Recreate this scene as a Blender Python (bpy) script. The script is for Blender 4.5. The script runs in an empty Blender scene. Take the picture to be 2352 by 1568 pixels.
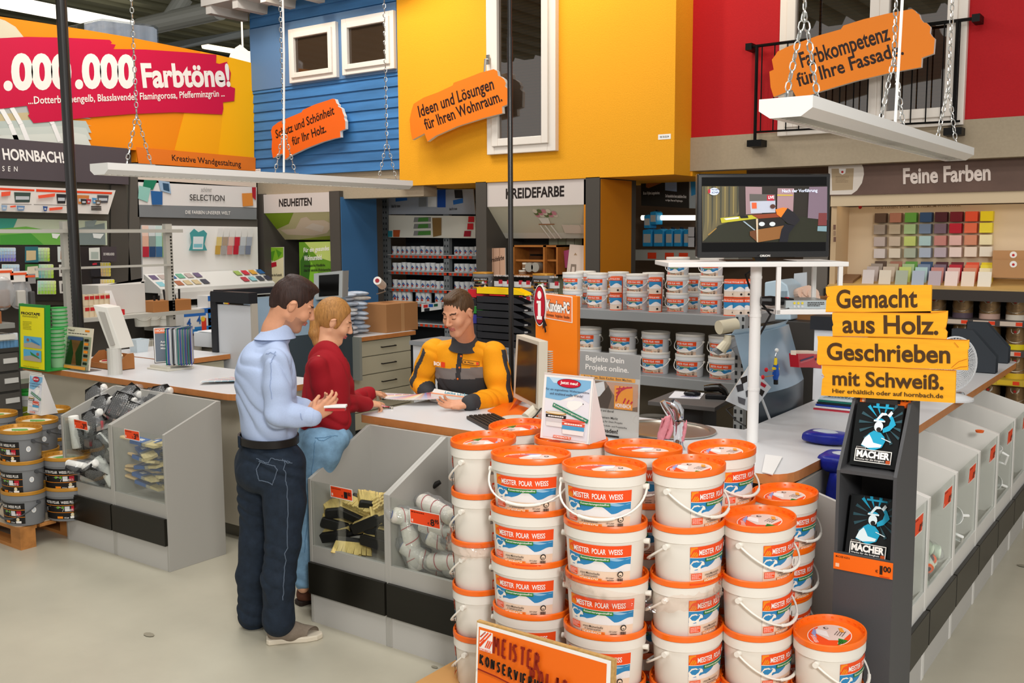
import bpy,bmesh,math,random
import numpy as np
from mathutils import Vector,Matrix
random.seed(7)
PI=math.pi
SC=bpy.context.scene
COL=SC.collection
# ---------------------------------------------------------------- camera, world, exposure, lights
F_PX,CX,CY,EYE=2246.0,1176.0,784.0,2.0
_p,_r,_a=math.radians(6.35),math.radians(0.28),math.radians(35.87)
FH=Vector((-math.sin(_a),math.cos(_a),0));RH=Vector((math.cos(_a),math.sin(_a),0));UPZ=Vector((0,0,1))
FW=FH*math.cos(_p)-UPZ*math.sin(_p)
_u0=RH.cross(FW)
CR=RH*math.cos(_r)-_u0*math.sin(_r)
CU=_u0*math.cos(_r)+RH*math.sin(_r)
EYEP=Vector((0,0,EYE))
cam=bpy.data.cameras.new('camera');camo=bpy.data.objects.new('camera',cam);COL.objects.link(camo)
cam.sensor_width=36.0;cam.lens=36.0*F_PX/2352.0;cam.clip_start=0.05;cam.clip_end=200
_m=Matrix((CR,CU,-FW)).transposed().to_4x4();_m.translation=EYEP
camo.matrix_world=_m;SC.camera=camo
SC.view_settings.view_transform='Standard';SC.view_settings.look='None'
SC.view_settings.exposure=0.0;SC.view_settings.gamma=1.0;SC.view_settings.use_curve_mapping=False
w=bpy.data.worlds.new('world');SC.world=w;w.use_nodes=True
w.node_tree.nodes['Background'].inputs[0].default_value=(1.0,0.985,0.96,1);w.node_tree.nodes['Background'].inputs[1].default_value=0.6
def area(name,loc,target,sx,sy,power,col=(1,1,1)):
 l=bpy.data.lights.new(name,'AREA');l.shape='RECTANGLE';l.size=sx;l.size_y=sy;l.energy=power;l.color=col
 o=bpy.data.objects.new(name,l);COL.objects.link(o);o.location=loc
 o.rotation_euler=(Vector(target)-Vector(loc)).to_track_quat('-Z','Y').to_euler();return o
area('ceiling_row_light',(-4.5,3.4,6.3),(-4.5,3.4,0),7,1.0,190,(1,.985,.96))
area('ceiling_row_light',(-2.6,0.4,6.3),(-3.4,2.4,0),6,1.0,170,(1,.985,.96))
area('ceiling_row_light',(-8.0,6.2,6.3),(-8.0,6.6,0),4,1.0,190,(1,.98,.95))
area('studio_light',(2.4,-1.2,3.7),(-3.2,4.5,0.9),1.0,1.0,250,(1,.98,.95))
def spot(name,loc,target,power,size=60,blend=.8,col=(1,.86,.62)):
 l=bpy.data.lights.new(name,'SPOT');l.energy=power;l.spot_size=math.radians(size);l.spot_blend=blend;l.shadow_soft_size=.06;l.color=col
 o=bpy.data.objects.new(name,l);COL.objects.link(o);o.location=loc
 o.rotation_euler=(Vector(target)-Vector(loc)).to_track_quat('-Z','Y').to_euler();return o
spot('facade_spot',(-5.15,7.5,5.2),(-5.0,8.5,4.35),75,75);spot('facade_spot',(-7.1,7.4,5.0),(-7.1,8.5,3.9),40,90);spot('facade_spot',(-3.6,7.9,5.4),(-3.75,8.85,4.5),70,80);spot('facade_spot',(-9.2,7.4,5.2),(-9.2,8.5,4.2),30,90)
# ---------------------------------------------------------------- pixel rays -> points on real planes of the shop
def ray(px,py):return FW+CR*((px-CX)/F_PX)-CU*((py-CY)/F_PX)
def at(px,py,**k):
 (ax,v),=k.items();i='XYZ'.index(ax);d=ray(px,py)
 return EYEP+d*((v-EYEP[i])/d[i])
def atp(px,py,p0,n):
 d=ray(px,py);n=Vector(n);return EYEP+d*((Vector(p0)-EYEP).dot(n)/d.dot(n))
def atv(px,py,hd):
 d=ray(px,py);return EYEP+d*(hd/d.dot(FH))
# ---------------------------------------------------------------- materials
def lin(h):
 if not isinstance(h,str):return tuple(h)[:3]
 h=h.lstrip('#');out=[]
 for i in(0,2,4):
  c=int(h[i:i+2],16)/255;out.append(c/12.92 if c<=.04045 else((c+.055)/1.055)**2.4)
 return tuple(out)
_MC={}
def M(col,rough=.55,metal=0.0,kind=None,s=8.0,amt=.12,bump=0.0,emit=0.0,spec=.28,coat=0.0):
 key=(col,rough,metal,kind,s,amt,bump,emit,spec,coat)
 if key in _MC:return _MC[key]
 m=bpy.data.materials.new('mat');m.use_nodes=True;nt=m.node_tree;N=nt.nodes;L=nt.links
 b=N['Principled BSDF'];c=lin(col);b.inputs['Base Color'].default_value=(*c,1)
 b.inputs['Roughness'].default_value=rough;b.inputs['Metallic'].default_value=metal
 b.inputs['Specular IOR Level'].default_value=spec;b.inputs['Coat Weight'].default_value=coat
 m.diffuse_color=(*c,1)
 if emit:b.inputs['Emission Color'].default_value=(*c,1);b.inputs['Emission Strength'].default_value=emit
 if kind:
  tc=N.new('ShaderNodeTexCoord');mp=N.new('ShaderNodeMapping');L.new(tc.outputs['Object'],mp.inputs[0])
  if kind=='woodx':mp.inputs['Scale'].default_value=(.12,1,1)
  if kind=='woodz':mp.inputs['Scale'].default_value=(1,1,.12)
  if kind=='woody':mp.inputs['Scale'].default_value=(1,.12,1)
  if kind=='brush':mp.inputs['Scale'].default_value=(1,1,.02)
  n=N.new('ShaderNodeTexNoise');n.inputs['Scale'].default_value=s;n.inputs['Detail'].default_value=6
  n.inputs['Roughness'].default_value=.62;L.new(mp.outputs[0],n.inputs['Vector'])
  cr=N.new('ShaderNodeMapRange');cr.inputs[1].default_value=.3;cr.inputs[2].default_value=.7
  cr.inputs[3].default_value=1-amt;cr.inputs[4].default_value=1+amt*.6;L.new(n.outputs[0],cr.inputs[0])
  mx=N.new('ShaderNodeMix');mx.data_type='RGBA';mx.blend_type='MULTIPLY';mx.inputs[0].default_value=1
  mx.inputs[6].default_value=(*c,1);L.new(cr.outputs[0],mx.inputs[7]);L.new(mx.outputs[2],b.inputs['Base Color'])
  if bump:
   bp=N.new('ShaderNodeBump');bp.inputs['Strength'].default_value=bump;bp.inputs['Distance'].default_value=.01
   L.new(n.outputs[0],bp.inputs['Height']);L.new(bp.outputs[0],b.inputs['Normal'])
 _MC[key]=m;return m
def clear(col='#ffffff',amount=.12,rough=.02,bump=0,s=30,milk=0):
 key=('clear',col,amount,rough,bump,milk)
 if key in _MC:return _MC[key]
 m=bpy.data.materials.new('clear');m.use_nodes=True;nt=m.node_tree;N=nt.nodes;L=nt.links
 N.remove(N['Principled BSDF']);out=N['Material Output']
 t=N.new('ShaderNodeBsdfTransparent');t.inputs[0].default_value=(*lin(col),1)
 g=N.new('ShaderNodeBsdfGlossy');g.inputs['Roughness'].default_value=rough
 fr=N.new('ShaderNodeLayerWeight');fr.inputs[0].default_value=.25
 mr=N.new('ShaderNodeMapRange');mr.inputs[3].default_value=amount*.45;mr.inputs[4].default_value=min(1,amount*4)
 L.new(fr.outputs['Fresnel'],mr.inputs[0])
 if bump:
  tc=N.new('ShaderNodeTexCoord');n=N.new('ShaderNodeTexNoise');n.inputs['Scale'].default_value=s;L.new(tc.outputs['Object'],n.inputs[0])
  bp=N.new('ShaderNodeBump');bp.inputs['Strength'].default_value=bump;bp.inputs['Distance'].default_value=.02
  L.new(n.outputs[0],bp.inputs['Height']);L.new(bp.outputs[0],g.inputs['Normal']);L.new(bp.outputs[0],fr.inputs['Normal'])
 mx=N.new('ShaderNodeMixShader');L.new(mr.outputs[0],mx.inputs[0]);L.new(t.outputs[0],mx.inputs[1]);L.new(g.outputs[0],mx.inputs[2])
 if milk:
  df=N.new('ShaderNodeBsdfDiffuse');df.inputs[0].default_value=(.9,.91,.92,1);m2=N.new('ShaderNodeMixShader');m2.inputs[0].default_value=milk
  L.new(mx.outputs[0],m2.inputs[1]);L.new(df.outputs[0],m2.inputs[2]);mx=m2
 L.new(mx.outputs[0],out.inputs['Surface']);_MC[key]=m;return m
# ---------------------------------------------------------------- objects
def tag(o,label=None,cat=None,group=None,kind=None):
 if label:o['label']=label
 if cat:o['category']=cat
 if group:o['group']=group
 if kind:o['kind']=kind
 return o
def thing(name,label,cat,loc=(0,0,0),rz=0.0,group=None):
 o=bpy.data.objects.new(name,None);COL.objects.link(o);o.empty_display_size=.05
 o.location=loc;o.rotation_euler=(0,0,rz);return tag(o,label,cat,group)
def root_loc(p):
 while p.parent is not None:p=p.parent
 return Vector(p.location)
def dup(root,loc=None,rz=None,label=None,group=None):
 r=root.copy();COL.objects.link(r)
 if loc is not None:r.location=loc
 if rz is not None:r.rotation_euler=(0,0,rz)
 if label:r['label']=label
 if group:r['group']=group
 for ch in list(root.children):
  c=ch.copy();COL.objects.link(c);c.parent=r
  for g in ch.children:
   d=g.copy();COL.objects.link(d);d.parent=c
 return r
def mesh_obj(name,vs,fs,mats,mi=None,parent=None,smooth=None,bevel=0.0):
 me=bpy.data.meshes.new(name)
 if parent is not None:
  rl=root_loc(parent)
  if rl.length:vs=[Vector(v)-rl for v in vs]
 me.from_pydata([tuple(v)for v in vs],[],fs)
 if not isinstance(mats,(list,tuple)):mats=[mats]
 for m in mats:me.materials.append(m)
 n=len(me.polygons)
 if mi is not None and n:me.polygons.foreach_set('material_index',list(mi)[:n])
 if smooth:
  me.polygons.foreach_set('use_smooth',[True]*n);me.set_sharp_from_angle(angle=smooth)
 me.update()
 o=bpy.data.objects.new(name,me);COL.objects.link(o)
 if parent is not None:o.parent=parent
 if bevel:
  b=o.modifiers.new('b','BEVEL');b.width=bevel;b.segments=2;b.limit_method='ANGLE';b.angle_limit=.7
 return o
class MB:
 def __init__(s):s.v=[];s.f=[];s.m=[]
 def add(s,vs,fs,mi=0):
  k=len(s.v);s.v+=[Vector(v)for v in vs];s.f+=[[i+k for i in f]for f in fs]
  s.m+=list(mi)if isinstance(mi,(list,tuple))else[mi]*len(fs);return s
 def box(s,a,b,mi=0):
  x0,y0,z0=a;x1,y1,z1=b
  return s.add([(x0,y0,z0),(x1,y0,z0),(x1,y1,z0),(x0,y1,z0),(x0,y0,z1),(x1,y0,z1),(x1,y1,z1),(x0,y1,z1)],
  [(0,3,2,1),(4,5,6,7),(0,1,5,4),(1,2,6,5),(2,3,7,6),(3,0,4,7)],mi)
 def cb(s,c,size,mi=0,R=None):
  hx,hy,hz=size[0]/2,size[1]/2,size[2]/2;c=Vector(c)
  P=[Vector((sx*hx,sy*hy,sz*hz))for sz in(-1,1)for sx,sy in((-1,-1),(1,-1),(1,1),(-1,1))]
  if R is not None:
   if not isinstance(R,Matrix):R=Matrix.Rotation(R,3,'Z')
   P=[R@p for p in P]
  return s.add([c+p for p in P],[(0,3,2,1),(4,5,6,7),(0,1,5,4),(1,2,6,5),(2,3,7,6),(3,0,4,7)],mi)
 def ext(s,poly,d,mi=0,side=None):
  """closed 3D polygon extruded along vector d"""
  n=len(poly);P=[Vector(p)for p in poly];d=Vector(d)
  fs=[list(range(n))[::-1],list(range(n,2*n))]+[(i,(i+1)%n,n+(i+1)%n,n+i)for i in range(n)]
  return s.add(P+[p+d for p in P],fs,[mi,mi]+[mi if side is None else side]*n)
 def tube(s,pts,r,n=8,mi=0,closed=False,cap=True):
  P=[Vector(p)for p in pts];k=len(P);rr=r if isinstance(r,(list,tuple))else[r]*k
  T=[]
  for i in range(k):
   a=P[(i-1)%k]if(closed or i>0)else P[i];b=P[(i+1)%k]if(closed or i<k-1)else P[i]
   t=(b-a);T.append(t.normalized()if t.length>1e-9 else Vector((0,0,1)))
  u=T[0].orthogonal().normalized();vs=[]
  for i in range(k):
   u=(u-T[i]*u.dot(T[i]));u=u.normalized()if u.length>1e-6 else T[i].orthogonal().normalized()
   w_=T[i].cross(u)
   vs+=[P[i]+(u*math.cos(2*PI*j/n)+w_*math.sin(2*PI*j/n))*rr[i]for j in range(n)]
  fs=[]
  for i in range(k if closed else k-1):
   q=(i+1)%k
   fs+=[(i*n+j,i*n+(j+1)%n,q*n+(j+1)%n,q*n+j)for j in range(n)]
  if cap and not closed:fs+=[list(range(n))[::-1],list(range((k-1)*n,k*n))]
  return s.add(vs,fs,mi)
 def lathe(s,prof,n=32,c=(0,0,0),sx=1.0,sy=1.0,mi=0,R=None):
  """profile [(radius, z)], closed at both ends when radius is 0"""
  c=Vector(c);vs=[];k=len(prof)
  for r,z in prof:
   for j in range(n):
    a=2*PI*j/n;p=Vector((r*math.cos(a)*sx,r*math.sin(a)*sy,z))
    vs.append(c+(R@p if R is not None else p))
  fs=[];ms=[]
  for i in range(k-1):
   for j in range(n):
    fs.append((i*n+j,i*n+(j+1)%n,(i+1)*n+(j+1)%n,(i+1)*n+j));ms.append(mi[i]if isinstance(mi,(list,tuple))else mi)
  if prof[0][0]>1e-6:fs.append(list(range(n))[::-1]);ms.append(ms[0])
  if prof[-1][0]>1e-6:fs.append(list(range((k-1)*n,k*n)));ms.append(ms[-1]if ms else 0)
  return s.add(vs,fs,ms)
 def ell(s,c,r,n=14,mi=0,R=None):
  r=(r,r,r)if not isinstance(r,(list,tuple))else r
  pr=[(math.sin(PI*i/n),-math.cos(PI*i/n))for i in range(n+1)]
  c=Vector(c);vs=[]
  for q,z in pr:
   for j in range(n):
    a=2*PI*j/n;p=Vector((q*math.cos(a)*r[0],q*math.sin(a)*r[1],z*r[2]));vs.append(c+(R@p if R is not None else p))
  return s.add(vs,[(i*n+j,i*n+(j+1)%n,(i+1)*n+(j+1)%n,(i+1)*n+j)for i in range(n)for j in range(n)],mi)
 def build(s,name,mats,parent=None,smooth=None,bevel=0.0):return mesh_obj(name,s.v,s.f,mats,s.m,parent,smooth,bevel)
def struct(name,mb,mats,parent=None,**k):
 o=mb.build(name,mats,parent,**k);o['kind']='structure';return o
# ---------------------------------------------------------------- flat graphics: lettering, prints, stickers on a surface
_TC={}
def text_geo(s_,bold=0.0):
 k=(s_,bold)
 if k not in _TC:
  cu=bpy.data.curves.new('t','FONT');cu.body=s_;cu.offset=bold;cu.resolution_u=5 if len(s_)<15 else 2
  ob=bpy.data.objects.new('t',cu);me=bpy.data.meshes.new_from_object(ob)
  V=np.array([v.co[:2]for v in me.vertices])if len(me.vertices)else np.zeros((0,2));Fs=[tuple(p.vertices)for p in me.polygons]
  bpy.data.objects.remove(ob);bpy.data.curves.remove(cu);bpy.data.meshes.remove(me)
  if len(V):
   lo,hi=V.min(0),V.max(0);V=(V-lo)/np.maximum(hi-lo,1e-6)
  _TC[k]=(V,Fs)
 return _TC[k]
class Art:
 """2D shapes in metres, stacked in thin print layers"""
 def __init__(s,eps=.0005):s.v=[];s.f=[];s.m=[];s.mats=[];s.lay=0;s.eps=eps
 def mi(s,m):
  if m not in s.mats:s.mats.append(m)
  return s.mats.index(m)
 def add(s,P,Fs,m,up=1):
  s.lay+=up;k=len(s.v);s.v+=[(p[0],p[1],s.lay)for p in P];s.f+=[[i+k for i in f]for f in Fs];s.m+=[s.mi(m)]*len(Fs);return s
 def rect(s,x0,y0,x1,y1,m,nx=1):
  P=[];Fs=[]
  for i in range(nx+1):
   x=x0+(x1-x0)*i/nx;P+=[(x,y0),(x,y1)]
  return s.add(P,[(2*i,2*i+2,2*i+3,2*i+1)for i in range(nx)],m)
 def poly(s,pts,m):return s.add(pts,[list(range(len(pts)))],m)
 def ell(s,x,y,rx,ry,m,n=28,a0=0,a1=2*PI):
  return s.poly([(x+rx*math.cos(a0+(a1-a0)*i/n),y+ry*math.sin(a0+(a1-a0)*i/n))for i in range(n)],m)
 def line(s,pts,wd,m):
  for(x0,y0),(x1,y1)in zip(pts,pts[1:]):
   d=math.hypot(x1-x0,y1-y0)or 1;nx,ny=-(y1-y0)/d*wd/2,(x1-x0)/d*wd/2
   s.add([(x0-nx,y0-ny),(x1-nx,y1-ny),(x1+nx,y1+ny),(x0+nx,y0+ny)],[(0,1,2,3)],m,up=0)
  s.lay+=1;return s
 def text(s,t,x0,y0,x1,y1,m,bold=.012,rot=0.0,vert=None):
  """fits the lettering's bounding box to the rectangle, turned by rot about its lower left corner; vert = up vector for a sheared line"""
  V,Fs=text_geo(t,bold);c,q=math.cos(rot),math.sin(rot);W,H=x1-x0,y1-y0
  ex=(c*W,q*W);ey=(-q*H,c*H)if vert is None else vert
  return s.add([(x0+a*ex[0]+b*ey[0],y0+a*ex[1]+b*ey[1])for a,b in V],Fs,m)
 def lines(s,x0,y0,x1,y1,n,m,fill=.5,seed=1):
  """n rows of small print too small to read, as broken strokes"""
  rd=random.Random(seed);h=(y1-y0)/n
  for i in range(n):
   x=x0;e=x1-(x1-x0)*rd.random()*.3
   while x<e:
    wd=(x1-x0)*rd.uniform(.06,.16);yy=y1-(i+.5)*h;xe=min(x+wd,e)
    s.add([(x,yy-h*fill/2),(xe,yy-h*fill/2),(xe,yy+h*fill/2),(x,yy+h*fill/2)],[(0,1,2,3)],m,up=0);x+=wd+(x1-x0)*.025
  s.lay+=1;return s
 def build(s,name,fn,parent=None):
  return mesh_obj(name,[fn(x,y,l*s.eps)for x,y,l in s.v],s.f,s.mats,s.m,parent)
class Pl:
 """a flat surface: origin, right, up; uv() reads where a line of sight meets it"""
 def __init__(s,o,ex,ey):
  s.o=Vector(o);s.ex=Vector(ex).normalized();s.ey=Vector(ey).normalized();s.n=s.ex.cross(s.ey).normalized()
 def __call__(s,x,y,l=0.0):return s.o+s.ex*x+s.ey*y+s.n*l
 def uv(s,px,py):
  d=atp(px,py,s.o,s.n)-s.o;return(d.dot(s.ex),d.dot(s.ey))
def plY(y,off=0.0):return Pl((0,y-off,0),(1,0,0),(0,0,1))
def plX(x):return Pl((x,0,0),(0,1,0),(0,0,1))
def ptext(a,pl,t,p0,p1,ptop,m,bold=.012):
 """lettering whose bottom-left, bottom-right and top-left corners are sighted on plane pl"""
 x0,y0=pl.uv(*p0);x1,y1=pl.uv(*p1);tx,ty=pl.uv(*ptop)
 V,Fs=text_geo(t,bold)
 a.add([(x0+q*(x1-x0)+b*(tx-x0),y0+q*(y1-y0)+b*(ty-y0))for q,b in V],Fs,m)
def ppoly(a,pl,pts,m):a.poly([pl.uv(*p)for p in pts],m)
ORD=['first','second','third','fourth','fifth','sixth','seventh','eighth','ninth','tenth','eleventh','twelfth','thirteenth','fourteenth','fifteenth','sixteenth','seventeenth','eighteenth','nineteenth','twentieth']
WHITE='#f2f0ec';ORANGE='#f07014';RED='#e2401c';INK='#1c1a1a'
# ================================================================ the setting
def sc(off,k):return lambda*P:[(off[0]+x/k,off[1]+y/k)for x,y in P]
mb=MB().box((-46,-8,-.1),(9,42,0));FLOORM=M('#b9b3a0',.3,kind='n',s=.9,amt=.13,spec=.6);struct('floor',mb,FLOORM)
a=Art(.0004)
for y in(1.2,7.4):a.line([(-9,y),(4,y)],.006,M('#8f8877'))
a.line([(-.1,-6),(-.1,12)],.006,M('#8f8877'))
o=a.build('trim_1',lambda x,y,l:Vector((x,y,.0005+l)));o['kind']='structure'
rd_=random.Random(2);a=Art(.0003)
for i in range(16):
 x,y,r=rd_.uniform(-6.2,-.2),rd_.uniform(2.0,7.5),rd_.uniform(.01,.03)
 a.ell(x,y,r*1.8,r,M('#8d8674',.6),9)
o=a.build('floor_scuffs',lambda x,y,l:Vector((x,y,.001+l)));tag(o,None,None,None,'stuff')
mb=MB()
for i in range(62):
 x=-46+i*.75;mb.ext([(x,-8,7.2),(x+.35,-8,7.2),(x+.45,-8,7.4),(x+.75,-8,7.4),(x+.75,-8,7.46),(x,-8,7.46)],(0,50,0))
struct('ceiling',mb,M('#8a8a72',.7))
mb=MB().box((-20,10.9,0),(4,11,3.2));struct('wall_back',mb,M('#6b5a4a',.8))
def truss(nm,A,B,h,r,lab,n=9,m='#8e989c',**k):
 t=thing(nm,lab,'roof truss',((A[0]+B[0])/2,(A[1]+B[1])/2,A[2]-h));A=Vector(A);B=Vector(B);dn=Vector((0,0,-h));mt=M(m,.5)
 MB().tube([A,B],r,6).build('top_chord',mt,t);MB().tube([A+dn,B+dn],r*1.3,6).build('bottom_chord',mt,t)
 d=MB()
 for i in range(n):
  p,q=A.lerp(B,i/n),A.lerp(B,(i+.5)/n)+dn;e=A.lerp(B,(i+1)/n);d.tube([p,q,e],r*.8,6)
 d.build('lattice',mt,t)
truss('roof_truss',(-30,13,7.1),(-17.5,30,7.1),1.25,.11,'grey steel lattice roof truss behind the curved orange sign wall')
truss('roof_truss',(-24,8,7.1),(-24,30,7.1),.9,.1,'slimmer dark steel truss crossing under the sheet roof behind the first truss',12,'#6d756f')
t=thing('ventilation_duct','thick pale grey round ventilation duct slanting under the roof','duct',(-17,16,6))
MB().tube([atv(325,62,19),atv(505,22,17)],.17,16).build('pipe',M('#c9cac2',.4),t);MB().tube([atv(390,45,18.2),atv(425,-8,18.2)],.15,16).build('branch',M('#bcbeb6',.4),t)
tag(MB().ext([atv(330,108,24),atv(580,65,22),atv(580,80,22),atv(380,116,24)],(.15,.2,.03)).build('steel_beam',M('#aab2b6',.5)),'pale steel roof beam rising toward the blue house','beam')
MBx=MB()
for p,q in(((0,2,19),(305,62,23)),):
 tag(MBx.tube([atv(*p),atv(*q)],.14,8).build('light_trunking',M('#fff6e6',.4,emit=1.6)),'long white fluorescent light line under the roof at upper left','ceiling light')
tag(MB().tube([atv(468,106,24),atv(576,124,26)],.07,6).build('light_trunking',M('#ffe9c0',.4,emit=2.0)),'short warm fluorescent light line beside the blue house corner','ceiling light')
_l=atv(558,136,21);_m=MB().tube([atv(575,150,21),atv(540,122,21)],.22,8);_m.tube([_l,(_l.x,_l.y,7.2)],.02,5);tag(_m.build('hanging_lamp',M('#fff2dc',.4,emit=1.2)),'round bright hall lamp half hidden behind the orange sign wall','ceiling light')
P0=[atp(x,y,(-11.2,7,0),(1,0,0))for x,y in((188,108),(362,120),(360,68),(352,62),(232,47),(190,58))];P0[0].z=P0[1].z=3.0
t=thing('wrapped_pallet_load','film-wrapped load of goods stored on top of the orange sign wall','pallet load',P0[0])
MB().ext(P0,(-.9,0,0)).build('goods',M('#b9c0c8',.5,kind='brush',s=5,amt=.35),t)
MB().ext([p+Vector((.03,0,.02))for p in P0],(-.98,0,0)).build('stretch_film',clear('#eef2f6',.25,.15,.6,6),t)
# ---------------- model house fronts
YB,YY,YR=8.55,8.5,8.86
BLUE=M('#3f76ab',.55,kind='woodx',s=7,amt=.28,bump=.12)
P=plY(YB);xl=P.uv(585,300)[0];xr=P.uv(916,300)[0]+.25
mb=MB();zb=P.uv(650,398)[1]-.03;k=0;z=zb;H_=.118
wz0,wz1=P.uv(673,194)[1],P.uv(673,70)[1]
while z<4.75:
 mb.add([(xl,YB-.022,z),(xr,YB-.022,z),(xr,YB-.004,z+H_),(xl,YB-.004,z+H_)],[(0,1,2,3)])
 mb.add([(xl,YB-.022,z),(xr,YB-.022,z),(xr,YB,z-.004),(xl,YB,z-.004)],[(3,2,1,0)]);z+=H_
mb.box((xl,YB,zb),(xr,YB+.2,4.85));mb.add([(xl,YB-.022,zb),(xl,YB,zb),(xl,YB,4.8),(xl,YB-.022,4.8)],[(0,1,2,3)])
struct('wall_blue',mb,BLUE)
mb=MB().box((xl,YB-.03,wz0-.02),(P.uv(916,150)[0],YB-.018,wz1+.1));struct('trim_2',mb,M('#5d7fa6',.5))
GREY=M('#a5967f',.8,kind='n',s=40,amt=.06,bump=.1)
mb=MB().box((xl,YB+.02,2.42),(P.uv(925,400)[0]+.3,YB+.25,zb));struct('wall_band_left',mb,GREY)
mb=MB();zz=4.86
mb.box((xl-.35,YB-.5,zz),(xr+.2,YB+.3,zz+.08))
for i in range(5):mb.box((xl-.28+i*.52,YB-.48,zz-.1),(xl-.18+i*.52,YB+.1,zz))
struct('trim_3',mb,M('#cfc9c0',.6))
YEL=M('#eda41c',.75,kind='n',s=90,amt=.07,bump=.35);Q=plY(YY)
yx0=Q.uv(916,300)[0];yx1=-4.245;yz=2.54
mb=MB().box((yx0,YY,yz),(yx1,YR+.02,5.4));mb.box((yx0,YR,yz),(yx1+.02,10.2,yz+.12));struct('wall_yellow',mb,YEL)
REDM=M('#b30f18',.7,kind='n',s=90,amt=.06,bump=.12);R_=plY(YR)
rz=R_.uv(1900,296)[1];gz=R_.uv(1700,388)[1]
mb=MB().box((yx1,YR,rz),(-.6,YR+.2,5.6));struct('wall_red',mb,REDM)
mb=MB().box((yx1,YR-.015,gz),(-.6,YR+.2,rz));struct('wall_band_right',mb,GREY)
WH=M('#e6ddd2',.35);GL=M('#3a2c20',.04,spec=.9);BL=M('#6e5a3c',.5)
def window(nm,pl,tl,tr,br,bl,fr=.09,sash=.055,blind=False,mull=None,y0=None,y1=None):
 (x0,_),(x1,_)=pl.uv(*bl),pl.uv(*br);z0=(pl.uv(*bl)[1]+pl.uv(*br)[1])/2 if y0 is None else y0;z1=(pl.uv(*tl)[1]+pl.uv(*tr)[1])/2 if y1 is None else y1
 Y=pl.o.y;w=MB()
 def ring(a0,b0,a1,b1,t,y0,y1):w.box((a0,y0,b0),(a0+t,y1,b1));w.box((a1-t,y0,b0),(a1,y1,b1));w.box((a0+t,y0,b0),(a1-t,y1,b0+t));w.box((a0+t,y0,b1-t),(a1-t,y1,b1))
 ring(x0,z0,x1,z1,fr,Y-.06,Y+.02)
 cells=[(x0+fr*.8,x1-fr*.8)]if mull is None else[(x0+fr*.8,mull),(mull,x1-fr*.8)]
 for c0,c1 in cells:ring(c0,z0+fr*.8,c1,z1-fr*.8,sash,Y-.085,Y-.01)
 f=struct(nm,w,WH,bevel=.006)
 g=MB()
 for c0,c1 in cells:g.box((c0+sash,Y-.045,z0+fr+sash*.6),(c1-sash,Y-.035,z1-fr-sash*.6))
 o=g.build('pane',clear('#cdb89a',.42,.01)if blind else GL,f)
 if blind:
  s_=MB();b_=MB()
  for c0,c1 in cells:
   b_.box((c0+sash,Y-.006,z0+fr),(c1-sash,Y-.001,z1-fr))
   zz=z0+fr+.02
   while zz<z1-fr-.03:
    s_.add([(c0+sash+.005,Y-.022,zz),(c1-sash-.005,Y-.022,zz),(c1-sash-.005,Y-.012,zz+.028),(c0+sash+.005,Y-.012,zz+.028)],[(0,1,2,3)]);zz+=.032
  s_.build('blind_slats',BL,f);b_.build('reveal',M('#35281a',.8),f)
 return f
window('window_1',plY(YB,.02),(671,70),(779,50),(781,178),(673,193),.07,.06)
window('window_2',plY(YB,.02),(793,46),(911,25),(913,158),(794,175),.07,.06)
f=window('window_3',Q,(1126,-60),(1280,-60),(1283,346),(1126,357),.10,.08,True,y1=4.9)
hx,hz=Q.uv(1133,140);h=MB().box((hx-.02,YY-.1,hz-.05),(hx+.02,YY-.085,hz+.05));h.tube([(hx,YY-.1,hz),(hx,YY-.14,hz),(hx-.01,YY-.14,hz-.13)],.012,8);h.build('handle',M('#c9c7c2',.25,1),f)
mx=R_.uv(2020,200)[0]
window('window_4',R_,(1795,-60),(2225,-60),(2215,290),(1790,312),.09,.08,True,mull=mx,y1=5.2)
def sticker(pl,tl,br,txt):
 x0,z1=pl.uv(*tl);x1,z0=pl.uv(*br);a=Art(.0006);a.rect(x0,z0,x1,z1,M(WHITE));a.text(txt,x0+.02,z0+.015,x1-.02,z1-.015,M(INK))
 return a.build('code_sticker',lambda x,y,l:pl(x,y,l+.002))
tag(sticker(Q,(1512,309),(1541,319),'RB 50.02.04'),'small white code sticker low on the yellow wall','sticker')
tag(sticker(plY(YB,.025),(586,388),(599,394),'91540'),'tiny white code sticker at the foot of the blue boards','sticker')
t=thing('balcony_railing','black iron balcony railing in front of the red wall window','railing',(-3,YR-.2,rz));K=M('#141312',.45,.6);YG=YR-.13
pg=plY(YG);A0,A1=Vector(pg(*pg.uv(1722,108))),Vector(pg(*pg.uv(2243,42)))
MB().tube([A0,A1],.014,6).build('handrail',K,t)
b0,b1=Vector(pg(*pg.uv(1738,303))),Vector(pg(*pg.uv(2205,278)))
MB().tube([b0,b1],.009,6).build('bottom_rail',K,t)
for px in(1741,2205):
 q=A0.lerp(A1,(px-1722)/521);e=Vector((q.x,YG,rz-.1));m_=MB().tube([q,e],.016,6);m_.box((e.x-.07,YG-.02,e.z-.03),(e.x+.07,YR,e.z+.03));m_.build('post',K,t)
for e in(A0,A1):MB().box((e.x-.03,YG-.03,e.z-.03),(e.x+.03,YR,e.z+.03)).build('wall_bracket',K,t)
m_=MB()
for i in range(1,16):
 q=A0.lerp(A1,i/16);m_.tube([q,(q.x,YG,b0.z+(b1.z-b0.z)*i/16)],.006,5)
m_.build('bar_lattice',K,t)
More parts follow.
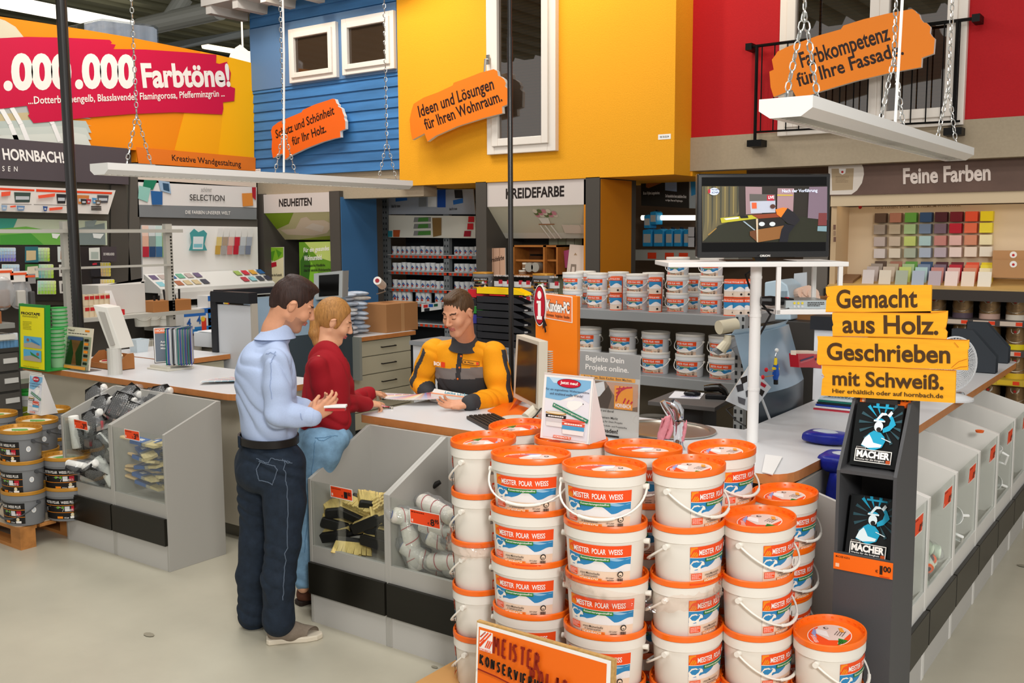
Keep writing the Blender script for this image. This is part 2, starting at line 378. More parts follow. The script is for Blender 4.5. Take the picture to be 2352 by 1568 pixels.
# ---------------- brush-stroke signs hung before the fronts
def brush_sign(lab,pl,pts,lines,col,back=8.5):
 P3=[pl(*pl.uv(*p))for p in pts];t=thing('brush_stroke_sign',lab,'sign',P3[len(P3)//2])
 MB().ext(P3,-pl.n*.045,1).build('board',[M(WHITE,.6),M('#efeae2',.6)],t);c_=sum(P3,Vector())/len(P3)
 for e in(-.3,.3):MB().tube([c_+Vector((e,.02,.1*e)),Vector((c_.x+e,back,c_.z+.1*e))],.012,8).build('wall_bracket',M('#8a8d90',.4,.5),t)
 a=Art();ppoly(a,pl,pts,M(col,.5))
 for s_,p0,p1,pt in lines:ptext(a,pl,s_,p0,p1,pt,M('#2c1710',.5),.022)
 a.build('print',lambda x,y,l:pl(x,y,l),t)
f2=sc((560,0),3.92);f4=sc((1680,0),3.5)
brush_sign('orange brush-stroke sign on the blue boarded house, two lines of dark lettering',plY(8.42),f2((258,1140),(310,1100),(400,1060),(520,1010),(530,990),(640,940),(800,888),(822,893),(835,930),(850,940),(848,958),(880,975),(890,1010),(905,1045),(903,1065),(914,1090),(915,1160),(868,1180),(870,1235),(800,1250),(700,1280),(560,1335),(420,1400),(368,1438),(345,1380),(262,1422),(250,1350),(255,1250),(245,1180)),
[('Schutz und Schönheit',*f2((292,1250),(818,1030),(280,1172))),('für Ihr Holz.',*f2((442,1312),(745,1190),(428,1236)))],'#e9641a')
brush_sign('orange brush-stroke sign on the yellow house wall, two lines of dark lettering',plY(8.3),[(950,238.5),(973,224),(1006,212),(1040,196),(1042,190),(1070,180),(1103,167),(1134,158.7),(1142,163),(1144,174),(1150,176),(1158,182),(1162,191),(1160,198),(1166,204),(1165,240),(1153,245),(1154,260),(1110,271),(1050,290),(1000,312),(982,325),(975,306),(947,321),(943,300),(941,275),(945,255)],
[('Ideen und Lösungen',*f2((1590,1092),(2265,838),(1562,955))),('für Ihren Wohnraum.',*f2((1642,1172),(2332,912),(1613,1075)))],'#ee7a18')
brush_sign('largest orange brush-stroke sign, hung before the red wall window',plY(8.45),f4((370,415),(440,380),(560,335),(700,285),(880,235),(900,205),(1060,155),(1250,110),(1450,72),(1475,85),(1490,105),(1510,115),(1520,150),(1545,180),(1570,185),(1600,215),(1595,265),(1612,290),(1635,310),(1625,430),(1530,465),(1525,540),(1300,580),(1000,650),(700,740),(530,800),(490,722),(340,780),(315,700),(305,575),(340,560),(325,480),(355,440)),
[('Farbkompetenz',*f4((578,585),(1295,362),(535,425))),('für Ihre Fassade.',*f4((540,700),(1390,440),(513,592)))],'#f0841a',8.86)
# ---------------- curved orange sign wall along the left
WX=-10.3;L_=plX(WX);Lf=plX(WX+.03)
top=[(-120,22),(0,38),(100,53),(200,69),(300,86),(400,106),(500,126),(583,146)]
mb=MB().ext([L_(*L_.uv(*p))for p in top+[(583,392),(313,372),(313,345),(0,312),(-120,300)]],(-.12,0,0));struct('wall_left',mb,M('#f28c10',.5))
mb=MB().box((-12.6,3.5,0),(WX-.1,8.56,3.0));struct('wall_left_lower',mb,M('#55504a',.6))
t=thing('sign_wall_print','huge orange printed wall sign with crimson brush stroke and white numerals','sign',L_(*L_.uv(300,250)))
a=Art(.0012);ppoly(a,L_,[(460,118),(583,146),(583,380),(400,345),(430,230)],M('#f9a90c'));ppoly(a,L_,[(525,131),(583,146),(583,380),(500,362)],M('#fdb504'))
ppoly(a,L_,[(-100,30),(0,44),(10,47),(35,62),(54,86),(0,92),(-100,95)],M('#d9cdb0'))
for i,c in enumerate(('#b7b9b4','#c6b58c','#b9c3bb','#c9cfc6','#d7dad0')):
 y0,y1=243+i*16,259+i*16;ppoly(a,L_,[(-100,y0+8),(60+i*28,y0-2),(196 if i>1 else 120,y0+3),(209,y1+14),(0,y1+4),(-100,y1+2)],M(c))
for x0 in(0,25,98):a.line([L_.uv(x0,247),L_.uv(x0+22,285),L_.uv(x0+38,325)],.05,M(WHITE))
CRIM=M('#c8123f',.5)
ppoly(a,L_,[(-100,92),(0,88),(60,85),(150,87),(250,92),(255,98),(252,101),(264,103),(258,113),(330,114),(420,120),(495,126),(494,145),(502,147),(519,142),(528,168),(525,198),(538,203),(536,232),(510,235),(511,250),(508,263),(400,258),(300,262),(200,270),(110,280),(75,283),(62,265),(66,262),(60,243),(0,250),(-100,255)],CRIM)
f1=sc((0,0),3.92);PW=M('#f1e9df',.5)
ptext(a,L_,'.000',*f1((25,822),(640,808),(10,478)),PW,.05);ptext(a,L_,'.000',*f1((668,806),(1215,800),(655,480)),PW,.05)
ptext(a,L_,'Farbtöne!',*f1((1278,796),(2068,784),(1252,566)),PW,.035)
ptext(a,L_,'...Dotterblumengelb, Blasslavendel, Flamingorosa, Pfefferminzgrün ...',*f1((246,962),(2014,888),(240,870)),PW,.014)
ppoly(a,L_,f1((1215,1325),(2290,1420),(2290,1540),(1235,1470)),M('#e87a22'))
ptext(a,L_,'Kreative Wandgestaltung',*f1((1540,1465),(2160,1520),(1535,1392)),M(INK),.01)
a.build('print',lambda x,y,l:L_(x,y,l+.004),t)
# ---------------- hanging louvre lamps
def chain(m_,p,q,link=.05,r=.0035):
 p=Vector(p);q=Vector(q);d=q-p;n=max(2,int(d.length/(link*.78)));d.normalize();s1=d.orthogonal().normalized();s2=d.cross(s1)
 for i in range(n):
  c=p.lerp(q,(i+.5)/n);s_=s1 if i%2 else s2;w_=link*.22;h_=link*.36
  m_.tube([c+d*h_+s_*w_*.5,c+s_*w_+d*h_*.5,c+s_*w_-d*h_*.5,c-d*h_+s_*w_*.5,c-d*h_-s_*w_*.5,c-s_*w_-d*h_*.5,c-s_*w_+d*h_*.5,c+d*h_-s_*w_*.5],r,4,closed=True)
def lamp(lab,x,y0,y1,z,hang,cable=None):
 t=thing('hanging_lamp',lab,'ceiling light',(x,(y0+y1)/2,z));w2,h=.105,.075;prof=[(-w2,h),(-w2,.03),(-w2+.045,0),(w2-.045,0),(w2,.03),(w2,h)]
 b=MB()
 for i in range(5):
  if i==2:continue
  (a0,b0),(a1,b1)=prof[i],prof[i+1];b.add([(x+a0,y0,z+b0),(x+a1,y0,z+b1),(x+a1,y1,z+b1),(x+a0,y1,z+b0)],[(0,1,2,3)])
 b.add([(x-w2,y0,z+h),(x+w2,y0,z+h),(x+w2,y1,z+h),(x-w2,y1,z+h)],[(0,1,2,3)])
 for y in(y0,y1):b.add([(x+p,y,z+q)for p,q in prof],[list(range(6))])
 b.add([(x-w2+.045,y0,z+.001),(x-w2+.075,y0,z+.001),(x-w2+.075,y1,z+.001),(x-w2+.045,y1,z+.001)],[(0,1,2,3)])
 b.build('housing',M('#eceae6',.35),t)
 g=MB();n=int((y1-y0)/.045)
 for i in range(n):
  y=y0+.03+(y1-y0-.06)*i/(n-1);g.box((x-.058,y,z+.004),(x+.058,y+.004,z+.03))
 g.build('louvre_grille',M('#d5d4cf',.2,.8),t)
 MB().tube([(x,y0+.05,z+.045),(x,y1-.05,z+.045)],.013,10).build('tube_light',M('#fff6ea',.4,emit=2.2),t)
 for y in hang:
  m_=MB();f_=(x,y,z+h+.35)
  for e in(-.07,.07):chain(m_,(x+e*.6,y+e,z+h),f_)
  chain(m_,f_,(x,y,7.0));m_.build('chain',M('#c8c8c4',.3,.9),t)
 for y in hang:MB().box((x-.07,y-.08,z+h),(x+.07,y+.08,z+h+.008)).build('mounting_plate',M('#9aa0a4',.4,.6),t)
 if cable:MB().tube([(x+.03,cable,z+h),(x+.04,cable+.03,z+1),(x+.04,cable+.06,7)],.008,6).build('power_cable',M(WHITE,.5),t)
lamp('white louvre lamp hanging on chains above the counter at upper right',-1.375,3.68,6.62,2.43,(3.86,5.15,6.35),5.1)
lamp('white louvre lamp hanging on chains before the grey sign at left',-6.06,3.72,6.72,2.395,(4.02,5.32,6.5),5.28)
def pole(lab,px,ybot,hd,r,joint):
 p=atv(px,ybot,hd);t=thing('ceiling_pole',lab,'pole',(p.x,p.y,.0));K=M('#17130f',.25,spec=.7)
 MB().tube([(p.x,p.y,0),(p.x,p.y,joint)],r,20).build('lower_tube',K,t);MB().tube([(p.x,p.y,joint-.1),(p.x,p.y,7.2)],r*.86,20).build('upper_tube',K,t)
 MB().tube([(p.x,p.y,joint-.12),(p.x,p.y,joint+.02)],r*1.1,20).build('joint_sleeve',K,t)
 MB().lathe([(r*2.5,0),(r*2.5,.012),(r,.012)],20,(p.x,p.y,0)).build('foot_plate',K,t)
 return p
pole('thick black pole rising from behind the paint counter to the roof at left',181,755,8.3,.043,5.6)
pole('slim black pole in front of the yellow house wall window',1173.5,645,6.95,.0185,3.32)
# ================================================================ counters
def rounded(pts,rad,n=6):
 out=[]
 for i,p in enumerate(pts):
  r=rad[i]if isinstance(rad,(list,tuple))else rad;p=Vector((*p,0));a_=Vector((*pts[i-1],0));b_=Vector((*pts[(i+1)%len(pts)],0))
  if not r:out.append((p.x,p.y));continue
  u,v=(a_-p).normalized(),(b_-p).normalized();s_,e=p+u*r,p+v*r
  for k in range(n+1):
   t=k/n;q=s_*(1-t)**2+p*2*t*(1-t)+e*t*t;out.append((q.x,q.y))
 return out
TOPM=M('#d3d3d4',.35,kind='n',s=2,amt=.03);EDGE=M('#c07c45',.45,kind='n',s=14,amt=.12);PANEL=M('#cfc6b2',.5);PGREY=M('#aaa79f',.45);SOCK=M('#2a2620',.4)
def worktop(name,pts,rad,parent,z=1.0,th=.043,hole=None):
 pl_=rounded(pts,rad);n=len(pl_)
 m_=MB()
 if hole is None:
  m_.ext([(x,y,z-th)for x,y in pl_],(0,0,th),0,1)
  return m_.build(name,[TOPM,EDGE],parent,bevel=.003)
 bm=bmesh.new();hx,hy,hr,hs=hole;ring=[(hx+hr*math.cos(2*PI*i/40),hy+hs*math.sin(2*PI*i/40))for i in range(40)]
 def loop(ps,zz):
  vs=[bm.verts.new((x,y,zz))for x,y in ps];return vs,[bm.edges.new((vs[i],vs[(i+1)%len(vs)]))for i in range(len(vs))]
 for zz in(z,z-th):
  v1,e1=loop(pl_,zz);v2,e2=loop(ring,zz);bmesh.ops.triangle_fill(bm,use_beauty=True,use_dissolve=False,edges=e1+e2)
  if zz==z:A1,A2=v1,v2
  else:
   for P_,Q_,mi in((A1,v1,1),(A2,v2,0)):
    for i in range(len(P_)):
     f=bm.faces.new((P_[i],P_[(i+1)%len(P_)],Q_[(i+1)%len(P_)],Q_[i]));f.material_index=mi
 bmesh.ops.recalc_face_normals(bm,faces=bm.faces);bm.verts.index_update()
 vs=[v.co.copy()for v in bm.verts];fs=[[v.index for v in f.verts]for f in bm.faces];ms=[f.material_index for f in bm.faces];bm.free()
 return mesh_obj(name,vs,fs,[TOPM,EDGE],ms,parent)
t=thing('sales_counter','grey-topped sales counter with wood edge at left, carrying the brochure flip stand','counter',(-6.2,4.25,0))
worktop('worktop',[(-7.5,3.875),(-4.93,3.875),(-4.93,4.64),(-7.5,4.64)],[0,.13,.05,0],t)
MB().box((-7.45,4.0,.1),(-5.06,4.6,.957)).build('carcass',PANEL,t);MB().box((-5.06,4.06,.1),(-5.0,4.5,.957)).build('side_panel',M('#d8d2c4',.5),t)
MB().box((-5.0,4.04,.3),(-4.985,4.6,.46)).build('bumper_rail',SOCK,t);MB().box((-7.4,4.06,0),(-5.07,4.55,.1)).build('plinth',M('#8a867c',.4,.3),t)
MB().box((-5.0,4.05,.645),(-4.72,4.6,.69)).build('bag_shelf',M('#8d9998',.35),t)
t=thing('sink_counter','L-shaped grey-topped counter with wood edge and a round steel sink','counter',(-2.6,4.2,0))
SKX,SKY=[at(1527,988,Z=1.0)[i]for i in(0,1)]
worktop('worktop',[(-3.83,3.845),(-1.39,3.82),(-1.37,4.42),(-1.21,4.6),(-1.21,8.32),(-1.91,8.32),(-1.91,4.65),(-3.83,4.65)],[.03,.16,.05,.1,.12,0,0,.05],t,hole=(SKX,SKY,.245,.205))
c=MB().box((-3.78,4.02,.1),(-1.62,4.6,.957));c.box((-1.88,4.6,.1),(-1.42,8.25,.957));c.build('carcass',PGREY,t)
MB().box((-3.76,4.0,.9),(-3.3,4.02,.957)).build('front_rail',M('#8b8a78',.5),t)
MB().box((-3.7,4.08,0),(-1.66,4.55,.1)).build('plinth',M('#8a867c',.4,.3),t)
s_=MB().lathe([(.262,.004),(.262,.011),(.235,.012),(.225,0),(.205,-.09),(.15,-.13),(.03,-.14),(.0,-.14)],44,(SKX,SKY,1.0),1,.85)
s_.build('sink_bowl',M('#b9b4aa',.28,.95),t,smooth=.6)
fx,fy=[at(1558,1032,Z=1.0)[i]for i in(0,1)];CHR=M('#dcdde0',.07,1)
t=thing('mixer_tap','chrome mixer tap standing behind the orange-lidded buckets at the round sink','tap',(fx,fy,1.0))
pl=Pl((fx,fy,0),RH,UPZ);q=lambda x,y,d=0:Vector(pl(*pl.uv(x,y)))-FH*d
MB().lathe([(.032,0),(.032,.008),(.024,.02),(.022,.06),(.025,.07),(.024,.11),(.027,.118),(.027,.135),(.0,.14)],24,(fx,fy,1.0)).build('body',CHR,t,smooth=.6)
MB().tube([q(1557,962),q(1556,945),q(1549,932),q(1541,925)],[.027,.031,.032,.026],16).build('cartridge',CHR,t,smooth=.6)
MB().tube([q(1551,975),q(1538,948),q(1527,932),q(1521,921)],[.016,.019,.016,.013],14).build('spout',CHR,t,smooth=.6)
MB().tube([q(1545,930),q(1536,925),q(1527,922)],[.012,.009,.007],10).build('lever',CHR,t,smooth=.6)
def cloth(name,lab,pts,th,col,wob=.008,seed=3):
 rd=random.Random(seed);P=[Vector(p)for p in pts];return P
def rag(lab,x0,x1,y0,y1,d,seed):
 rd=random.Random(seed);m_=MB();n,k=10,14;vs=[]
 for i in range(n+1):
  for j in range(k+1):
   u,v=i/n,j/k;w_=.75+.25*math.sin(v*3);px=(x0+x1)/2+(u-.5)*(x1-x0)*w_-6*v*v;py=y0+(y1-y0)*v+4*math.sin(u*5+seed)
   vs.append(q(px,py,d+.012*math.sin(u*11+v*5+seed)+.015*math.sin(u*PI)))
 m_.add(vs,[(i*(k+1)+j,(i+1)*(k+1)+j,(i+1)*(k+1)+j+1,i*(k+1)+j+1)for i in range(n)for j in range(k)])
 o=m_.build('cleaning_cloth',M('#d98a93',.95,kind='n',s=60,amt=.12,bump=.2),None,smooth=2);sm=o.modifiers.new('s','SOLIDIFY');sm.thickness=.006;return tag(o,lab,'cloth')
rag('pink rag draped over the tap spout at the sink',1513,1543,952,1006,.035,1)
rag('small pink cloth corner hanging behind the tap body',1562,1578,968,1014,-.01,5)
m_=MB()
for i in range(9):a_=i*.7;m_.tube([(SKX-.17,SKY-.02,.905),(SKX-.15+.02*math.cos(a_),SKY+.02*math.sin(a_),.93),(SKX-.09+.03*math.cos(a_),SKY+.03*math.sin(a_),.945)],.003,5)
tag(m_.build('dish_brush',M('#2f4a35',.6)),'dark green washing brush lying in the round sink','brush')
# ================================================================ open-fronted bargain bins
BINM=M('#a7a49d',.42);BINI=M('#b3b0a9',.45);CLEARP=clear('#fbfdfc',.05,.03)
def bin_unit(lab,w,d,zf,zb,dark=False):
 """local frame: front face on y=0 facing -Y, x from 0 to w"""
 t=thing('bargain_bin',lab,'display bin',(0,0,0),0,'sloping bargain bins along the counters');T=.019
 zp,zs=.36,.42
 for x in(0,w-T):
  MB().ext([(x,0,0),(x,d,0),(x,d,zb),(x,d-.03,zb),(x,0,zf)],(T,0,0)).build('side_panel',BINM,t,bevel=.0015)
 MB().box((T,d-T,0),(w-T,d,zb)).build('back_panel',BINI,t)
 MB().box((T,.004,.36),(w-T,d-T,.38)).build('bin_floor',BINI,t)
 MB().box((T,.004,0),(w-T,.02,.16)).build('kick_panel',M('#b9b6b0',.42),t)
 MB().box((T,.002,.16),(w-T,.022,.41)).build('front_rail',BINM,t)
 MB().box((.006,-.02,.16),(w-.006,0,.325)).build('bumper_board',M('#17150f',.3,kind='woodx',s=9,amt=.2),t,bevel=.002)
 MB().box((T,.006,.41),(w-T,.01,zf-.01)).build('clear_front',CLEARP,t)
 return t
def price_tag(t,x,z,price,w=.155,h=.062,y=-.004,tilt=0):
 a=Art(.0006);a.rect(0,0,w,h,M('#f0ebe4'));a.rect(.004,.004,w-.004,h-.004,M('#ef4a1c',.5));a.lines(.01,h-.02,w*.5,h-.007,1,M('#7c1d08'));a.rect(.01,.01,.02,.024,M('#f7c9b8'))
 a.text(price[0],w-.058,.01,w-.034,.042,M(INK),.02);a.text(price[1],w-.031,.024,w-.008,.044,M(INK),.02);a.text('€',w-.075,.014,w-.064,.024,M(INK))
 pl_=Pl((x,y,z),(1,0,0),(0,-math.sin(.05),math.cos(.05)))
 return a.build('price_tag',lambda u,v,l:pl_(u,v,l),t)
bA=bin_unit('outer left grey bin heaped with bagged paint rollers and trays',.559,.41,.83,.975)
price_tag(bA,.17,.765,('3','95'));bA.location=(-6.077,3.37,0)
bB=dup(bA,(-5.518,3.37,0),0,'grey bin of wooden-handled brushes at the end of the left bin pair')
bC=bin_unit('grey bin of hand brushes beside the woman with light blue jeans',.545,.46,.758,.965);price_tag(bC,.17,.69,('1','80'));bC.location=(-3.71,3.345,0)
bD=bin_unit('grey bin of striped paint rollers next to the orange-lidded buckets',.545,.46,.758,.965);price_tag(bD,.155,.648,('8','95'),.185,.072);bD.location=(-3.165,3.345,0)
WB=M('#e4e2dc',.4)
def fix_children(root):
 for c in root.children:c.location=(0,0,0)
y_=3.92;rb=[]
labs=['nearest white-edged bin on the right-hand side, half hidden by the book stand','second white-edged bin on the right-hand side, with green wrapped rollers','third white-edged bin on the right-hand side, lit grey inside, white scoops','fourth white-edged bin on the right-hand side, nearly empty','fifth white-edged bin on the right-hand side, with a white scoop','sixth white-edged bin on the right-hand side, at the edge of the picture']
BIW=BINM;BINM=M('#d9d6d0',.4)
b0=bin_unit(labs[0],.551,.42,.835,.95);price_tag(b0,.24,.725,('0','95'),.16,.085);b0.location=(-.97,y_,0);b0.rotation_euler=(0,0,PI/2);rb.append(b0)
for c in b0.children:pass
for i in range(1,6):rb.append(dup(b0,(-.97,y_+.551*i,0),PI/2,labs[i]))
BINM=BIW
# ================================================================ back counter, drawer units, machines
DR=M('#b9b39c',.45);ym0=at(581,800,X=-6.5).y-.07;yM1=at(812,800,X=-6.6).y
for lab,y0,y1 in(('drawer counter with wood-edged top and bar handles behind the woman',yM1+.06,7.53),('back counter with wood edge carrying the white carton, left of the man',4.7,ym0-.045)):
 t=thing('drawer_counter',lab,'counter',(-7.0,(y0+y1)/2,0));worktop('worktop',[(-7.75,y0-.03),(-6.7,y0-.03),(-6.7,y1+.04),(-7.75,y1+.04)],0,t);MB().box((-7.7,y0,.08),(-6.76,y1,.957)).build('carcass',M('#8f8d80',.5),t)
 for z0,z1 in((.8,.945),(.62,.792),(.44,.612),(.26,.432),(.09,.252)):
  dq=MB().box((-6.76,y0,z0),(-6.738,y1,z1)).build('drawer',DR,t,bevel=.002);ym=y0+(y1-y0)*(.62 if y0>6 else.5);zc=(z0+z1)/2
  MB().tube([(-6.738,ym-.1,zc),(-6.715,ym-.1,zc),(-6.715,ym+.1,zc),(-6.738,ym+.1,zc)],.006,6).build('handle',M(INK,.4),dq)
X0=at(950,900,Y=7.6).x
_q=at(948,790,Z=1.09)
tag(MB().box((_q.x,_q.y,0),(_q.x+1.0,_q.y+.38,1.085)).build('white_cabinet',M('#d9dade',.4),None,bevel=.004),'plain white cabinet behind the shopkeeper in yellow','cabinet')
tag(MB().box((_q.x-.02,_q.y-.02,1.085),(_q.x+1.02,_q.y+.39,1.12)).build('grey_slab',M('#8d9094',.4)),'grey slab top lying on the white cabinet behind the shopkeeper','worktop')
def mixer(lab,pan,curve,zt,cheek,loc):
 t=thing('paint_mixing_machine',lab,'machine',loc);GM=M('#3f4a52',.3);SHEENM=M('#86a0b4',.2,spec=.8)  # blue sheen on the upper front is painted in as a paler colour
 (x0,y0),(x1,y1)=pan;n=10;V0,V1=Vector((x0,y0,0)),Vector((x1,y1,0));nrm=Vector((-(y1-y0),x1-x0,0)).normalized()*-1
 def arc(z,off):return[V0.lerp(V1,i/n)+nrm*(curve*math.sin(PI*i/n)+off)+UPZ*z for i in range(n+1)]
 b=MB();lo,mi_,hi=arc(0,0),arc(zt-.32,0),arc(zt,-.1)
 for A_,B_,m in((lo,mi_,0),(mi_,hi,1)):
  k=len(A_);b.add(A_+B_,[(i,i+1,k+i+1,k+i)for i in range(k-1)],m)
 b.build('bowed_front',[GM,SHEENM],t,smooth=.5)
 c=MB();top=arc(zt,-.1);bk=[p-nrm*.06 for p in top];c.add(top+bk,[(i,i+1,n+1+i+1,n+1+i)for i in range(n)]);c.add([p+UPZ*.03 for p in top]+[p-nrm*.02 for p in top],[(i,i+1,n+2+i,n+1+i)for i in range(n)])
 c.build('lid',M('#b6cbd9',.3),t)
 return t,V0,V1,nrm
d0=at(707,690,X=-6.62);
tm,V0,V1,nr=mixer('bowed dark grey paint mixing machine behind the man in the blue shirt',((-6.5,at(581,800,X=-6.5).y),(-6.6,at(812,800,X=-6.6).y)),.09,1.44,0,(-6.5,6.4,0))
cp=plY(ym0);cx0,cx1=cp.uv(493,750)[0],cp.uv(580,750)[0];cz=cp.uv(535,673)[1]
m_=MB().box((cx0+.03,ym0,.1),(cx1-.02,ym0+.05,cz-.1));m_.build('side_cheek',M('#d2d4d8',.4),tm)
m_=MB().box((cx0,ym0-.03,cz-.08),(cx1,ym0+.06,cz+.01));m_.box((cx0-.02,ym0-.02,.1),(cx0+.05,ym0+.06,cz));m_.box((cx0,ym0,cz-.03),(cx0+.12,ym0+1.3,cz+.02));m_.build('black_trim',M('#25262a',.4),tm)
MB().box((cx1-.02,ym0,.3),(cx1,ym0+.06,cz-.08)).build('light_edge',M('#b9b2a6',.4),tm)
MB().box((-6.6,V1.y-.02,.62),(-6.5,V1.y+.01,1.03)).build('end_panel',M('#8a8d86',.4),tm)
t=thing('touch_monitor','square grey monitor with black screen above the woman\'s head','monitor',atv(752,690,8.75))
pl=Pl(atv(752,650,8.75),(RH*.9-FH*.25),UPZ);Bx=lambda nm,pts,dep,mat,off=0:MB().ext([pl(*pl.uv(*p),off)for p in pts],-pl.n*dep).build(nm,mat,t)
Bx('casing',((721,632),(788,622),(786,682),(720,690)),.12,M('#9fa2a2',.4));Bx('bezel',((722,628),(788,621),(787,683),(722,688)),.02,M('#aeb1b0',.4),.01);Bx('screen',((734,632),(780,629),(779,678),(734,681)),.006,M('#0c0b0a',.12),.014)
Bx('neck',((740,686),(770,683),(773,694),(737,697)),.06,M('#8f9292',.4))
MB().ext([pl(*pl.uv(*p),-.02)for p in((728,692),(782,690),(784,697),(726,700))],-pl.n*.1).build('foot',M('#8f9292',.4),t)
tm2,*_=mixer('bowed dark grey paint mixing machine right of the white television post',((-1.98,4.9),(-1.96,5.66)),.05,1.45,0,(-2.2,5.7,0))
t2=thing('white_cheek_cabinet','white cabinet side with black cap beside the dark mixing machine, behind the yellow book sign','cabinet',(-1.7,5.76,1.0))
xx=at(1868,850,Y=5.72).x;zc=at(1890,757,Y=5.72).z;MB().box((xx,5.72,1.0),(xx+.34,5.8,zc)).build('side_panel',M('#dcdde0',.4),t2);MB().box((xx-.02,5.7,zc),(xx+.36,5.82,zc+.08)).build('cap',M('#25262a',.4),t2)
# ================================================================ paint buckets
OR=M('#f26a0c',.32,spec=.6);ORL=M('#ee4f1a',.45);WP=M('#e6e0d6',.38);SKY=M('#2f83b8',.5);SNOW=M('#e9e2e0',.5);BEIGE=M('#eacdb4',.5);LBL=M('#ef8a1c',.5);GRN=M('#2f7d2c',.45);DARK=M('#211a17',.5);PALEW=M('#f3eee8',.5)
def strip(a,x0,x1,lo,hi,m,n=16):
 P=[]
 for i in range(n+1):
  x=x0+(x1-x0)*i/n;P+=[(x,lo(x)if callable(lo)else lo),(x,hi(x)if callable(hi)else hi)]
 a.add(P,[(2*i,2*i+2,2*i+3,2*i+1)for i in range(n)],m)
BW,BN,BH=.155,.125,.199
def brad(z):return.875+.065*min(1,max(0,z/.163))
def onbody(x,z,l,back=False):
 th=x/.152*1.0;k=brad(z);s_=-1 if not back else 1
 a_,b_=BW*k+.0008+l,BN*k+.0008+l
 return Vector((a_*math.sin(th)*(1 if not back else-1),s_*b_*math.cos(th),z))
def hatch(a,x0,y0,w_,h,m,k=.006):
 """slanting stripes in two directions, the maker's emblem"""
 for i in range(4):a.line([(x0,y0+h*(.3+.22*i)),(x0+w_*(.25+.24*i),y0+h)],k,m)if.3+.22*i<1 else None
 for i in range(4):a.line([(x0+w_*(.1+.27*i),y0),(x0+w_*min(1,.55+.27*i),y0+h*(.55 if i<2 else.4-.1*(i-2)))],k*.9,m)
def label_polar(a):
 L=.138
 strip(a,-L,L,.018,.150,BEIGE,18)
 strip(a,-L,L,.062,lambda x:.118,SKY,18)
 mtn=lambda x:.068+.03*max(0,1-abs(x-.0)/.055)+.012*max(0,(x-.05)/.08)+.004*math.sin(x*70)
 strip(a,-L,L,.055,mtn,SNOW,30)
 strip(a,.03,L,lambda x:.098+.004*math.sin(x*60),lambda x:.104+.005*math.sin(x*41),M('#8fb9d6',.5),12)
 a.poly([(-.136,.055),(-.138,.085),(-.125,.099),(-.105,.1),(-.095,.094),(-.088,.097),(-.078,.094),(-.07,.086),(-.073,.08),(-.084,.08),(-.09,.075),(-.089,.054),(-.1,.054),(-.103,.068),(-.118,.066),(-.121,.054)],M('#efe6da',.6))
 a.ell(-.0705,.0865,.002,.002,DARK,8)
 strip(a,-L,L,lambda x:.108+.006*((x+.03)/.12)**2*(1 if x<-.03 else.1),.151,ORL,18)
 strip(a,-L,L,lambda x:.1062+.006*((x+.03)/.12)**2*(1 if x<-.03 else.1),lambda x:.108+.006*((x+.03)/.12)**2*(1 if x<-.03 else.1),PALEW,18)
 hatch(a,-L+.002,.114,.03,.033,LBL)
 for i,(wd,x0,x1)in enumerate((('MEISTER',-.1,-.028),('POLAR',-.018,.034),('WEISS',.044,.098))):a.text(wd,x0,.119,x1,.139,PALEW,.018)
 strip(a,-.07,.05,.0925,.1065,GRN,8);a.text('Konservierungsmittelfrei',-.065,.0948,.045,.1042,PALEW,.014)
 strip(a,-.132,-.085,.03,.053,ORL,5);a.lines(-.13,.032,-.087,.051,4,PALEW,.35)
 a.text('unsere Meistverkaufte',-.07,.041,.012,.0505,DARK,.004);a.text('in Spitzenqualität',-.062,.031,.004,.04,DARK,.004)
 strip(a,-.075,.02,.0185,.0295,M('#e8973a',.5),8);a.text('HORNBACH',-.073,.0198,.004,.0282,PALEW,.02);hatch(a,.008,.0195,.01,.009,ORL,.0016)
 a.text('10 Liter',.036,.031,.066,.0375,DARK,.006);a.lines(.04,.022,.066,.028,1,DARK)
 a.ell(.09,.048,.0115,.0115,DARK,20);a.ell(.09,.047,.008,.008,BEIGE,18);a.ell(.09,.046,.005,.004,DARK,12,PI,2*PI)
 for i in range(9):a.rect(.078+i*.0024,.023,.0793+i*.0024+(.0006 if i%3 else 0),.034,DARK)
 strip(a,-L,L,.0125,.0185,ORL,18)
def label_back(a):
 strip(a,-.1,.06,.018,.150,M('#e6dccd',.5),10);strip(a,-.1,.06,.132,.15,ORL,10);strip(a,-.098,-.055,.095,.13,M('#8d8a86',.5),6)
 a.ell(-.073,.106,.014,.01,M('#d9d2cc',.5),14);a.ell(-.076,.12,.006,.008,M('#6b4a36',.5),12);a.lines(-.05,.03,.055,.128,16,M('#7d7468',.5),.4,4)
 strip(a,-.09,-.06,.022,.06,ORL,4);strip(a,-.087,-.063,.026,.052,M('#f0e0d0'),4);a.ell(-.075,.037,.007,.008,LBL,10)
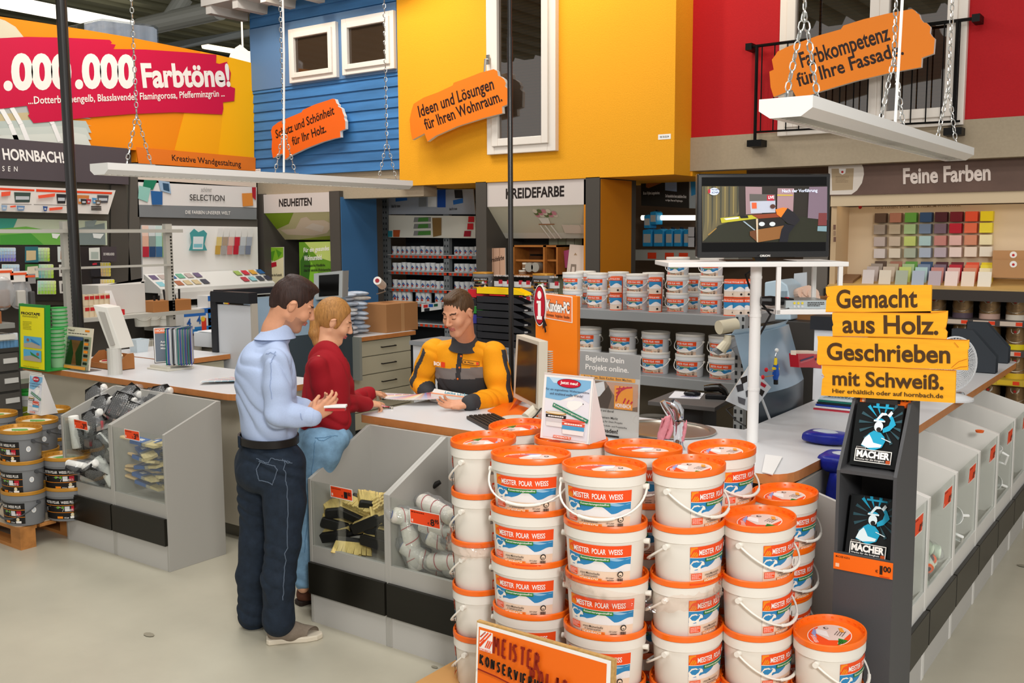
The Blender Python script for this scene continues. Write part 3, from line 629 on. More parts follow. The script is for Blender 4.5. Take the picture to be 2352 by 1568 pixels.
def lid_art(a):
 a.ell(0,0,.104,.074,PALEW,36);a.ell(0,0,.1015,.0715,ORL,36)
 a.poly([(.101*math.cos(t),.071*math.sin(t))for t in[-.95+i*.16 for i in range(13)]]+[(-.01,.05),(-.045,-.01),(-.02,-.052)],M('#dcc6bc',.5))
 a.poly([(-.05,.03),(-.02,.06),(.03,.067),(.0,.04),(-.02,.045)],M('#8e95c4',.5));a.poly([(-.01,.045),(.03,.06),(.03,.02),(-.02,-.005)],M('#e9e2e0',.5))
 a.poly([(-.07,-.05),(-.012,-.035),(-.012,-.069),(-.04,-.065)],GRN);a.lines(-.058,-.06,-.018,-.042,3,PALEW,.35)
 V,Fs=text_geo('MEISTER POLAR WEISS',.01)
 a.text('MEISTER POLAR WEISS',-.086,.012,-.022,.026,PALEW,.01,.55)
 a.ell(.055,.03,.009,.009,DARK,16);a.ell(.055,.0285,.006,.006,M('#dcc6bc',.5),14);a.lines(.01,-.045,.07,-.01,4,DARK,.25,2)
 a.poly([(.05,-.04),(.085,-.02),(.078,-.008),(.045,-.026)],M('#e8973a',.5))
def bucket(name,lab,lidm,bodym,collar,grp,label=label_polar,back=label_back,lid=lid_art,hm=None,stickers=True):
 t=thing(name,lab,'paint bucket',group=grp);sx=BW;sy=BN
 MB().lathe([(0,.001),(.86,0),(.875,.004),(.94,.163)],40,(0,0,0),sx,sy).build('body',bodym,t,smooth=.6)
 MB().lathe([(.94,.16),(.985,.163),(.985,.198),(.95,.1975)],40,(0,0,0),sx,sy).build('collar',collar,t,smooth=.6)
 l=MB().lathe([(.985,.199),(1.0,.2),(1.0,.219),(.985,.222),(.955,.222),(.945,.218),(.92,.2),(.9,.1985),(0,.1985)],44,(0,0,0),sx,sy)
 for i in range(24):
  a_=2*PI*i/24;c,s_=math.cos(a_),math.sin(a_);R=Matrix.Rotation(math.atan2(s_*sy,c*sx),3,'Z')
  l.cb((c*sx*.935,s_*sy*.935,.213),(.006,.009,.005),0,R)
 lo=l.build('lid',lidm,t,smooth=.6)
 if lid:a=Art(.00025);lid(a);a.build('lid_sticker',lambda x,y,q:Vector((x,y,.1989+q)),t)
 a=Art(.00022);label(a);a.build('label',lambda x,y,q:onbody(x,y,q),t)
 if back:a=Art(.00022);back(a);a.build('back_label',lambda x,y,q:onbody(x,y,q,True),t)
 hm=hm or M('#ebe6dc',.35)
 h=MB();R_=BW+.004;N_=22
 pts=[(R_*math.cos(PI*i/N_),-.168*math.sin(PI*i/N_)**.8,0)for i in range(N_+1)];h.tube(pts,[.0035 if 5<i<17 else.0042 for i in range(N_+1)],8)
 h.tube(pts[8:15],.0062,8)
 ho=h.build('handle',hm,t,smooth=1);ho.location=(0,0,.148);ho.rotation_euler=(.62,0,0)
 for s_ in(-1,1):MB().tube([(s_*BW*.93,0,.148),(s_*(BW+.01),0,.148)],.0105,12).build('handle_boss',hm,t,smooth=.6)
 return t
def swing(t,ang,back=False):
 for c in t.children:
  if c.name.startswith('handle')and 'boss' not in c.name:c.rotation_euler=(ang if not back else PI-ang,0,0)
BK=bucket('paint_bucket','x',OR,WP,WP,'orange-lidded white paint buckets on the pallet')
ZP=.15
stacks=[('c1',-2.40,3.12,-88,5,'outermost stack by the striped-roller bin',.75,0),('c2',-2.09,3.01,20,5,'stack behind the orange board, beside the outermost',.62,1),('c3',-1.765,3.015,17,5,'broad front stack above the orange board',.62,1),
('c4',-1.52,3.19,88,5,'turned stack next to the broad one',.62,2),('c5',-1.305,3.35,86,4,'four-high stack nearest the camera corner',.62,0),('c6',-1.065,3.425,92,2,'two-high stack by the book stand',.62,0),
('b1',-2.44,3.43,-85,5,'rear stack below the keyboard',.62,1),('b2',-2.115,3.33,14,5,'stack under the tent card',.62,1),('b3',-1.79,3.355,16,5,'stack before the water tap',.62,1),('b4',-1.53,3.51,88,5,'stack before the television post',.62,0),('b5',-1.36,3.725,84,4,'stack before the blue parcels',.62,0)]
rdb=random.Random(11);first=True
for sid,x,y,rz,n,desc,ang,mode in stacks:
 for k in range(n):
  top=n-1-k;w_='topmost' if top==0 else('lowest' if k==0 else ORD[top]+' from top')
  lab=f'orange-lidded paint bucket, {w_} of the {desc}'
  loc=(x+rdb.uniform(-.006,.006),y+rdb.uniform(-.005,.005),ZP+k*BH);r=math.radians(rz+rdb.uniform(-2.5,2.5))
  if first:b=BK;b.location=loc;b.rotation_euler=(0,0,r);b['label']=lab;first=False
  else:b=dup(BK,loc,r,lab)
  swing(b,ang,(mode==1 and top>0)or(mode==2 and 0<top))
def pallet(lab,x0,x1,y0,y1,h=.144):
 t=thing('wooden_pallet',lab,'pallet',((x0+x1)/2,(y0+y1)/2,0));W=M('#b5793f',.7,kind='woodx',s=12,amt=.35,bump=.2)
 d=MB();n=6;w_=(y1-y0)/n
 for i in range(n):d.box((x0,y0+i*w_+.01,h-.022),(x1,y0+(i+1)*w_-.01,h))
 d.build('deck_slats',W,t)
 for i in range(3):
  for j in range(3):
   cx,cy=x0+.06+(x1-x0-.12)*i/2,y0+.06+(y1-y0-.12)*j/2
   MB().box((cx-.06,cy-.05,.022),(cx+.06,cy+.05,h-.022)).build('block',W,t)
 for j in range(3):
  cy=y0+.06+(y1-y0-.12)*j/2;MB().box((x0,cy-.05,0),(x1,cy+.05,.022)).build('runner',W,t)
 return t
pallet('wooden pallet under the orange-lidded paint buckets',-2.58,-.94,2.86,3.33)
pts=rounded([(-2.6,2.84),(-.9,2.84),(-.9,3.335),(-2.6,3.335)],.08)
tag(MB().ext([(x,y,.1445)for x,y in pts],(0,0,.005)).build('slip_sheet',M('#c08f55',.7)),'brown card slip sheet under the orange-lidded paint buckets','cardboard sheet')
pallet('second wooden pallet, under the rear orange-lidded stacks',-2.58,-.94,3.345,3.89)
tag(MB().ext([(x,y,.1445)for x,y in rounded([(-2.6,3.345),(-.9,3.345),(-.9,3.9),(-2.6,3.9)],.04)],(0,0,.005)).build('slip_sheet',M('#c08f55',.7)),'brown card sheet under the rear orange-lidded stacks, mostly hidden','cardboard sheet')
for lab,cx,cy,zz,a0,a1,rx,ry,sd in(('crumpled clear wrap around the third bucket of the outermost stack',-2.40,3.12,ZP+3*BH,2.9,6.9,.145,.172,1),('crumpled clear wrap across the broad front stack and its neighbour',-1.66,3.09,ZP+3*BH,3.6,6.9,.3,.24,2)):
 rd=random.Random(sd);m_=MB();vs=[];n=60;k=5
 for i in range(n+1):
  for j in range(k+1):
   th=a0+(a1-a0)*i/n;q=1+.02*math.sin(i*1.3+j)+rd.uniform(-.012,.02);vs.append((cx+rx*q*math.cos(th),cy+ry*q*math.sin(th),zz-.035+.055*j/k+rd.uniform(-.006,.006)))
 m_.add(vs,[(i*(k+1)+j,(i+1)*(k+1)+j,(i+1)*(k+1)+j+1,i*(k+1)+j+1)for i in range(n)for j in range(k)])
 tag(m_.build('plastic_wrap',clear('#fff6f2',.16,.12,.5,40),None,smooth=1),lab,'plastic wrap')
t=thing('hand_lettered_board','orange board hand-lettered in brown and black leaning on the front bucket stacks','sign',(-1.9,2.8,ZP))
BDY=2.80;bp=plY(BDY);(bx0,bz1),(bx1,bz2)=bp.uv(1095,1428),bp.uv(1411,1512)
Wd=M('#c29a5d',.8,kind='n',s=60,amt=.25)
zt=(bz1+bz2)/2;tp=Pl((bx0,BDY,zt),(1,0,0),(0,.06,.998));H_=zt-ZP-.005
MB().ext([tp(0,0,-.001),tp(bx1-bx0,0,-.001),tp(bx1-bx0,-H_,-.001),tp(0,-H_,-.001)],-tp.n*.018).build('osb_backing',Wd,t)
a=Art(.0006);W_=bx1-bx0;a.rect(.003,-H_,W_-.012,-.006,PALEW);a.rect(.012,-H_,W_-.028,-.02,M('#ef6c10',.5))
a.rect(.018,-.108,.078,-.03,PALEW)
for i in range(3):a.line([(.02,-.058-.018*i),(.045+.013*i,-.033)],.006,ORL)
for i in range(3):a.line([(.046+.009*i,-.092),(.06+.009*i,-.062)],.005,ORL)
a.line([(.02,-.088),(.043,-.062)],.005,ORL);a.text('HORNBACH',.02,-.106,.076,-.097,ORL,.01)
BR=M('#8f2208',.6);MK=M('#1a0f0a',.6)
def strokes(a,paths,x,y,s_,wd,m,sl=0.0,k=1.0):
 for p in paths:a.line([(x+u*k*s_,y+v*s_+sl*u*s_)for u,v in p],wd,m)
GL_={'M':[[(0,0),(.1,1),(.4,.45),(.75,1),(.85,0)]],'E':[[(.6,1),(.05,1),(0,0),(.6,.02)],[(.02,.5),(.5,.52)]],'I':[[(.1,0),(.12,1)]],'S':[[(.6,.9),(.3,1),(.05,.75),(.5,.4),(.45,.05),(0,.05)]],'T':[[(0,.95),(.75,1)],[(.38,.97),(.35,0)]],'R':[[(0,0),(.05,1),(.5,.9),(.45,.55),(.05,.5),(.7,-.1)]],
'P':[[(0,0),(.05,1),(.55,.9),(.5,.5),(.05,.45)]],'O':[[(.3,0),(.02,.4),(.15,.9),(.45,1),(.65,.6),(.55,.1),(.3,0)]],'L':[[(.05,1),(0,0),(.55,.03)]],'A':[[(0,0),(.35,1),(.6,0)],[(.1,.35),(.55,.38)]],'K':[[(.05,1),(0,0)],[(.6,1),(.05,.5),(.65,0)]],'N':[[(0,0),(.05,1),(.5,.05),(.55,1)]],'V':[[(0,1),(.3,0),(.6,1)]],'U':[[(0,1),(.05,.1),(.3,0),(.5,.1),(.55,1)]],'G':[[(.6,.85),(.3,1),(.02,.6),(.1,.1),(.5,.05),(.55,.4),(.35,.42)]]}
def hand(a,word,x,y,h,adv,wd,m,sl,k=1.0):
 for i,ch in enumerate(word):
  strokes(a,GL_[ch],x,y,h,wd,m,sl,k);d=adv*(.45 if ch=='I' else 1.2 if ch=='M' else 1);x+=d;y+=sl*d
hand(a,'MEISTER',.088,-.102,.064,.034,.0105,BR,-.06,.42);hand(a,'POLAR',.262,-.172,.062,.036,.0105,BR,-.04,.42)
hand(a,'KONSERVIERUNG',.034,-.152,.036,.027,.0085,MK,-.1,.6);a.line([(.03,-.17),(.12,-.178),(.2,-.19)],.006,BR)
a.build('poster',lambda x,y,l:tp(x,y,l),t)
# ================================================================ book stand with yellow board sign
SX0,SX1,SY0,SY1=-1.116,-.9,3.613,3.93;ST=M('#4a4a4c',.5,kind='n',s=200,amt=.05);STI=M('#3a3634',.55)
t=thing('book_stand','slim dark grey book stand with two trays beside the bucket stacks','display stand',((SX0+SX1)/2,SY0,0))
zA=at(2054,1102,X=SX1).z;zB=1.36;yb=SY1-.08
prof=[(SY0,0),(SY1,0),(SY1-.02,zB),(SY1-.15,zB),(SY0+.0,zA)]
for x in(SX0,SX1-.012):MB().ext([(x,y,z)for y,z in prof],(.012,0,0)).build('side_panel',ST,t)
zL=at(1985,1285,Y=SY0).z;zM=zA
m_=MB().box((SX0+.012,SY0,.0),(SX1-.012,SY0+.012,zL));m_.build('front_panel',ST,t)
MB().box((SX0+.012,SY1-.03,0),(SX1-.012,SY1-.015,zB)).build('back_panel',STI,t)
for z in(zL-.03,zM-.01):MB().ext([(SX0+.012,SY0+.002,z),(SX0+.012,SY1-.03,z+.02),(SX0+.012,SY1-.03,z+.032),(SX0+.012,SY0+.002,z+.014)],(SX1-SX0-.024,0,0)).build('tray',ST,t)
MB().box((SX0+.012,SY0+.0,zL),(SX1-.012,SY0+.012,zL+.012)).build('tray_lip',ST,t)
def price_strip(a,w_,h):
 a.rect(0,0,w_,h,M('#f26a10',.45));a.text('MACHER 4/2016',.008,h-.016,.06,h-.008,DARK,.01);a.rect(.008,.01,.022,.024,M('#f6c7a4',.5));a.text('€',w_-.062,.016,w_-.052,.027,DARK,.01);a.text('1',w_-.046,.012,w_-.036,.045,DARK,.03);a.text('00',w_-.033,.024,w_-.006,.046,DARK,.03)
 a.rect(w_-.045,.003,w_-.01,.006,M('#c23c12',.5))
pa=plY(SY0,.004);(u0,v1),(u1,v0)=pa.uv(1915,1283),pa.uv(2052,1335)
a=Art();price_strip(a,SX1-SX0,.062);z_=zL-.062;a.build('price_strip',lambda x,y,l:Vector((SX0+x,SY0-.004-l,z_+y+.008)),t)
def book(lab,x,y,z,ang,w_=.168,h=.235):
 t=thing('magazine',lab,'magazine',(x,y,z),group='magazines in the book stand');tl=Matrix.Rotation(-ang,3,'X');f=lambda u,v,l:Vector((x,y,z))+tl@Vector((u,-l,v))
 MB().ext([f(0,0,0),f(w_,0,0),f(w_,h,0),f(0,h,0)],tl@Vector((0,.012,0))).build('pages',M('#191a1b',.4),t)
 a=Art(.0004);a.rect(0,0,w_,h,M('#141617',.3));CY=M('#1f9fc4',.45);CW=M('#dfeef2',.45);RY=M('#2c4c55',.5);c=(.1,.165)
 for i in range(15):
  th=2*PI*i/15+.2;r0=.03;r1=.085;a.poly([(c[0]+r0*math.cos(th),c[1]+r0*math.sin(th)),(min(w_,c[0]+r1*math.cos(th-.07)),min(h,c[1]+r1*math.sin(th-.07))),(min(w_,c[0]+r1*math.cos(th+.07)),min(h,c[1]+r1*math.sin(th+.07)))],CY if 1.2<th<2.4 else RY)
 a.rect(.06,.222,.135,.229,CY)
 a.poly([(.035,.075),(.045,.105),(.06,.125),(.075,.135),(.1,.13),(.115,.115),(.12,.1),(.11,.075),(.08,.06)],CY)
 a.poly([(.035,.078),(.045,.105),(.06,.12),(.07,.105),(.078,.09),(.11,.085),(.105,.075),(.06,.068)],CW);a.poly([(.108,.13),(.13,.14),(.15,.165),(.138,.19),(.125,.205),(.118,.198),(.13,.18),(.125,.16),(.105,.145)],CY);a.poly([(.116,.197),(.128,.215),(.136,.207),(.126,.19)],CW)
 a.ell(.09,.152,.016,.02,CW,16);a.ell(.09,.172,.02,.012,CY,16,0,PI);a.rect(.07,.17,.111,.176,CW);a.ell(.092,.141,.009,.009,DARK,10);a.poly([(.078,.178),(.095,.205),(.112,.205),(.118,.198),(.1,.195),(.086,.176)],CW)
 a.line([(.105,.11),(.14,.098)],.003,CW)
 a.rect(.018,.014,.15,.062,M('#e9e6e0',.5));a.rect(.021,.017,.147,.059,M('#1a1a1a',.5));a.text('MACHER',.024,.03,.144,.057,PALEW,.05);a.text('Werke für die Ewigkeit',.024,.019,.128,.027,PALEW,.01);a.rect(.132,.016,.148,.028,M('#b54a18',.5));a.rect(.021,.062,.055,.069,PALEW);a.rect(.022,.063,.054,.068,DARK)
 a.build('cover',lambda u,v,l:f(u,v,l+.0005),t);return t
bx_=SX0+.03
for i in range(3):
 book(('black magazine with a blue worker, front copy of the upper tray','black magazine hidden behind the front one in the upper tray','rearmost black magazine in the upper tray, only its edge showing')[i],bx_-.004*i,SY0+.052+.016*i,zM+.016,.35)
for i in range(2):book(('black magazine with a blue worker, front copy of the lower tray','black magazine behind the front one in the lower tray')[i],bx_-.004*i,SY0+.03+.016*i,zL-.012,.28)
p_=Pl((SX0+.024,SY1-.13,zM+.255),(1,0,0),(0,.33,.94));a=Art();price_strip(a,.185,.062);a.build('price_strip',lambda x,y,l:p_(x,y-.03,l),t)
t=thing('plank_sign','yellow sign shaped like four torn planks with brown lettering on the book stand','sign',(-1.05,3.75,zB-.03));sp=plY(3.765);fz=sc((1860,640),4.9)
YP=M('#f2ab22',.55,kind='woodx',s=60,amt=.1);BRN=M('#4a3118',.55);TORN=M('#b5560f',.7);y0s=3.765
planks=[('plank',((180,90),(300,78),(1370,70),(1362,384),(800,380),(178,372),(186,240),(200,205),(182,160))),('plank',((253,380),(1550,362),(1545,470),(1522,570),(1545,600),(1536,680),(258,645),(252,540),(265,520),(250,450))),('plank',((82,647),(1790,690),(1788,790),(1775,800),(1778,1028),(100,968),(78,945),(92,700))),('plank',((137,972),(1643,1033),(1632,1398),(125,1312),(140,1130),(165,1100),(138,1060)))]
for i,(nm,q_)in enumerate(planks):
 P3=[sp(*sp.uv(*p))for p in fz(*q_)];MB().ext(P3,Vector((0,.012,0))).build(nm,YP,t)
a=Art(.0006)
for s_,p0,p1,pt in(('Gemacht',(300,336),(1212,326),(298,122)),('aus Holz.',(370,612),(1448,634),(366,404)),('Geschrieben',(195,915),(1582,955),(192,716)),('mit Schweiß.',(258,1198),(1508,1252),(256,1030)),('Hier erhältlich oder auf hornbach.de',(258,1282),(1505,1345),(256,1234))):
 ptext(a,sp,s_,*fz(p0,p1,pt),BRN,.024 if s_[0]!='H' else.016)
for q_ in(((180,372),(800,380),(1362,385),(1540,366)),((258,645),(1000,655),(1536,682),(1780,690)),((100,968),(900,995),(1640,1032)),((1600,998),(1680,930),(1775,900)),((1610,1022),(1700,990),(1778,985)),((1630,715),(1680,770)),((182,180),(195,200),(225,195)),((138,1085),(175,1098)),((1528,560),(1540,540))):
 a.line([sp.uv(*p)for p in fz(*q_)],.0018,TORN)
a.build('lettering',lambda x,y,l:sp(x,y,l),t)
m_=MB()
for x in(SX0+.05,SX1-.06):m_.box((x,3.778,zB-.06),(x+.02,3.79,zB+.2))
MB().box((SX0+.05,3.778,zB-.06),(SX1-.05,3.785,zB+.25)).build('backing_strut',STI,t)
# ================================================================ things on and around the sink counter
ZL=ZP+5*BH+.022;y_=at(1300,1012,Z=ZL).y
t=thing('tent_card','white tent card with red oval standing on an orange bucket lid','tent card',(-2.08,y_,ZL));q0,q1=at(1242,1004,Z=ZL),at(1352,1021,Z=ZL)
yb0=(q0.y+q1.y)/2;tc=Pl((q0.x,yb0,ZL),(1,0,0),(0,.13,.99));wT=q1.x-q0.x;hT=tc.uv(1290,859)[1]
MB().ext([tc(0,0),tc(wT,0),tc(wT,hT),tc(0,hT)],-tc.n*.004).build('front_board',M('#efece8',.5),t)
bk=[tc(0,0)+Vector((.0,.13,0)),tc(wT,0)+Vector((0,.13,0)),tc(wT,hT),tc(0,hT)]
MB().ext([bk[1],bk[0],bk[3],bk[2]],(0,-.004,0)).build('rear_board',M('#e8e5e2',.5),t)
MB().ext([tc(wT-.003,0),tc(wT-.003,hT),bk[1]],(.002,0,0)).build('side_gusset',M('#e4e1df',.5),t)
def polar_card(a,w,h):
 P_=lambda u,v:(u*w,v*h)
 a.poly([P_(.05,.62),P_(.05,.94),P_(.95,.94),P_(.95,.8),P_(.7,.72),P_(.35,.6)],M('#7fb4d8',.5));a.poly([P_(.1,.94),P_(.6,.94),P_(.45,.85),P_(.2,.86)],M('#bcd8ea',.5))
 a.poly([P_(.05,.03),P_(.95,.03),P_(.95,.8),P_(.72,.7),P_(.6,.62),P_(.3,.6),P_(.05,.6)],M('#e4e3e8',.5));a.poly([P_(.7,.7),P_(.95,.83),P_(.95,.6)],M('#d4d8e4',.5))
 a.poly([P_(.5,.52),P_(.52,.6),P_(.66,.62),P_(.78,.62),P_(.84,.58),P_(.78,.55),P_(.72,.5),P_(.6,.46)],M('#f4f1ec',.5));a.ell(.83*w,.585*h,.012*w,.008*h,DARK,8)
 a.ell(.52*w,.87*h,.24*w,.068*h,M('#3a1420',.4),30);a.ell(.52*w,.87*h,.23*w,.062*h,M('#c21530',.4),30);a.text('Jetzt neu!',.345*w,.84*h,.7*w,.9*h,PALEW,.03)
 a.text('Für ein angenehmes Wohnraumklima',.06*w,.735*h,.94*w,.775*h,M('#3b3e52',.5),.006);a.text('und strahlend weiße Wände!',.15*w,.68*h,.82*w,.718*h,M('#3b3e52',.5),.006)
 c,s_=math.cos(-.3),math.sin(-.3);g=lambda u,v:(.22*w+u*c-v*s_,.5*h+u*s_+v*c);L_=.76*w
 a.poly([g(0,0),g(L_,0),g(L_,.062*h),g(0,.062*h)],M('#2d7f5c',.45));a.text('Konservierungsmittelfrei',*g(.02*w,.014*h),g(0,0)[0]+.02*w+L_*.93,g(.02*w,.014*h)[1]+.036*h,PALEW,.012,-.3)
 for u,v,cw,lidc,bc,bandc in((.1,.2,.42,'#b88a3a','#e6e3e0','#231d1c'),(.45,.11,.46,'#d3402a','#efeae6','#e2583a')):
  a.poly([P_(u+.02,v),P_(u+cw-.02,v),P_(u+cw,v+.2),P_(u,v+.2)],M(bc,.5));a.poly([P_(u+.005,v+.13),P_(u+cw-.005,v+.13),P_(u+cw,v+.18),P_(u,v+.18)],M(bandc,.5))
  a.poly([P_(u+.01,v+.07),P_(u+cw-.01,v+.07),P_(u+cw-.008,v+.13),P_(u+.008,v+.13)],M('#4f9fc9',.5)if bandc!='#231d1c' else M('#cfcaca',.5));a.lines((u+.05)*w,(v+.135)*h,(u+cw-.04)*w,(v+.175)*h,1,PALEW,.5)
  a.ell((u+cw/2)*w,(v+.205)*h,cw/2*w*1.03,.025*h,M(lidc,.4),26);a.ell((u+cw/2)*w,(v+.21)*h,cw/2*w*.9,.016*h,M('#e8dcc0' if bandc=='#231d1c' else '#e86a55',.4),24)
 a.rect(.3*w,.035*h,.66*w,.075*h,M('#e8602a',.5));a.text('HORNBACH',.31*w,.042*h,.58*w,.068*h,PALEW,.03);hatch(a,.6*w,.04*h,.05*w,.03*h,PALEW,.0012)
a=Art(.0004);polar_card(a,wT,hT);a.build('print',lambda x,y,l:tc(x,y,l+.0003),t)
yP=4.1;pp=plY(yP);(u0,v0),(u1,v1)=pp.uv(1328,808),pp.uv(1467,815);t=thing('acrylic_poster_stand','clear acrylic poster stand with grey poster and striped emblem, beside the sink','poster stand',((u0+u1)/2,yP,1.0))
ph=(v0+v1)/2-1.0;pw=u1-u0;pl=Pl((u0,yP,1.0),(1,0,0),(0,.04,1))
MB().ext([pl(-.006,0,.002),pl(pw+.006,0,.002),pl(pw+.006,ph+.006,.002),pl(-.006,ph+.006,.002)],pl.n*.003).build('acrylic_front',clear('#ffffff',.1,.02),t)
MB().ext([pl(0,0,-.003),pl(pw,0,-.003),pl(pw,ph,-.003),pl(0,ph,-.003)],-pl.n*.003).build('acrylic_back',M('#cfd0cc',.3),t)
MB().box((u0,yP-.03,1.0),(u1,yP+.12,1.004)).build('acrylic_foot',clear('#ffffff',.14,.02),t)
a=Art(.0003);G1=M('#9c9b98',.5);a.rect(0,0,pw,ph,M('#c9c5bf',.5));a.rect(0,ph*.72,pw,ph,G1);a.text('Begleite Dein',.1*pw,.87*ph,.74*pw,.955*ph,PALEW,.02);a.text('Projekt online.',.1*pw,.765*ph,.82*pw,.85*ph,PALEW,.02)
a.rect(.02*pw,.675*ph,.93*pw,.72*ph,M('#f0a630',.5));a.text('Beim Planen. Beim Kaufen. Beim Machen.',.08*pw,.683*ph,.88*pw,.713*ph,DARK,.008)
a.rect(.05*pw,.34*ph,.98*pw,.66*ph,M('#7d6654',.5));a.poly([(.45*pw,.66*ph),(.98*pw,.66*ph),(.98*pw,.4*ph),(.8*pw,.36*ph),(.6*pw,.5*ph)],M('#c69a80',.5));a.poly([(.28*pw,.46*ph),(.46*pw,.5*ph),(.42*pw,.66*ph),(.25*pw,.62*ph)],M('#e0e0e0',.4));a.poly([(.05*pw,.34*ph),(.5*pw,.34*ph),(.56*pw,.5*ph),(.5*pw,.62*ph),(.3*pw,.42*ph)],M('#4a3a2e',.5))
ex,ey,es=.6*pw,.35*ph,.3*pw;a.rect(ex,ey,ex+es,ey+es*1.12,M('#ef9a2e',.45))
for i in range(4):a.line([(ex+.01,ey+es*(.35+.2*i)),(ex+es*(.3+.22*i),ey+es*1.1)],.007,M('#c0203f',.45))
for i in range(3):a.line([(ex+es*(.5+.2*i),ey+es*.3),(ex+es*min(1,.62+.2*i),ey+es*(.55-.06*i))],.007,M('#c0203f',.45))
a.text('HORNBACH',ex+.008,ey+.008,ex+es-.008,ey+.028,PALEW,.02)
for i,s_ in enumerate(('immer und überall','aus Deinem Markt','stützung für Dein Projekt','griff auf Produkt- und Projektinfos')):a.text(s_,.3*pw,(.3-.05*i-(.03 if i else 0))*ph,(.6+.075*i)*pw,(.328-.05*i-(.03 if i else 0))*ph,DARK,.006)
a.text('downloaden!',.22*pw,.055*ph,.68*pw,.105*ph,DARK,.02);a.rect(.3*pw,.01*ph,.7*pw,.03*ph,DARK)
a.build('poster',lambda x,y,l:pl(x,y,l-.002),t)
yK=4.58;kp=plY(yK);t=thing('customer_computer_panel','tall orange upright panel with red information badge behind the flat monitor','info panel',(*[at(1280,930,Z=1.0)[i]for i in(0,)],yK,1.0))
a0,a1=kp.uv(1230,800)[0],kp.uv(1325,800)[0];zk0,zk1=kp.uv(1230,672)[1],kp.uv(1325,681)[1]
MB().ext([(a0,yK,1.0),(a1,yK,1.0),(a1,yK,zk1),(a0,yK,zk0)],(0,.035,0)).build('panel',[M('#f0801a',.45),M('#f0901a',.45)],t,bevel=.002)
fk=sc((1060,380),3.92);a=Art(.0007);ppoly(a,kp,fk((757,1150),(1000,1180),(1000,1418),(757,1375)),PALEW);ppoly(a,kp,fk((763,1158),(993,1187),(993,1410),(763,1368)),M('#ef7d3c',.45))
ptext(a,kp,'Kunden-PC',*fk((770,1316),(978,1345),(768,1200)),DARK,.09);ptext(a,kp,'Kunden-PC',*fk((772,1310),(976,1338),(770,1204)),PALEW,.04);ptext(a,kp,'Informieren · Vergleichen · Bestellen',*fk((770,1362),(978,1390),(768,1326)),DARK,.008)
a.build('print',lambda x,y,l:kp(x,y,l+.0005),t)
ip=plY(yK,.012);cx,cz=ip.uv(1239.5,701);rw,rh_=(ip.uv(1253,701)[0]-ip.uv(1225,701)[0])/2,.118
MB().ext([(cx+rw*math.cos(i*PI/18),yK-.012,cz+rh_*math.sin(i*PI/18))for i in range(36)],(0,.012,0)).build('badge_plate',M(PALEW and '#efe9e4',.45),t)
a=Art(.0007);a.ell(cx,cz,rw*.93,rh_*.95,DARK,32);a.ell(cx,cz,rw*.84,rh_*.89,M('#b3182c',.4),32);a.ell(cx,cz+rh_*.5,rw*.33,rh_*.2,PALEW,18);a.rect(cx-rw*.25,cz-rh_*.6,cx+rw*.25,cz+rh_*.22,PALEW);a.rect(cx-rw*.42,cz-rh_*.68,cx+rw*.42,cz-rh_*.52,PALEW);a.rect(cx-rw*.42,cz+rh_*.1,cx+rw*.1,cz+rh_*.22,PALEW)
a.poly([(cx+rw*.6,cz-rh_*.45),(cx+rw*1.3,cz-rh_*.95),(cx+rw*1.0,cz-rh_*.98),(cx+rw*1.2,cz-rh_*1.25),(cx+rw*.95,cz-rh_*1.3),(cx+rw*.8,cz-rh_*1.03),(cx+rw*.6,cz-rh_*1.15)],DARK)
a.build('badge',lambda x,y,l:ip(x,y,l+.0005),t)
mp=atv(1237,870,5.08);e=(FH*math.cos(math.radians(18))-RH*math.sin(math.radians(18)));ms=Pl(mp,-e,UPZ)
t=thing('flat_monitor','beige flat computer monitor turned almost edge-on, facing the keyboard','monitor',(mp.x,mp.y,1.0));E4=lambda pts,off,dep,nm,m:MB().ext([ms(*ms.uv(*p),off)for p in pts],-ms.n*dep).build(nm,m,t,bevel=.002)
BG=M('#cfc6b4',.45)
E4(((1186,768),(1238,784),(1236,940),(1179,912)),0,.05,'casing',BG);E4(((1191,778),(1234,792),(1231,928),(1184,903)),.002,.004,'screen',M('#2b2320',.15))
rb_=MB()
for i in range(16):c_=ms(-.02,.14-i*.012,-.066);rb_.cb(c_,(.03,.03,.005))
rb_.build('rear_vents',BG,t)
MB().tube([ms(-.1,-.17,-.03),(mp.x-.08,mp.y+.0,1.02)],.03,12).build('stand',BG,t);MB().lathe([(.11,0),(.11,.012),(.05,.02),(0,.02)],28,(mp.x-.1,mp.y-.02,1.008),1,.8).build('foot',M('#d6cfc2',.45),t)
MB().tube([ms(-.02,-.15,-.03),ms(.03,-.19,.03),(mp.x+.05,mp.y-.2,1.03),(mp.x-.05,mp.y-.3,1.012)],.004,6).build('cable',M(INK,.5),t)
K4=[at(x,y,Z=1.018)for x,y in((1071,955),(1120,942),(1178,970),(1140,992))]
ob=[at(x,y,Z=1.0)for x,y in((1120,945),(1165,925),(1232,945),(1240,975),(1178,972))]
t=thing('keyboard_ledge','orange wedge-shaped ledge on the counter under keyboard and monitor','ledge',ob[0]);OK_=M('#ee6f12',.4)
MB().ext([(p.x,p.y,1.0)for p in ob],(0,0,.008)).build('base_plate',OK_,t);MB().ext([at(1168,945,Z=1.008),at(1200,920,Z=1.0),at(1200,920,Z=1.0)+Vector((0,.05,.09)),at(1185,916,Z=1.0)+Vector((0,.02,.05))],(.006,.0,.0)).build('wedge',OK_,t)
t=thing('keyboard','dark computer keyboard at the front edge of the sink counter','keyboard',K4[0]);ku=(K4[3]-K4[0]);kv=(K4[1]-K4[0]);kl,kd=ku.length,kv.length;ku.normalize();kv=(kv-ku*kv.dot(ku)).normalized()
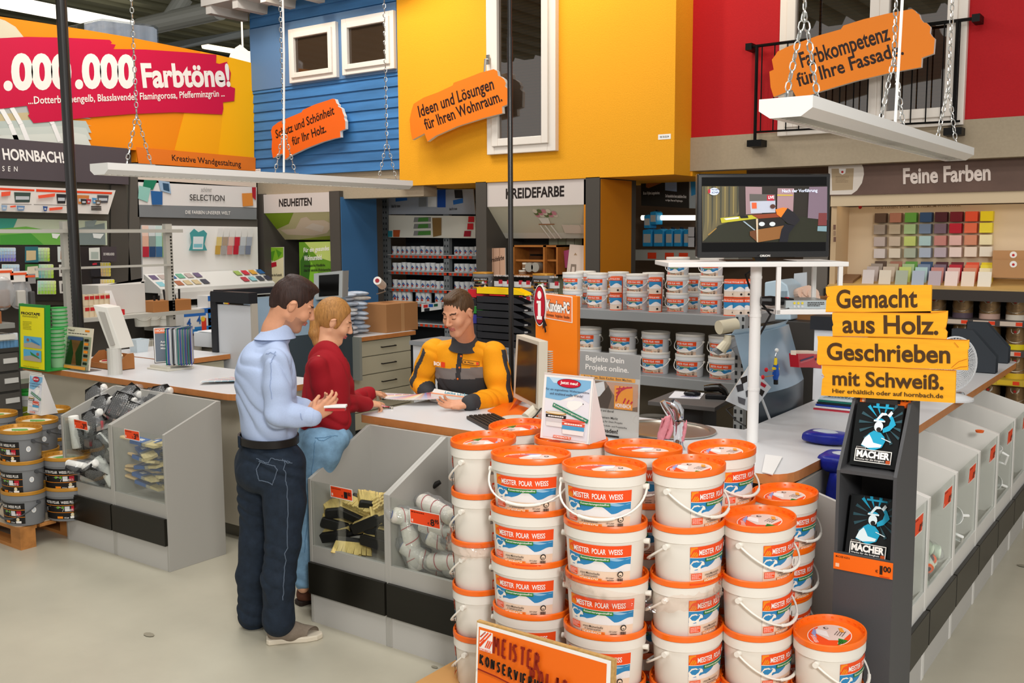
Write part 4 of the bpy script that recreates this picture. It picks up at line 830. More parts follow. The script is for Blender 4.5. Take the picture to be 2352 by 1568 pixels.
KB=M('#3a322b',.5);MB().ext([K4[0]+UPZ*-.016,K4[0]+ku*kl+UPZ*-.016,K4[0]+ku*kl+kv*.17+UPZ*-.016,K4[0]+kv*.17+UPZ*-.016],(0,0,.016)).build('base',KB,t,bevel=.003)
KC=M('#2a2420',.5)
for r in range(6):
 m_=MB()
 for c_ in range(19):m_.cb(K4[0]+ku*(.022+c_*(kl-.04)/18.5)+kv*(.02+r*.025)+UPZ*.003,(.016,.018,.009),0,Matrix((ku,kv,UPZ)).transposed())
 m_.build('key_row',KC,t,bevel=.0012)
tl=at(1125,786,Y=_q.y+.2);tr=at(1238,786,Y=_q.y+.2);zz=1.12;names=[('yellow letter tray on top of the tall black tray stack','#f2c80c')]+[(f'black letter tray, {ORD[i]} below the yellow one in the tall stack','#26262a')for i in range(7)]
ztop=at(1125,656,Y=_q.y+.2).z;hh=(ztop-zz)/8.2;xw=(tr.x-tl.x)
for i in range(8):
 lab,col=names[7-i];z=zz+i*hh+(.0 if i<7 else.012);t=thing('letter_tray',lab,'letter tray',(tl.x,_q.y+.2,z),group='letter trays in the tall stack');P_=M(col,.4)
 h_=hh*.93;b=MB();x0,x1,y0,y1=tl.x,tr.x,_q.y+.03,_q.y+.123
 b.box((x0,y0,z),(x1,y1,z+.004));b.build('base',P_,t)
 MB().ext([(x0,y0,z),(x1-.02,y0,z),(x1-.02,y0,z+h_*.35),(x1-.11,y0,z+h_*.95),(x0,y0,z+h_)],(0,.004,0)).build('near_side',P_,t)
 MB().ext([(x0,y1,z),(x1-.02,y1,z),(x1-.02,y1,z+h_*.35),(x1-.11,y1,z+h_*.95),(x0,y1,z+h_)],(0,.004,0)).build('far_side',P_,t);MB().box((x0,y0,z),(x0+.004,y1,z+h_*.9)).build('end_wall',P_,t)
 if i in(1,3,5,2):MB().box((x0+.1,y0+.02,z+.005),(x1-.03,y1-.03,z+.014)).build('paper',M('#e8e6e2',.6),t)
t2=at(1078,700,Y=_q.y+.125)
for i,(lab,col,y0,y1)in enumerate((('red letter tray behind the shopkeeper, top of the lower tray stack','#c8202c',665,685),('black letter tray under the red one behind the shopkeeper','#26262a',686,703),('green letter tray third in the lower stack behind the shopkeeper','#2f8a36',704,722),('violet letter tray at the bottom of the lower stack behind the shopkeeper','#3a3a8c',723,745))):
 z1,z0=at(1110,y0,Y=_q.y+.12).z,at(1110,y1,Y=_q.y+.12).z;xa,xb=at(1075,700,Y=_q.y+.12).x,at(1128,700,Y=_q.y+.12).x-.02
 t=thing('letter_tray',lab,'letter tray',(xa,_q.y+.12,z0),group='letter trays in the lower stack');b=MB()
 MB().ext([(xa,_q.y+.12,z0),(xb,_q.y+.12,z0),(xb,_q.y+.12,z1),(xa,_q.y+.12,z1)],(0,.005,0)).build('side',M(col,.4),t);MB().box((xa,_q.y+.12,z0),(xb,_q.y+.34,z0+.005)).build('base',M(col,.4),t);MB().box((xa,_q.y+.335,z0),(xb,_q.y+.34,z1)).build('far_side',M(col,.4),t)
zt_=at(1110,745,Y=_q.y+.12).z
tag(MB().box((xa,_q.y+.12,1.12),(xb,_q.y+.34,zt_)).build('tray_box',M('#34343a',.5),None,bevel=.003),'dark box carrying the lower tray stack behind the shopkeeper','box')
# ---------------- television on its white table
HT=4.46;tf=lambda x,y,hd:atv(x,y,hd);TW=M('#e9e7e4',.35)
t=thing('television_table','white steel television table on a round post rising from the counter','tv stand',(-1.77,4.42,1.0))
pb=at(1728,1014,Z=1.0);zsh=atv(1740,612,HT).z
MB().tube([(pb.x,pb.y,1.0),(pb.x,pb.y,zsh)],.0265,24).build('post',TW,t,smooth=.6)
for z in(1.25,1.6,1.78):MB().tube([(pb.x,pb.y,z),(pb.x,pb.y,z+.012)],.0285,24).build('post_collar',TW,t)
xl_,xr_=(atv(1535,610,HT)-pb).dot(RH),(atv(1950,610,HT)-pb).dot(RH);d0=HT-Vector((pb.x,pb.y,0)).dot(FH)
def rbx(a0,a1,b0,b1,z0,z1):return MB().ext([pb*1+RH*u+FH*v+UPZ*(z0-pb.z)for u,v in((a0,b0),(a1,b0),(a1,b1),(a0,b1))],UPZ*(z1-z0))
zt0,zt1=atv(1740,613,HT).z,atv(1740,602,HT).z
rbx(xl_,xr_,d0,d0+.42,zt0,zt1).build('table_top',TW,t,bevel=.003)
zr=atv(1860,722,HT).z;xa=(atv(1783,700,HT)-pb).dot(RH)
rbx(xa,xr_-.02,d0,d0+.4,zr,zr+.022).build('lower_tray',TW,t,bevel=.002);rbx(xa,xr_-.02,d0+.39,d0+.4,zr,zr+.05).build('tray_upstand',TW,t)
for u,v in((xa,d0),(xr_-.045,d0),(xa+.0,d0+.37),(xr_-.05,d0+.37)):rbx(u,u+.019,v,v+.019,zr,zt0).build('strut',TW,t)
MB().ext([at(x,y,Z=1.003)for x,y in((1750,1085),(1775,1091),(1797,1050),(1758,1045))],(0,0,.004)).build('base_plate',TW,t)
HV=HT+.12;vp=Pl(FH*HV+UPZ*EYE,RH,UPZ);t=thing('television','black flat television on the white table showing a workshop video','television',atv(1755,606,HV))
fv=sc((1580,380),4.355);V=lambda pts,off,dep,nm,m,**k:MB().ext([vp(*vp.uv(*p),off)for p in fv(*pts)],-vp.n*dep).build(nm,m,t,**k)
V(((95,82),(1428,78),(1412,915),(92,925)),0,.05,'casing',M('#0d0b0b',.18,spec=.7),bevel=.006);V(((138,118),(1388,112),(1378,855),(138,865)),.001,.003,'screen',M('#060505',.08))
V(((665,920),(800,916),(790,960),(690,962)),-.01,.04,'neck',M('#0d0b0b',.2));MB().ext([vp(*vp.uv(*p),0)+FH*.0 for p in fv((380,968),(1090,968))]+[vp(*vp.uv(*p),0)+FH*.2 for p in fv((1050,962),(400,962))],UPZ*.006).build('foot',M('#0d0b0b',.15),t)
def EM(c,e=.55):return M(c,.5,emit=e)
a=Art(.0004);vq=lambda pts,m:ppoly(a,vp,fv(*pts),m)
vq(((140,208),(1386,204),(1380,765),(140,772)),EM('#221c16'));vq(((140,208),(500,208),(510,490),(330,610),(145,760)),EM('#5a5238'))
for i,x in enumerate(range(150,500,42)):vq(((x,210),(x+18,210),(x+14,560-i*12),(x,700-i*28)),EM('#77693f' if i%2 else '#3a3a2e'))
vq(((145,765),(300,600),(620,500),(1380,520),(1380,765)),EM('#1f2012'));vq(((195,690),(280,622),(284,630),(205,700)),EM('#8a6a30'))
vq(((570,212),(735,215),(735,480),(575,490)),EM('#8c7377'));vq(((610,285),(868,290),(870,470),(625,478)),EM('#a7acb9'));vq(((610,285),(868,290),(868,352),(612,358)),EM('#54504c'));vq(((785,296),(855,296),(855,352),(785,352)),EM('#a3182c'));vq(((890,228),(1055,230),(1045,460),(885,450)),EM('#94777c'));vq(((1205,215),(1386,212),(1384,545),(1190,525)),EM('#6f5e6b'));vq(((1300,475),(1382,475),(1380,600),(1292,600)),EM('#6a3030'));vq(((1290,606),(1380,606),(1378,660),(1286,655)),EM('#6f8a92'))
vq(((632,372),(680,372),(682,430),(634,432)),EM('#c4552c'));vq(((886,290),(1040,292),(1040,304),(886,304)),EM('#b39a3a'))
vq(((318,525),(630,495),(690,530),(330,575)),EM('#a7a026'));vq(((630,495),(880,478),(935,515),(700,532)),EM('#7a3418'));vq(((352,530),(500,515),(505,530),(375,545)),EM('#c9ccc8'));vq(((510,505),(590,500),(598,525),(520,528)),EM('#0b0b0c'))
vq(((540,558),(560,558),(680,655),(672,662)),EM('#8a9aa5'));vq(((610,660),(685,640),(690,770),(612,700)),EM('#5a3316'));vq(((690,535),(960,520),(955,600),(695,630)),EM('#15100c'));vq(((690,640),(950,600),(950,725),(690,768)),EM('#7a4f24'));vq(((672,535),(692,532),(692,768),(680,765)),EM('#b8a58a'))
for x in(730,835):a.ell(*vp.uv(*fv((x,585))[0]),.014,.010,EM('#bcc2c4'),14)
a.ell(*vp.uv(*fv((838,410))[0]),.0125,.0105,EM('#4a2a1e'),14)
vq(((865,440),(940,420),(1000,430),(985,470),(920,520),(880,490)),EM('#d9701c'));vq(((985,425),(1060,480),(1110,545),(1060,600),(985,580),(920,520)),EM('#17141a'));vq(((960,585),(1060,600),(1000,680),(985,765),(900,765),(925,640)),EM('#0e0e18'))
a.ell(*vp.uv(*fv((253,262))[0]),.024,.0165,EM('#b9c7e6',.8),26)
for s_,p0,p1,pt,m in(('PROJEKT',(228,256),(312,253),(228,238),EM('#16161c')),('SCHAU',(228,282),(310,279),(228,262),EM('#16161c')),('Nach der Vorführung',(930,282),(1282,276),(930,240),EM('#c3cbe0',.8)),('LIVE',(792,336),(850,334),(792,306),EM('#e6e0e0',.8))):ptext(a,vp,s_,*fv(p0,p1,pt),m,.02)
a.rect(*vp.uv(*fv((192,278))[0]),*vp.uv(*fv((216,240))[0]),EM('#a3182c'))
ptext(a,vp,'ORION',*fv((708,913),(810,911),(708,891)),M('#d9d6d0',.3),.04);a.build('picture',lambda x,y,l:vp(x,y,l+.0045),t)
t=thing('remote_control','black remote control lying on the lower shelf of the television table','remote control',atv(1800,700,HT+.1));q_=[atv(x,y,HT+.1)for x,y in((1748,690),(1822,692))]
MB().tube([q_[0],q_[0].lerp(q_[1],.3),q_[1]],[.02,.024,.014],10).build('body',M('#141212',.35),t);MB().cb(q_[0].lerp(q_[1],.8)+UPZ*.016,(.018,.012,.006)).build('red_button',M('#c8202c',.4),t)
m_=MB();m_.tube([atv(1735,615,HT+.2),atv(1712,630,HT+.25),atv(1722,660,HT+.2),atv(1752,700,HT+.15),atv(1770,722,HT+.1),atv(1758,745,HT+.15),atv(1744,770,HT+.2)],.006,6);m_.tube([atv(1750,708,HT+.1),atv(1790,716,HT+.02),atv(1830,702,HT+.1),atv(1890,706,HT+.2)],.005,6)
tag(m_.build('video_cable',M(INK,.5)),'loose black cables coiled round the television post','cable')
t=thing('media_player','flat silver media player box on the lower shelf of the television table','media player',atv(1860,712,HT+.1));rbx(xa+.06,xr_-.07,d0+.06,d0+.28,zr+.023,zr+.06).build('casing',M('#b9c4c8',.3,.4),t)
a=Art(.0004)
for i in range(3):a.ell(.02+.018*i,.024,.006,.006,M('#d8c23c'),10);a.ell(.02+.018*i,.009,.006,.006,M('#c8c8c8'),10)
a.lines(.08,.008,.16,.03,3,DARK);o0=pb+RH*(xa+.08)+FH*(d0+.058)+UPZ*(zr+.024-pb.z);a.build('sockets',lambda x,y,l:o0+RH*x+UPZ*y-FH*l,t)
# ---------------- desk board, mouse, scanner by the rack
DK=M('#5d5a58',.5);t=thing('desk_board','dark grey desk board on a pillar leg in front of the white-bucket rack','desk',(-2.65,5.6,0));dq=[at(x,y,Z=.95)for x,y in((1488,921),(1642,936),(1684,911),(1552,896))]
MB().ext([(p.x,p.y,.925)for p in dq],(0,0,.026)).build('top',DK,t,bevel=.002);MB().box((-2.78,5.55,0),(-2.55,5.75,.925)).build('leg',M('#47484a',.5),t)
zd=.951;mp4=[at(x,y,Z=zd+.004)for x,y in((1536,912),(1608,915),(1618,902),(1550,898))]
t=thing('mouse_pad','white printed mouse pad on the grey desk board','mouse pad',mp4[0]);MB().ext([(p.x,p.y,zd)for p in mp4],(0,0,.004)).build('pad',M('#e6e6ea',.6),t)
a=Art(.0004);a.lines(.05,.06,.16,.12,4,M('#4a4a8a',.5));a.build('print',lambda x,y,l:Vector((mp4[0].x+x,mp4[0].y+y,zd+.0045+l)),t)
c=at(1590,903,Z=zd+.02);MB_=MB().ell((c.x,c.y,zd+.018),(.055,.032,.022),14,0,Matrix.Rotation(.4,3,'Z'));tag(MB_.build('computer_mouse',M('#15161a',.25),None,smooth=2),'black computer mouse on the white mouse pad','computer mouse')
c=at(1645,908,Z=zd+.02);t=thing('barcode_scanner','black barcode scanner in its cradle beside the computer mouse','scanner',(c.x,c.y,zd));R0=Matrix.Rotation(.3,3,'Z');KS=M('#17130f',.18,coat=.5)
MB().cb((c.x,c.y,zd+.015),(.13,.075,.03),0,R0).build('cradle',M('#1c1c1e',.4),t,bevel=.006);MB().tube([Vector((c.x,c.y,zd+.05))+R0@Vector(v)for v in((-.075,0,.012),(-.03,0,.018),(.02,0,.022),(.05,0,.0),(.065,0,-.03))],[.02,.026,.028,.022,.018],12).build('head',KS,t,smooth=1)
MB().tube([(c.x+.06,c.y+.02,zd+.01),(c.x+.13,c.y,zd-.03),at(1668,940,Y=5.3),at(1690,965,Y=5.25),at(1712,978,Y=5.2)],.004,6).build('cable',M(INK,.5),t)
# ---------------- right-hand counter: blue parcels, folders, fan, dark file holders
BLP=M('#1c2a9a',.28,kind='n',s=14,amt=.25,bump=.35)
for lab,px,py,z,s_,r in(('blue film-wrapped parcel lying on the counter, topmost of the pile behind the book stand',1897,1003,1.03,(.21,.15,.055),.2),('second blue film-wrapped parcel with a white label, under the top one',1905,1050,.985,(.24,.2,.08),-.2),('bulky blue film-wrapped parcel at the outer side of the pile',1872,1085,.87,(.15,.2,.2),.1),('bulky blue film-wrapped parcel next to the book stand side',1918,1100,.85,(.15,.2,.2),.35)):
 c=at(px,py,Z=z);c=Vector((c.x,c.y,z))if z>1 else Vector((max(c.x,-1.28),max(3.98,min(c.y,4.3)),z));m_=MB();n=16;vs=[];rd=random.Random(px)
 t=thing('blue_parcel',lab,'parcel',c,group='blue film-wrapped parcels');m_.ell(c,(s_[0]/2,s_[1]/2,s_[2]/2),16,0,Matrix.Rotation(r,3,'Z'))
 for v in m_.v:
  d=v-c;k=(abs(d.x/s_[0]*2)**4+abs(d.y/s_[1]*2)**4+abs(d.z/s_[2]*2)**4)**.25;q=1/max(k,.2);v.xyz=c+d*min(q,1.45)*(1+.04*math.sin(v.x*60+v.z*45))
 m_.build('wrapped_bundle',BLP,t,smooth=2);MB().ell(c+Vector((0,-.01,s_[2]*.45)),(s_[0]*.3,s_[1]*.2,.012),10).build('bright_label',M('#c4cdd6',.4),t)
c=[at(x,y,Z=1.0)for x,y in((1868,940),(1940,945),(1950,915),(1878,912))]
for i,(lab,col)in enumerate((('red-edged plastic folder at the bottom of the folder pile','#b53040'),('white plastic folder second from the bottom of the pile','#dfe3e6'),('blue plastic folder in the pile beside the yellow plank sign','#2a3f9a'),('black plastic folder in the pile beside the yellow plank sign','#20262c'),('green plastic folder under the printed one','#1f6f62'),('printed grey and white folder on top of the folder pile','#c9d6da'))):
 z=1.0+i*.011;t=thing('plastic_folder',lab,'folder',(c[0].x,c[0].y,z),group='plastic folders on the right counter');off=Vector((.004*i,.006*i,0))
 MB().ext([Vector((p.x,p.y,z))+off for p in(c[0],c[0]+Vector((.22,0,0)),c[0]+Vector((.22,.28,0)),c[0]+Vector((0,.28,0)))],(0,0,.0095)).build('cover',M(col,.35),t)
 if i==5:a=Art(.0004);a.rect(.015,.02,.2,.25,M('#8fa3ae',.4));a.lines(.03,.05,.19,.2,4,PALEW,.6);a.build('print',lambda x,y,l:Vector((c[0].x+off.x+x,c[0].y+off.y+y,z+.0097+l)),t)
fc=at(2150,915,Z=1.0);fc=Vector((-1.44,6.05,1.0));fd=atp(2190,835,fc,FH);t=thing('desk_fan','white desk fan with mesh cage standing behind the yellow plank sign','fan',fc);FW_=M('#d9dadc',.35)
Rr=(atp(2252,830,fc,FH)-fd).dot(RH);g=MB();dirn=(-FH+RH*.25).normalized();ux=dirn.cross(UPZ).normalized();uz=ux.cross(dirn)
def fp(r,th,dpt):return fd+(ux*math.cos(th)+uz*math.sin(th))*r+dirn*dpt
for i in range(12):g.tube([fp(Rr*(i+1)/12,2*PI*k/40,.055*(1-((i+1)/12)**2))for k in range(40)],.0022 if i<11 else.006,5,closed=True)
for k in range(46):g.tube([fp(Rr*j/8,2*PI*k/46+.05*j,.055*(1-(j/8)**2))for j in range(9)],.0018,4)
for k in range(30):g.tube([fp(Rr*j/5,2*PI*k/30,-.06*(1-(j/5)**2))for j in range(6)],.0018,4)
g.build('cage_mesh',FW_,t)
for k in range(4):
 th=PI/2*k+.4;MB().add([fp(.02,th,.0),fp(Rr*.55,th-.25,.012),fp(Rr*.86,th,.012),fp(Rr*.82,th+.4,-.012),fp(Rr*.4,th+.45,-.012)],[(0,1,2,3,4)]).build('blade',M('#b9c0c6',.4),t)
MB().tube([fd-dirn*.02,fd-dirn*.16],.05,16).build('motor',FW_,t);MB().tube([fd-dirn*.1,fd-dirn*.08-UPZ*Rr,(fd.x,fd.y,1.03)],.018,12).build('stem',FW_,t);MB().lathe([(.12,0),(.12,.012),(.07,.03),(.02,.04),(0,.04)],28,(fd.x,fd.y,1.0)).build('foot',FW_,t)
m_=MB().lathe([(.028,0),(.03,.012),(.02,.03),(0,.034)],18,at(2205,912,Z=1.0));tag(m_.build('silver_cup',M('#b4b8ba',.25,.8),None,smooth=1),'small silver base at the wood edge beside the fan','cup')
for lab,x0,y0 in(('dark grey file holder on the right counter behind the fan',2236,855),('second dark grey file holder on the right counter, farther back',2268,832)):
 c=at(x0,y0,Z=1.0);t=thing('file_holder',lab,'file holder',c,group='file holders on the right counter');GD=M('#33383e',.45);h_=.3
 for e in(0,.09):MB().ext([c+Vector((-.16,e,0)),c+Vector((.14,e,0)),c+Vector((.14,e,.12)),c+Vector((-.02,e,h_)),c+Vector((-.16,e,h_))],(0,.004,0)).build('side',GD,t)
 MB().box((c.x-.16,c.y,1.0),(c.x+.14,c.y+.094,1.004)).build('base',GD,t);MB().box((c.x-.16,c.y,1.0),(c.x-.156,c.y+.094,1.0+h_)).build('back',GD,t)
 MB().box((c.x-.1,c.y+.03,1.005),(c.x+.1,c.y+.06,1.1)).build('paper',M('#d9c9a8',.6),t)
# ================================================================ grey buckets on the left pallet
GBY=M('#7b7c7e',.4);GLD=M('#b8812c',.35,.15)
def label_black(a):
 L=.138;strip(a,-L,L,.015,.150,M('#1a1716',.45),18);a.text('MEISTER POLAR',-.12,.118,.0,.136,PALEW,.015);a.text('WEISS PLUS',.012,.118,.11,.136,PALEW,.015)
 strip(a,-L,L,.105,.108,LBL,10);strip(a,-L,L,.058,.061,LBL,10)
 a.poly([(-.12,.066),(-.12,.09),(-.08,.1),(-.03,.092),(.0,.098),(.03,.086),(.02,.066)],M('#d9d6d2',.5));a.rect(-.02,.086,.03,.1,M('#5f9a2c',.5))
 strip(a,.035,.068,.068,.1,M('#cfcfcf',.5),4);strip(a,.078,.112,.068,.1,M('#b3182c',.5),4);a.lines(.04,.066,.108,.084,2,PALEW,.5)
 a.ell(.085,.044,.012,.012,M('#e0cfa8',.5),16);strip(a,-.02,.02,.02,.034,LBL,4);strip(a,.07,.11,.02,.034,PALEW,5);a.text('10 Liter',.03,.02,.062,.03,PALEW,.01)
def label_dot(a):a.ell(0,.1,.018,.018,PALEW,20);a.ell(0,.1,.013,.013,M('#cfd2d6',.5),18)
def lid_plus(a):a.ell(0,0,.125,.095,M('#d8d0b8',.5),36);a.poly([(-.1,.0),(-.02,.06),(.06,.03),(-.04,-.03)],M('#5f9a4c',.5));a.lines(-.02,-.06,.09,.0,4,M('#8a6a3c',.5),.3)
GB=bucket('paint_bucket','x',GLD,GBY,GBY,'grey gold-lidded paint buckets on the left pallet',label_black,None,lid_plus,M('#4a4b4d',.4))
a=Art(.00025);label_dot(a);a.build('round_sticker',lambda x,y,q:onbody(x+.205,y,q),GB)
S=[]
def ctr(px,py,z,k=.128):p=at(px,py,Z=z);return p+FH*k
first=True
for desc,px,py,zr_,n,rz in(('front stack at the left picture edge',22,997,.75,3,4),('second stack',64,975,.75,3,-6),('rear stack, under the second tent card',95,950,.75,3,10),('low stack touching the bagged-roller bin',132,1060,.55,2,30),('hidden stack at the picture edge',-30,960,.75,3,0)):
 c=ctr(px,py,zr_)
 for k in range(n):
  top=n-1-k;w_='topmost' if top==0 else('lowest' if k==0 else ORD[top]+' from top');lab=f'grey gold-lidded paint bucket, {w_} of the {desc}';loc=(c.x,c.y,.15+k*BH);r=math.radians(rz+rdb.uniform(-4,4))
  if first:GB.location=loc;GB.rotation_euler=(0,0,r);GB['label']=lab;b=GB;first=False
  else:b=dup(GB,loc,r,lab)
  swing(b,.62 if k==0 and px==22 else.35,not(k==0 and px==22))
  S.append(c)
pr_=at(45,1265,Z=0);pallet('weathered wooden pallet under the grey gold-lidded buckets',-7.25,pr_.x,pr_.y,pr_.y+.78)
tag(MB().ext([(x,y,.1445)for x,y in rounded([(-7.25,pr_.y+.01),(pr_.x-.02,pr_.y+.01),(pr_.x-.02,pr_.y+.77),(-7.25,pr_.y+.77)],.06)],(0,0,.005)).build('slip_sheet',M('#b9a890',.7)),'beige card slip sheet under the grey gold-lidded buckets','cardboard sheet')
ZL2=.15+3*BH+.022;c=S[6];q0=at(49,950,Z=ZL2);q1=at(108,952,Z=ZL2);t=thing('tent_card','white tent card with red oval on the grey gold-lidded buckets','tent card',(c.x,c.y,ZL2))
tc2=Pl((q0.x,(q0.y+q1.y)/2,ZL2),(1,0,0),(0,.12,.99));w2=q1.x-q0.x;h2=tc2.uv(80,858)[1]
MB().ext([tc2(0,0),tc2(w2,0),tc2(w2,h2),tc2(0,h2)],-tc2.n*.004).build('front_board',M('#efece8',.5),t);a=Art(.0005);polar_card(a,w2,h2);a.build('print',lambda x,y,l:tc2(x,y,l+.0003),t)
B_=[tc2(0,0)+Vector((0,.12,0)),tc2(w2,0)+Vector((0,.12,0)),tc2(w2,h2),tc2(0,h2)];MB().ext(B_[1::-1]+B_[:1:-1],(0,-.004,0)).build('rear_board',M('#dcdad8',.5),t);MB().ext([tc2(w2,0),tc2(w2,h2),B_[1]],(.002,0,0)).build('side_gusset',M('#d9d6d4',.5),t)
GRL=M('#2f9a3c',.4);g5=bucket('paint_bucket','white paint bucket with green lid and lime label at the left picture edge',GRL,M('#dcdbd6',.4),M('#dcdbd6',.4),None,lambda a:(strip(a,-.135,.135,.03,.11,M('#9aa52c',.5),12),a.text('SILIKAT',-.06,.08,.06,.1,PALEW,.02),strip(a,-.135,.135,.018,.03,ORL,10)),None,None)
c5_=at(2,950,Z=.62)+FH*.5;g5.location=(c5_.x,c5_.y,.5);tag(MB().box((c5_.x-.2,c5_.y-.17,0),(c5_.x+.2,c5_.y+.17,.5)).build('display_plinth',M('#8a8780',.5),None,bevel=.003),'grey plinth carrying the white bucket with green lid','plinth')
# ================================================================ goods in the bins
def put(o,loc,e):o.location=loc;o.rotation_euler=e
WOODB=M('#d9b98a',.55,kind='woodx',s=30,amt=.15);BLU=M('#2f5ea0',.45);BRI=M('#cdbb8a',.85,kind='woodx',s=90,amt=.25);STEEL=M('#b7b2a4',.35,.7)
def wood_brush(lab):
 t=thing('flat_paint_brush',lab,'paint brush',group='wooden-handled brushes in the bin')
 MB().ext([(-.125,-.006,0),(-.12,-.014,0),(-.09,-.013,0),(-.03,-.011,0),(.0,-.024,0),(.03,-.03,0),(.03,.03,0),(.0,.024,0),(-.03,.011,0),(-.09,.013,0),(-.12,.014,0),(-.125,.006,0)],(0,0,.011)).build('handle',WOODB,t,bevel=.003)
 MB().box((.03,-.031,-.002),(.055,.031,.013)).build('ferrule',STEEL,t);MB().ext([(.055,-.03,-.001),(.11,-.033,.001),(.125,0,.003),(.11,.033,.001),(.055,.03,-.001)],(0,0,.013)).build('bristles',BRI,t)
 a=MB().box((-.04,-.031,-.003),(.034,.031,.0145));a.build('paper_sleeve',BLU,t);q=Art(.0005);q.rect(-.01,-.012,.018,.012,PALEW);q.lines(-.008,-.01,.016,.01,3,DARK,.4);q.build('sleeve_print',lambda x,y,l:Vector((x,y,.015+l)),t);return t
rd=random.Random(5);X0_=-5.518;wb=wood_brush('x');n=0
names=['at the very top','with its tip against the side panel','lying across the upper layer','with a blue sleeve facing front','second in the upper row','tilted toward the clear front','in the middle of the heap','half buried','under the middle row','leaning left in the middle row','at mid height near the right panel','low against the clear front','in the lower row by the left panel','lower row centre','lower row right','flat on the bin floor','bottom corner on the floor']
spots=[]
for i in range(17):
 lv=i//3;spots.append((.24+.06*((i*7)%3)-.03,.075+.07*(i%3)+(.02 if lv%2 else 0),.73-.052*lv-.012*(i%3),(.22,-.12,.05,-.3,.16)[i%5],(.12,-.1,.04,.2)[i%4]))
for i,(x,y,z,rz,ry)in enumerate(spots):
 lab='wooden brush with blue sleeve, '+names[i]
 b=wb if i==0 else dup(wb);b['label']=lab;put(b,(X0_+x,3.37+y,z),(rd.uniform(-.25,.25),ry,rz));b.scale=(1.28,1.28,1.28)
FLUF=M('#e9e6df',.9,kind='n',s=60,amt=.08,bump=.2);GRID=M('#211f1e',.45);BAG=clear('#fdfdfd',.06,.12,.6,30,.09);CARD=M('#d8b8a2',.6)
def roller_set(lab):
 t=thing('bagged_roller_set',lab,'paint roller set',group='bagged roller and tray sets');m_=MB();w_,h=.12,.17
 for i in range(9):x=-w_/2+w_*i/8;m_.box((x-.0018,-.003,0),(x+.0018,.003,h))
 for i in range(13):z=h*i/12;m_.box((-w_/2,-.003,z-.0018),(w_/2,.003,z+.0018))
 m_.build('grid_tray',GRID,t);MB().ext([(-w_/2,.003,0),(w_/2,.003,0),(w_/2,.05,0),(-w_/2,.05,0)],(0,0,.012)).build('tray_trough',GRID,t);MB().box((-w_/2,-.004,h-.004),(w_/2,.028,h+.004)).build('tray_rim',M('#1b1a1a',.3),t)
 MB().lathe([(0,-.075),(.012,-.075),(.022,-.073),(.025,-.066),(.025,.066),(.022,.073),(.012,.075),(0,.075)],18,(.0,.04,h-.02),R=Matrix.Rotation(PI/2,3,'Y')).build('roller_sleeve',FLUF,t,smooth=1)
 MB().box((-.03,.06,-.02),(.03,.064,.07)).build('header_card',CARD,t);MB().box((.035,.058,.02),(.05,.072,.1)).build('red_handle',M('#c8202c',.35),t,bevel=.003)
 b=MB().ell((0,.03,h/2),(.085,.055,.115),12)
 for v in b.v:d=v-Vector((0,.03,h/2));k=1+.06*math.sin(v.x*90)+.05*math.sin(v.z*70+v.y*50);v.xyz=Vector((0,.03,h/2))+d*k
 b.build('clear_bag',BAG,t,smooth=2);return t
rs=roller_set('x');X0_=-6.077
sp_=[(.13,.16,.8,(-.7,-.25,.35),'tilted left on top, its tray toward the front'),(.1,.3,.86,(-.9,.1,.1),'topmost at the back left'),(.27,.2,.82,(-.6,.2,.3),'leaning on top in the middle'),(.3,.34,.88,(-1.0,-.1,-.1),'topmost at the back'),(.44,.3,.84,(-.8,-.3,.2),'on top beside the empty-looking divider'),(.43,.18,.77,(-.5,.35,.5),'half over the divider, front right'),(.2,.08,.7,(-.3,-.4,.2),'behind the price tag'),(.2,.26,.9,(-.95,.2,-.2),'highest of the heap, centre'),(.5,.33,.9,(-.9,-.2,.3),'highest at the right, over the neighbouring bin'),(.02,.22,.86,(-.7,-.5,.5),'spilling over the left side panel'),(.38,.37,.87,(-1.1,.3,.6),'on top, nearest the counter edge'),(.08,.06,.6,(.1,.2,.1),'upright behind the clear front, left'),(.3,.06,.56,(.2,.6,.1),'slanted behind the clear front, centre'),(.42,.07,.6,(-.1,-.3,.2),'upright behind the clear front, right'),(.2,.07,.45,(1.2,.1,.3),'lying low behind the clear front'),(.4,.08,.43,(.9,-.5,.1),'on the bin floor, right')]
for i,(x,y,z,e,w_)in enumerate(sp_):
 b=rs if i==0 else dup(rs);b['label']='bagged white roller with black grid tray, '+w_;put(b,(X0_+x,3.37+y,z),e)
for i,(x,y,z,e,w_)in enumerate(((.08,.05,.72,(0,1.45,.1),'standing upright at the left'),(.17,.06,.425,(0,.12,.1),'lying on the floor at the left'),(.4,.06,.5,(0,.9,.15),'slanting at the right'))):
 o=MB().lathe([(0,-.11),(.015,-.11),(.03,-.107),(.033,-.1),(.033,.1),(.03,.107),(.015,.11),(0,.11)],20,R=Matrix.Rotation(PI/2,3,'Y')).build('roller_sleeve',FLUF,None,smooth=1);put(o,(X0_+x,3.37+y,z),e);tag(o,'loose white roller sleeve in the bagged-roller bin, '+w_,'paint roller','loose roller sleeves')
BLK=M('#221f1c',.5);CRM=M('#d9bf78',.85,kind='woodz',s=60,amt=.3)
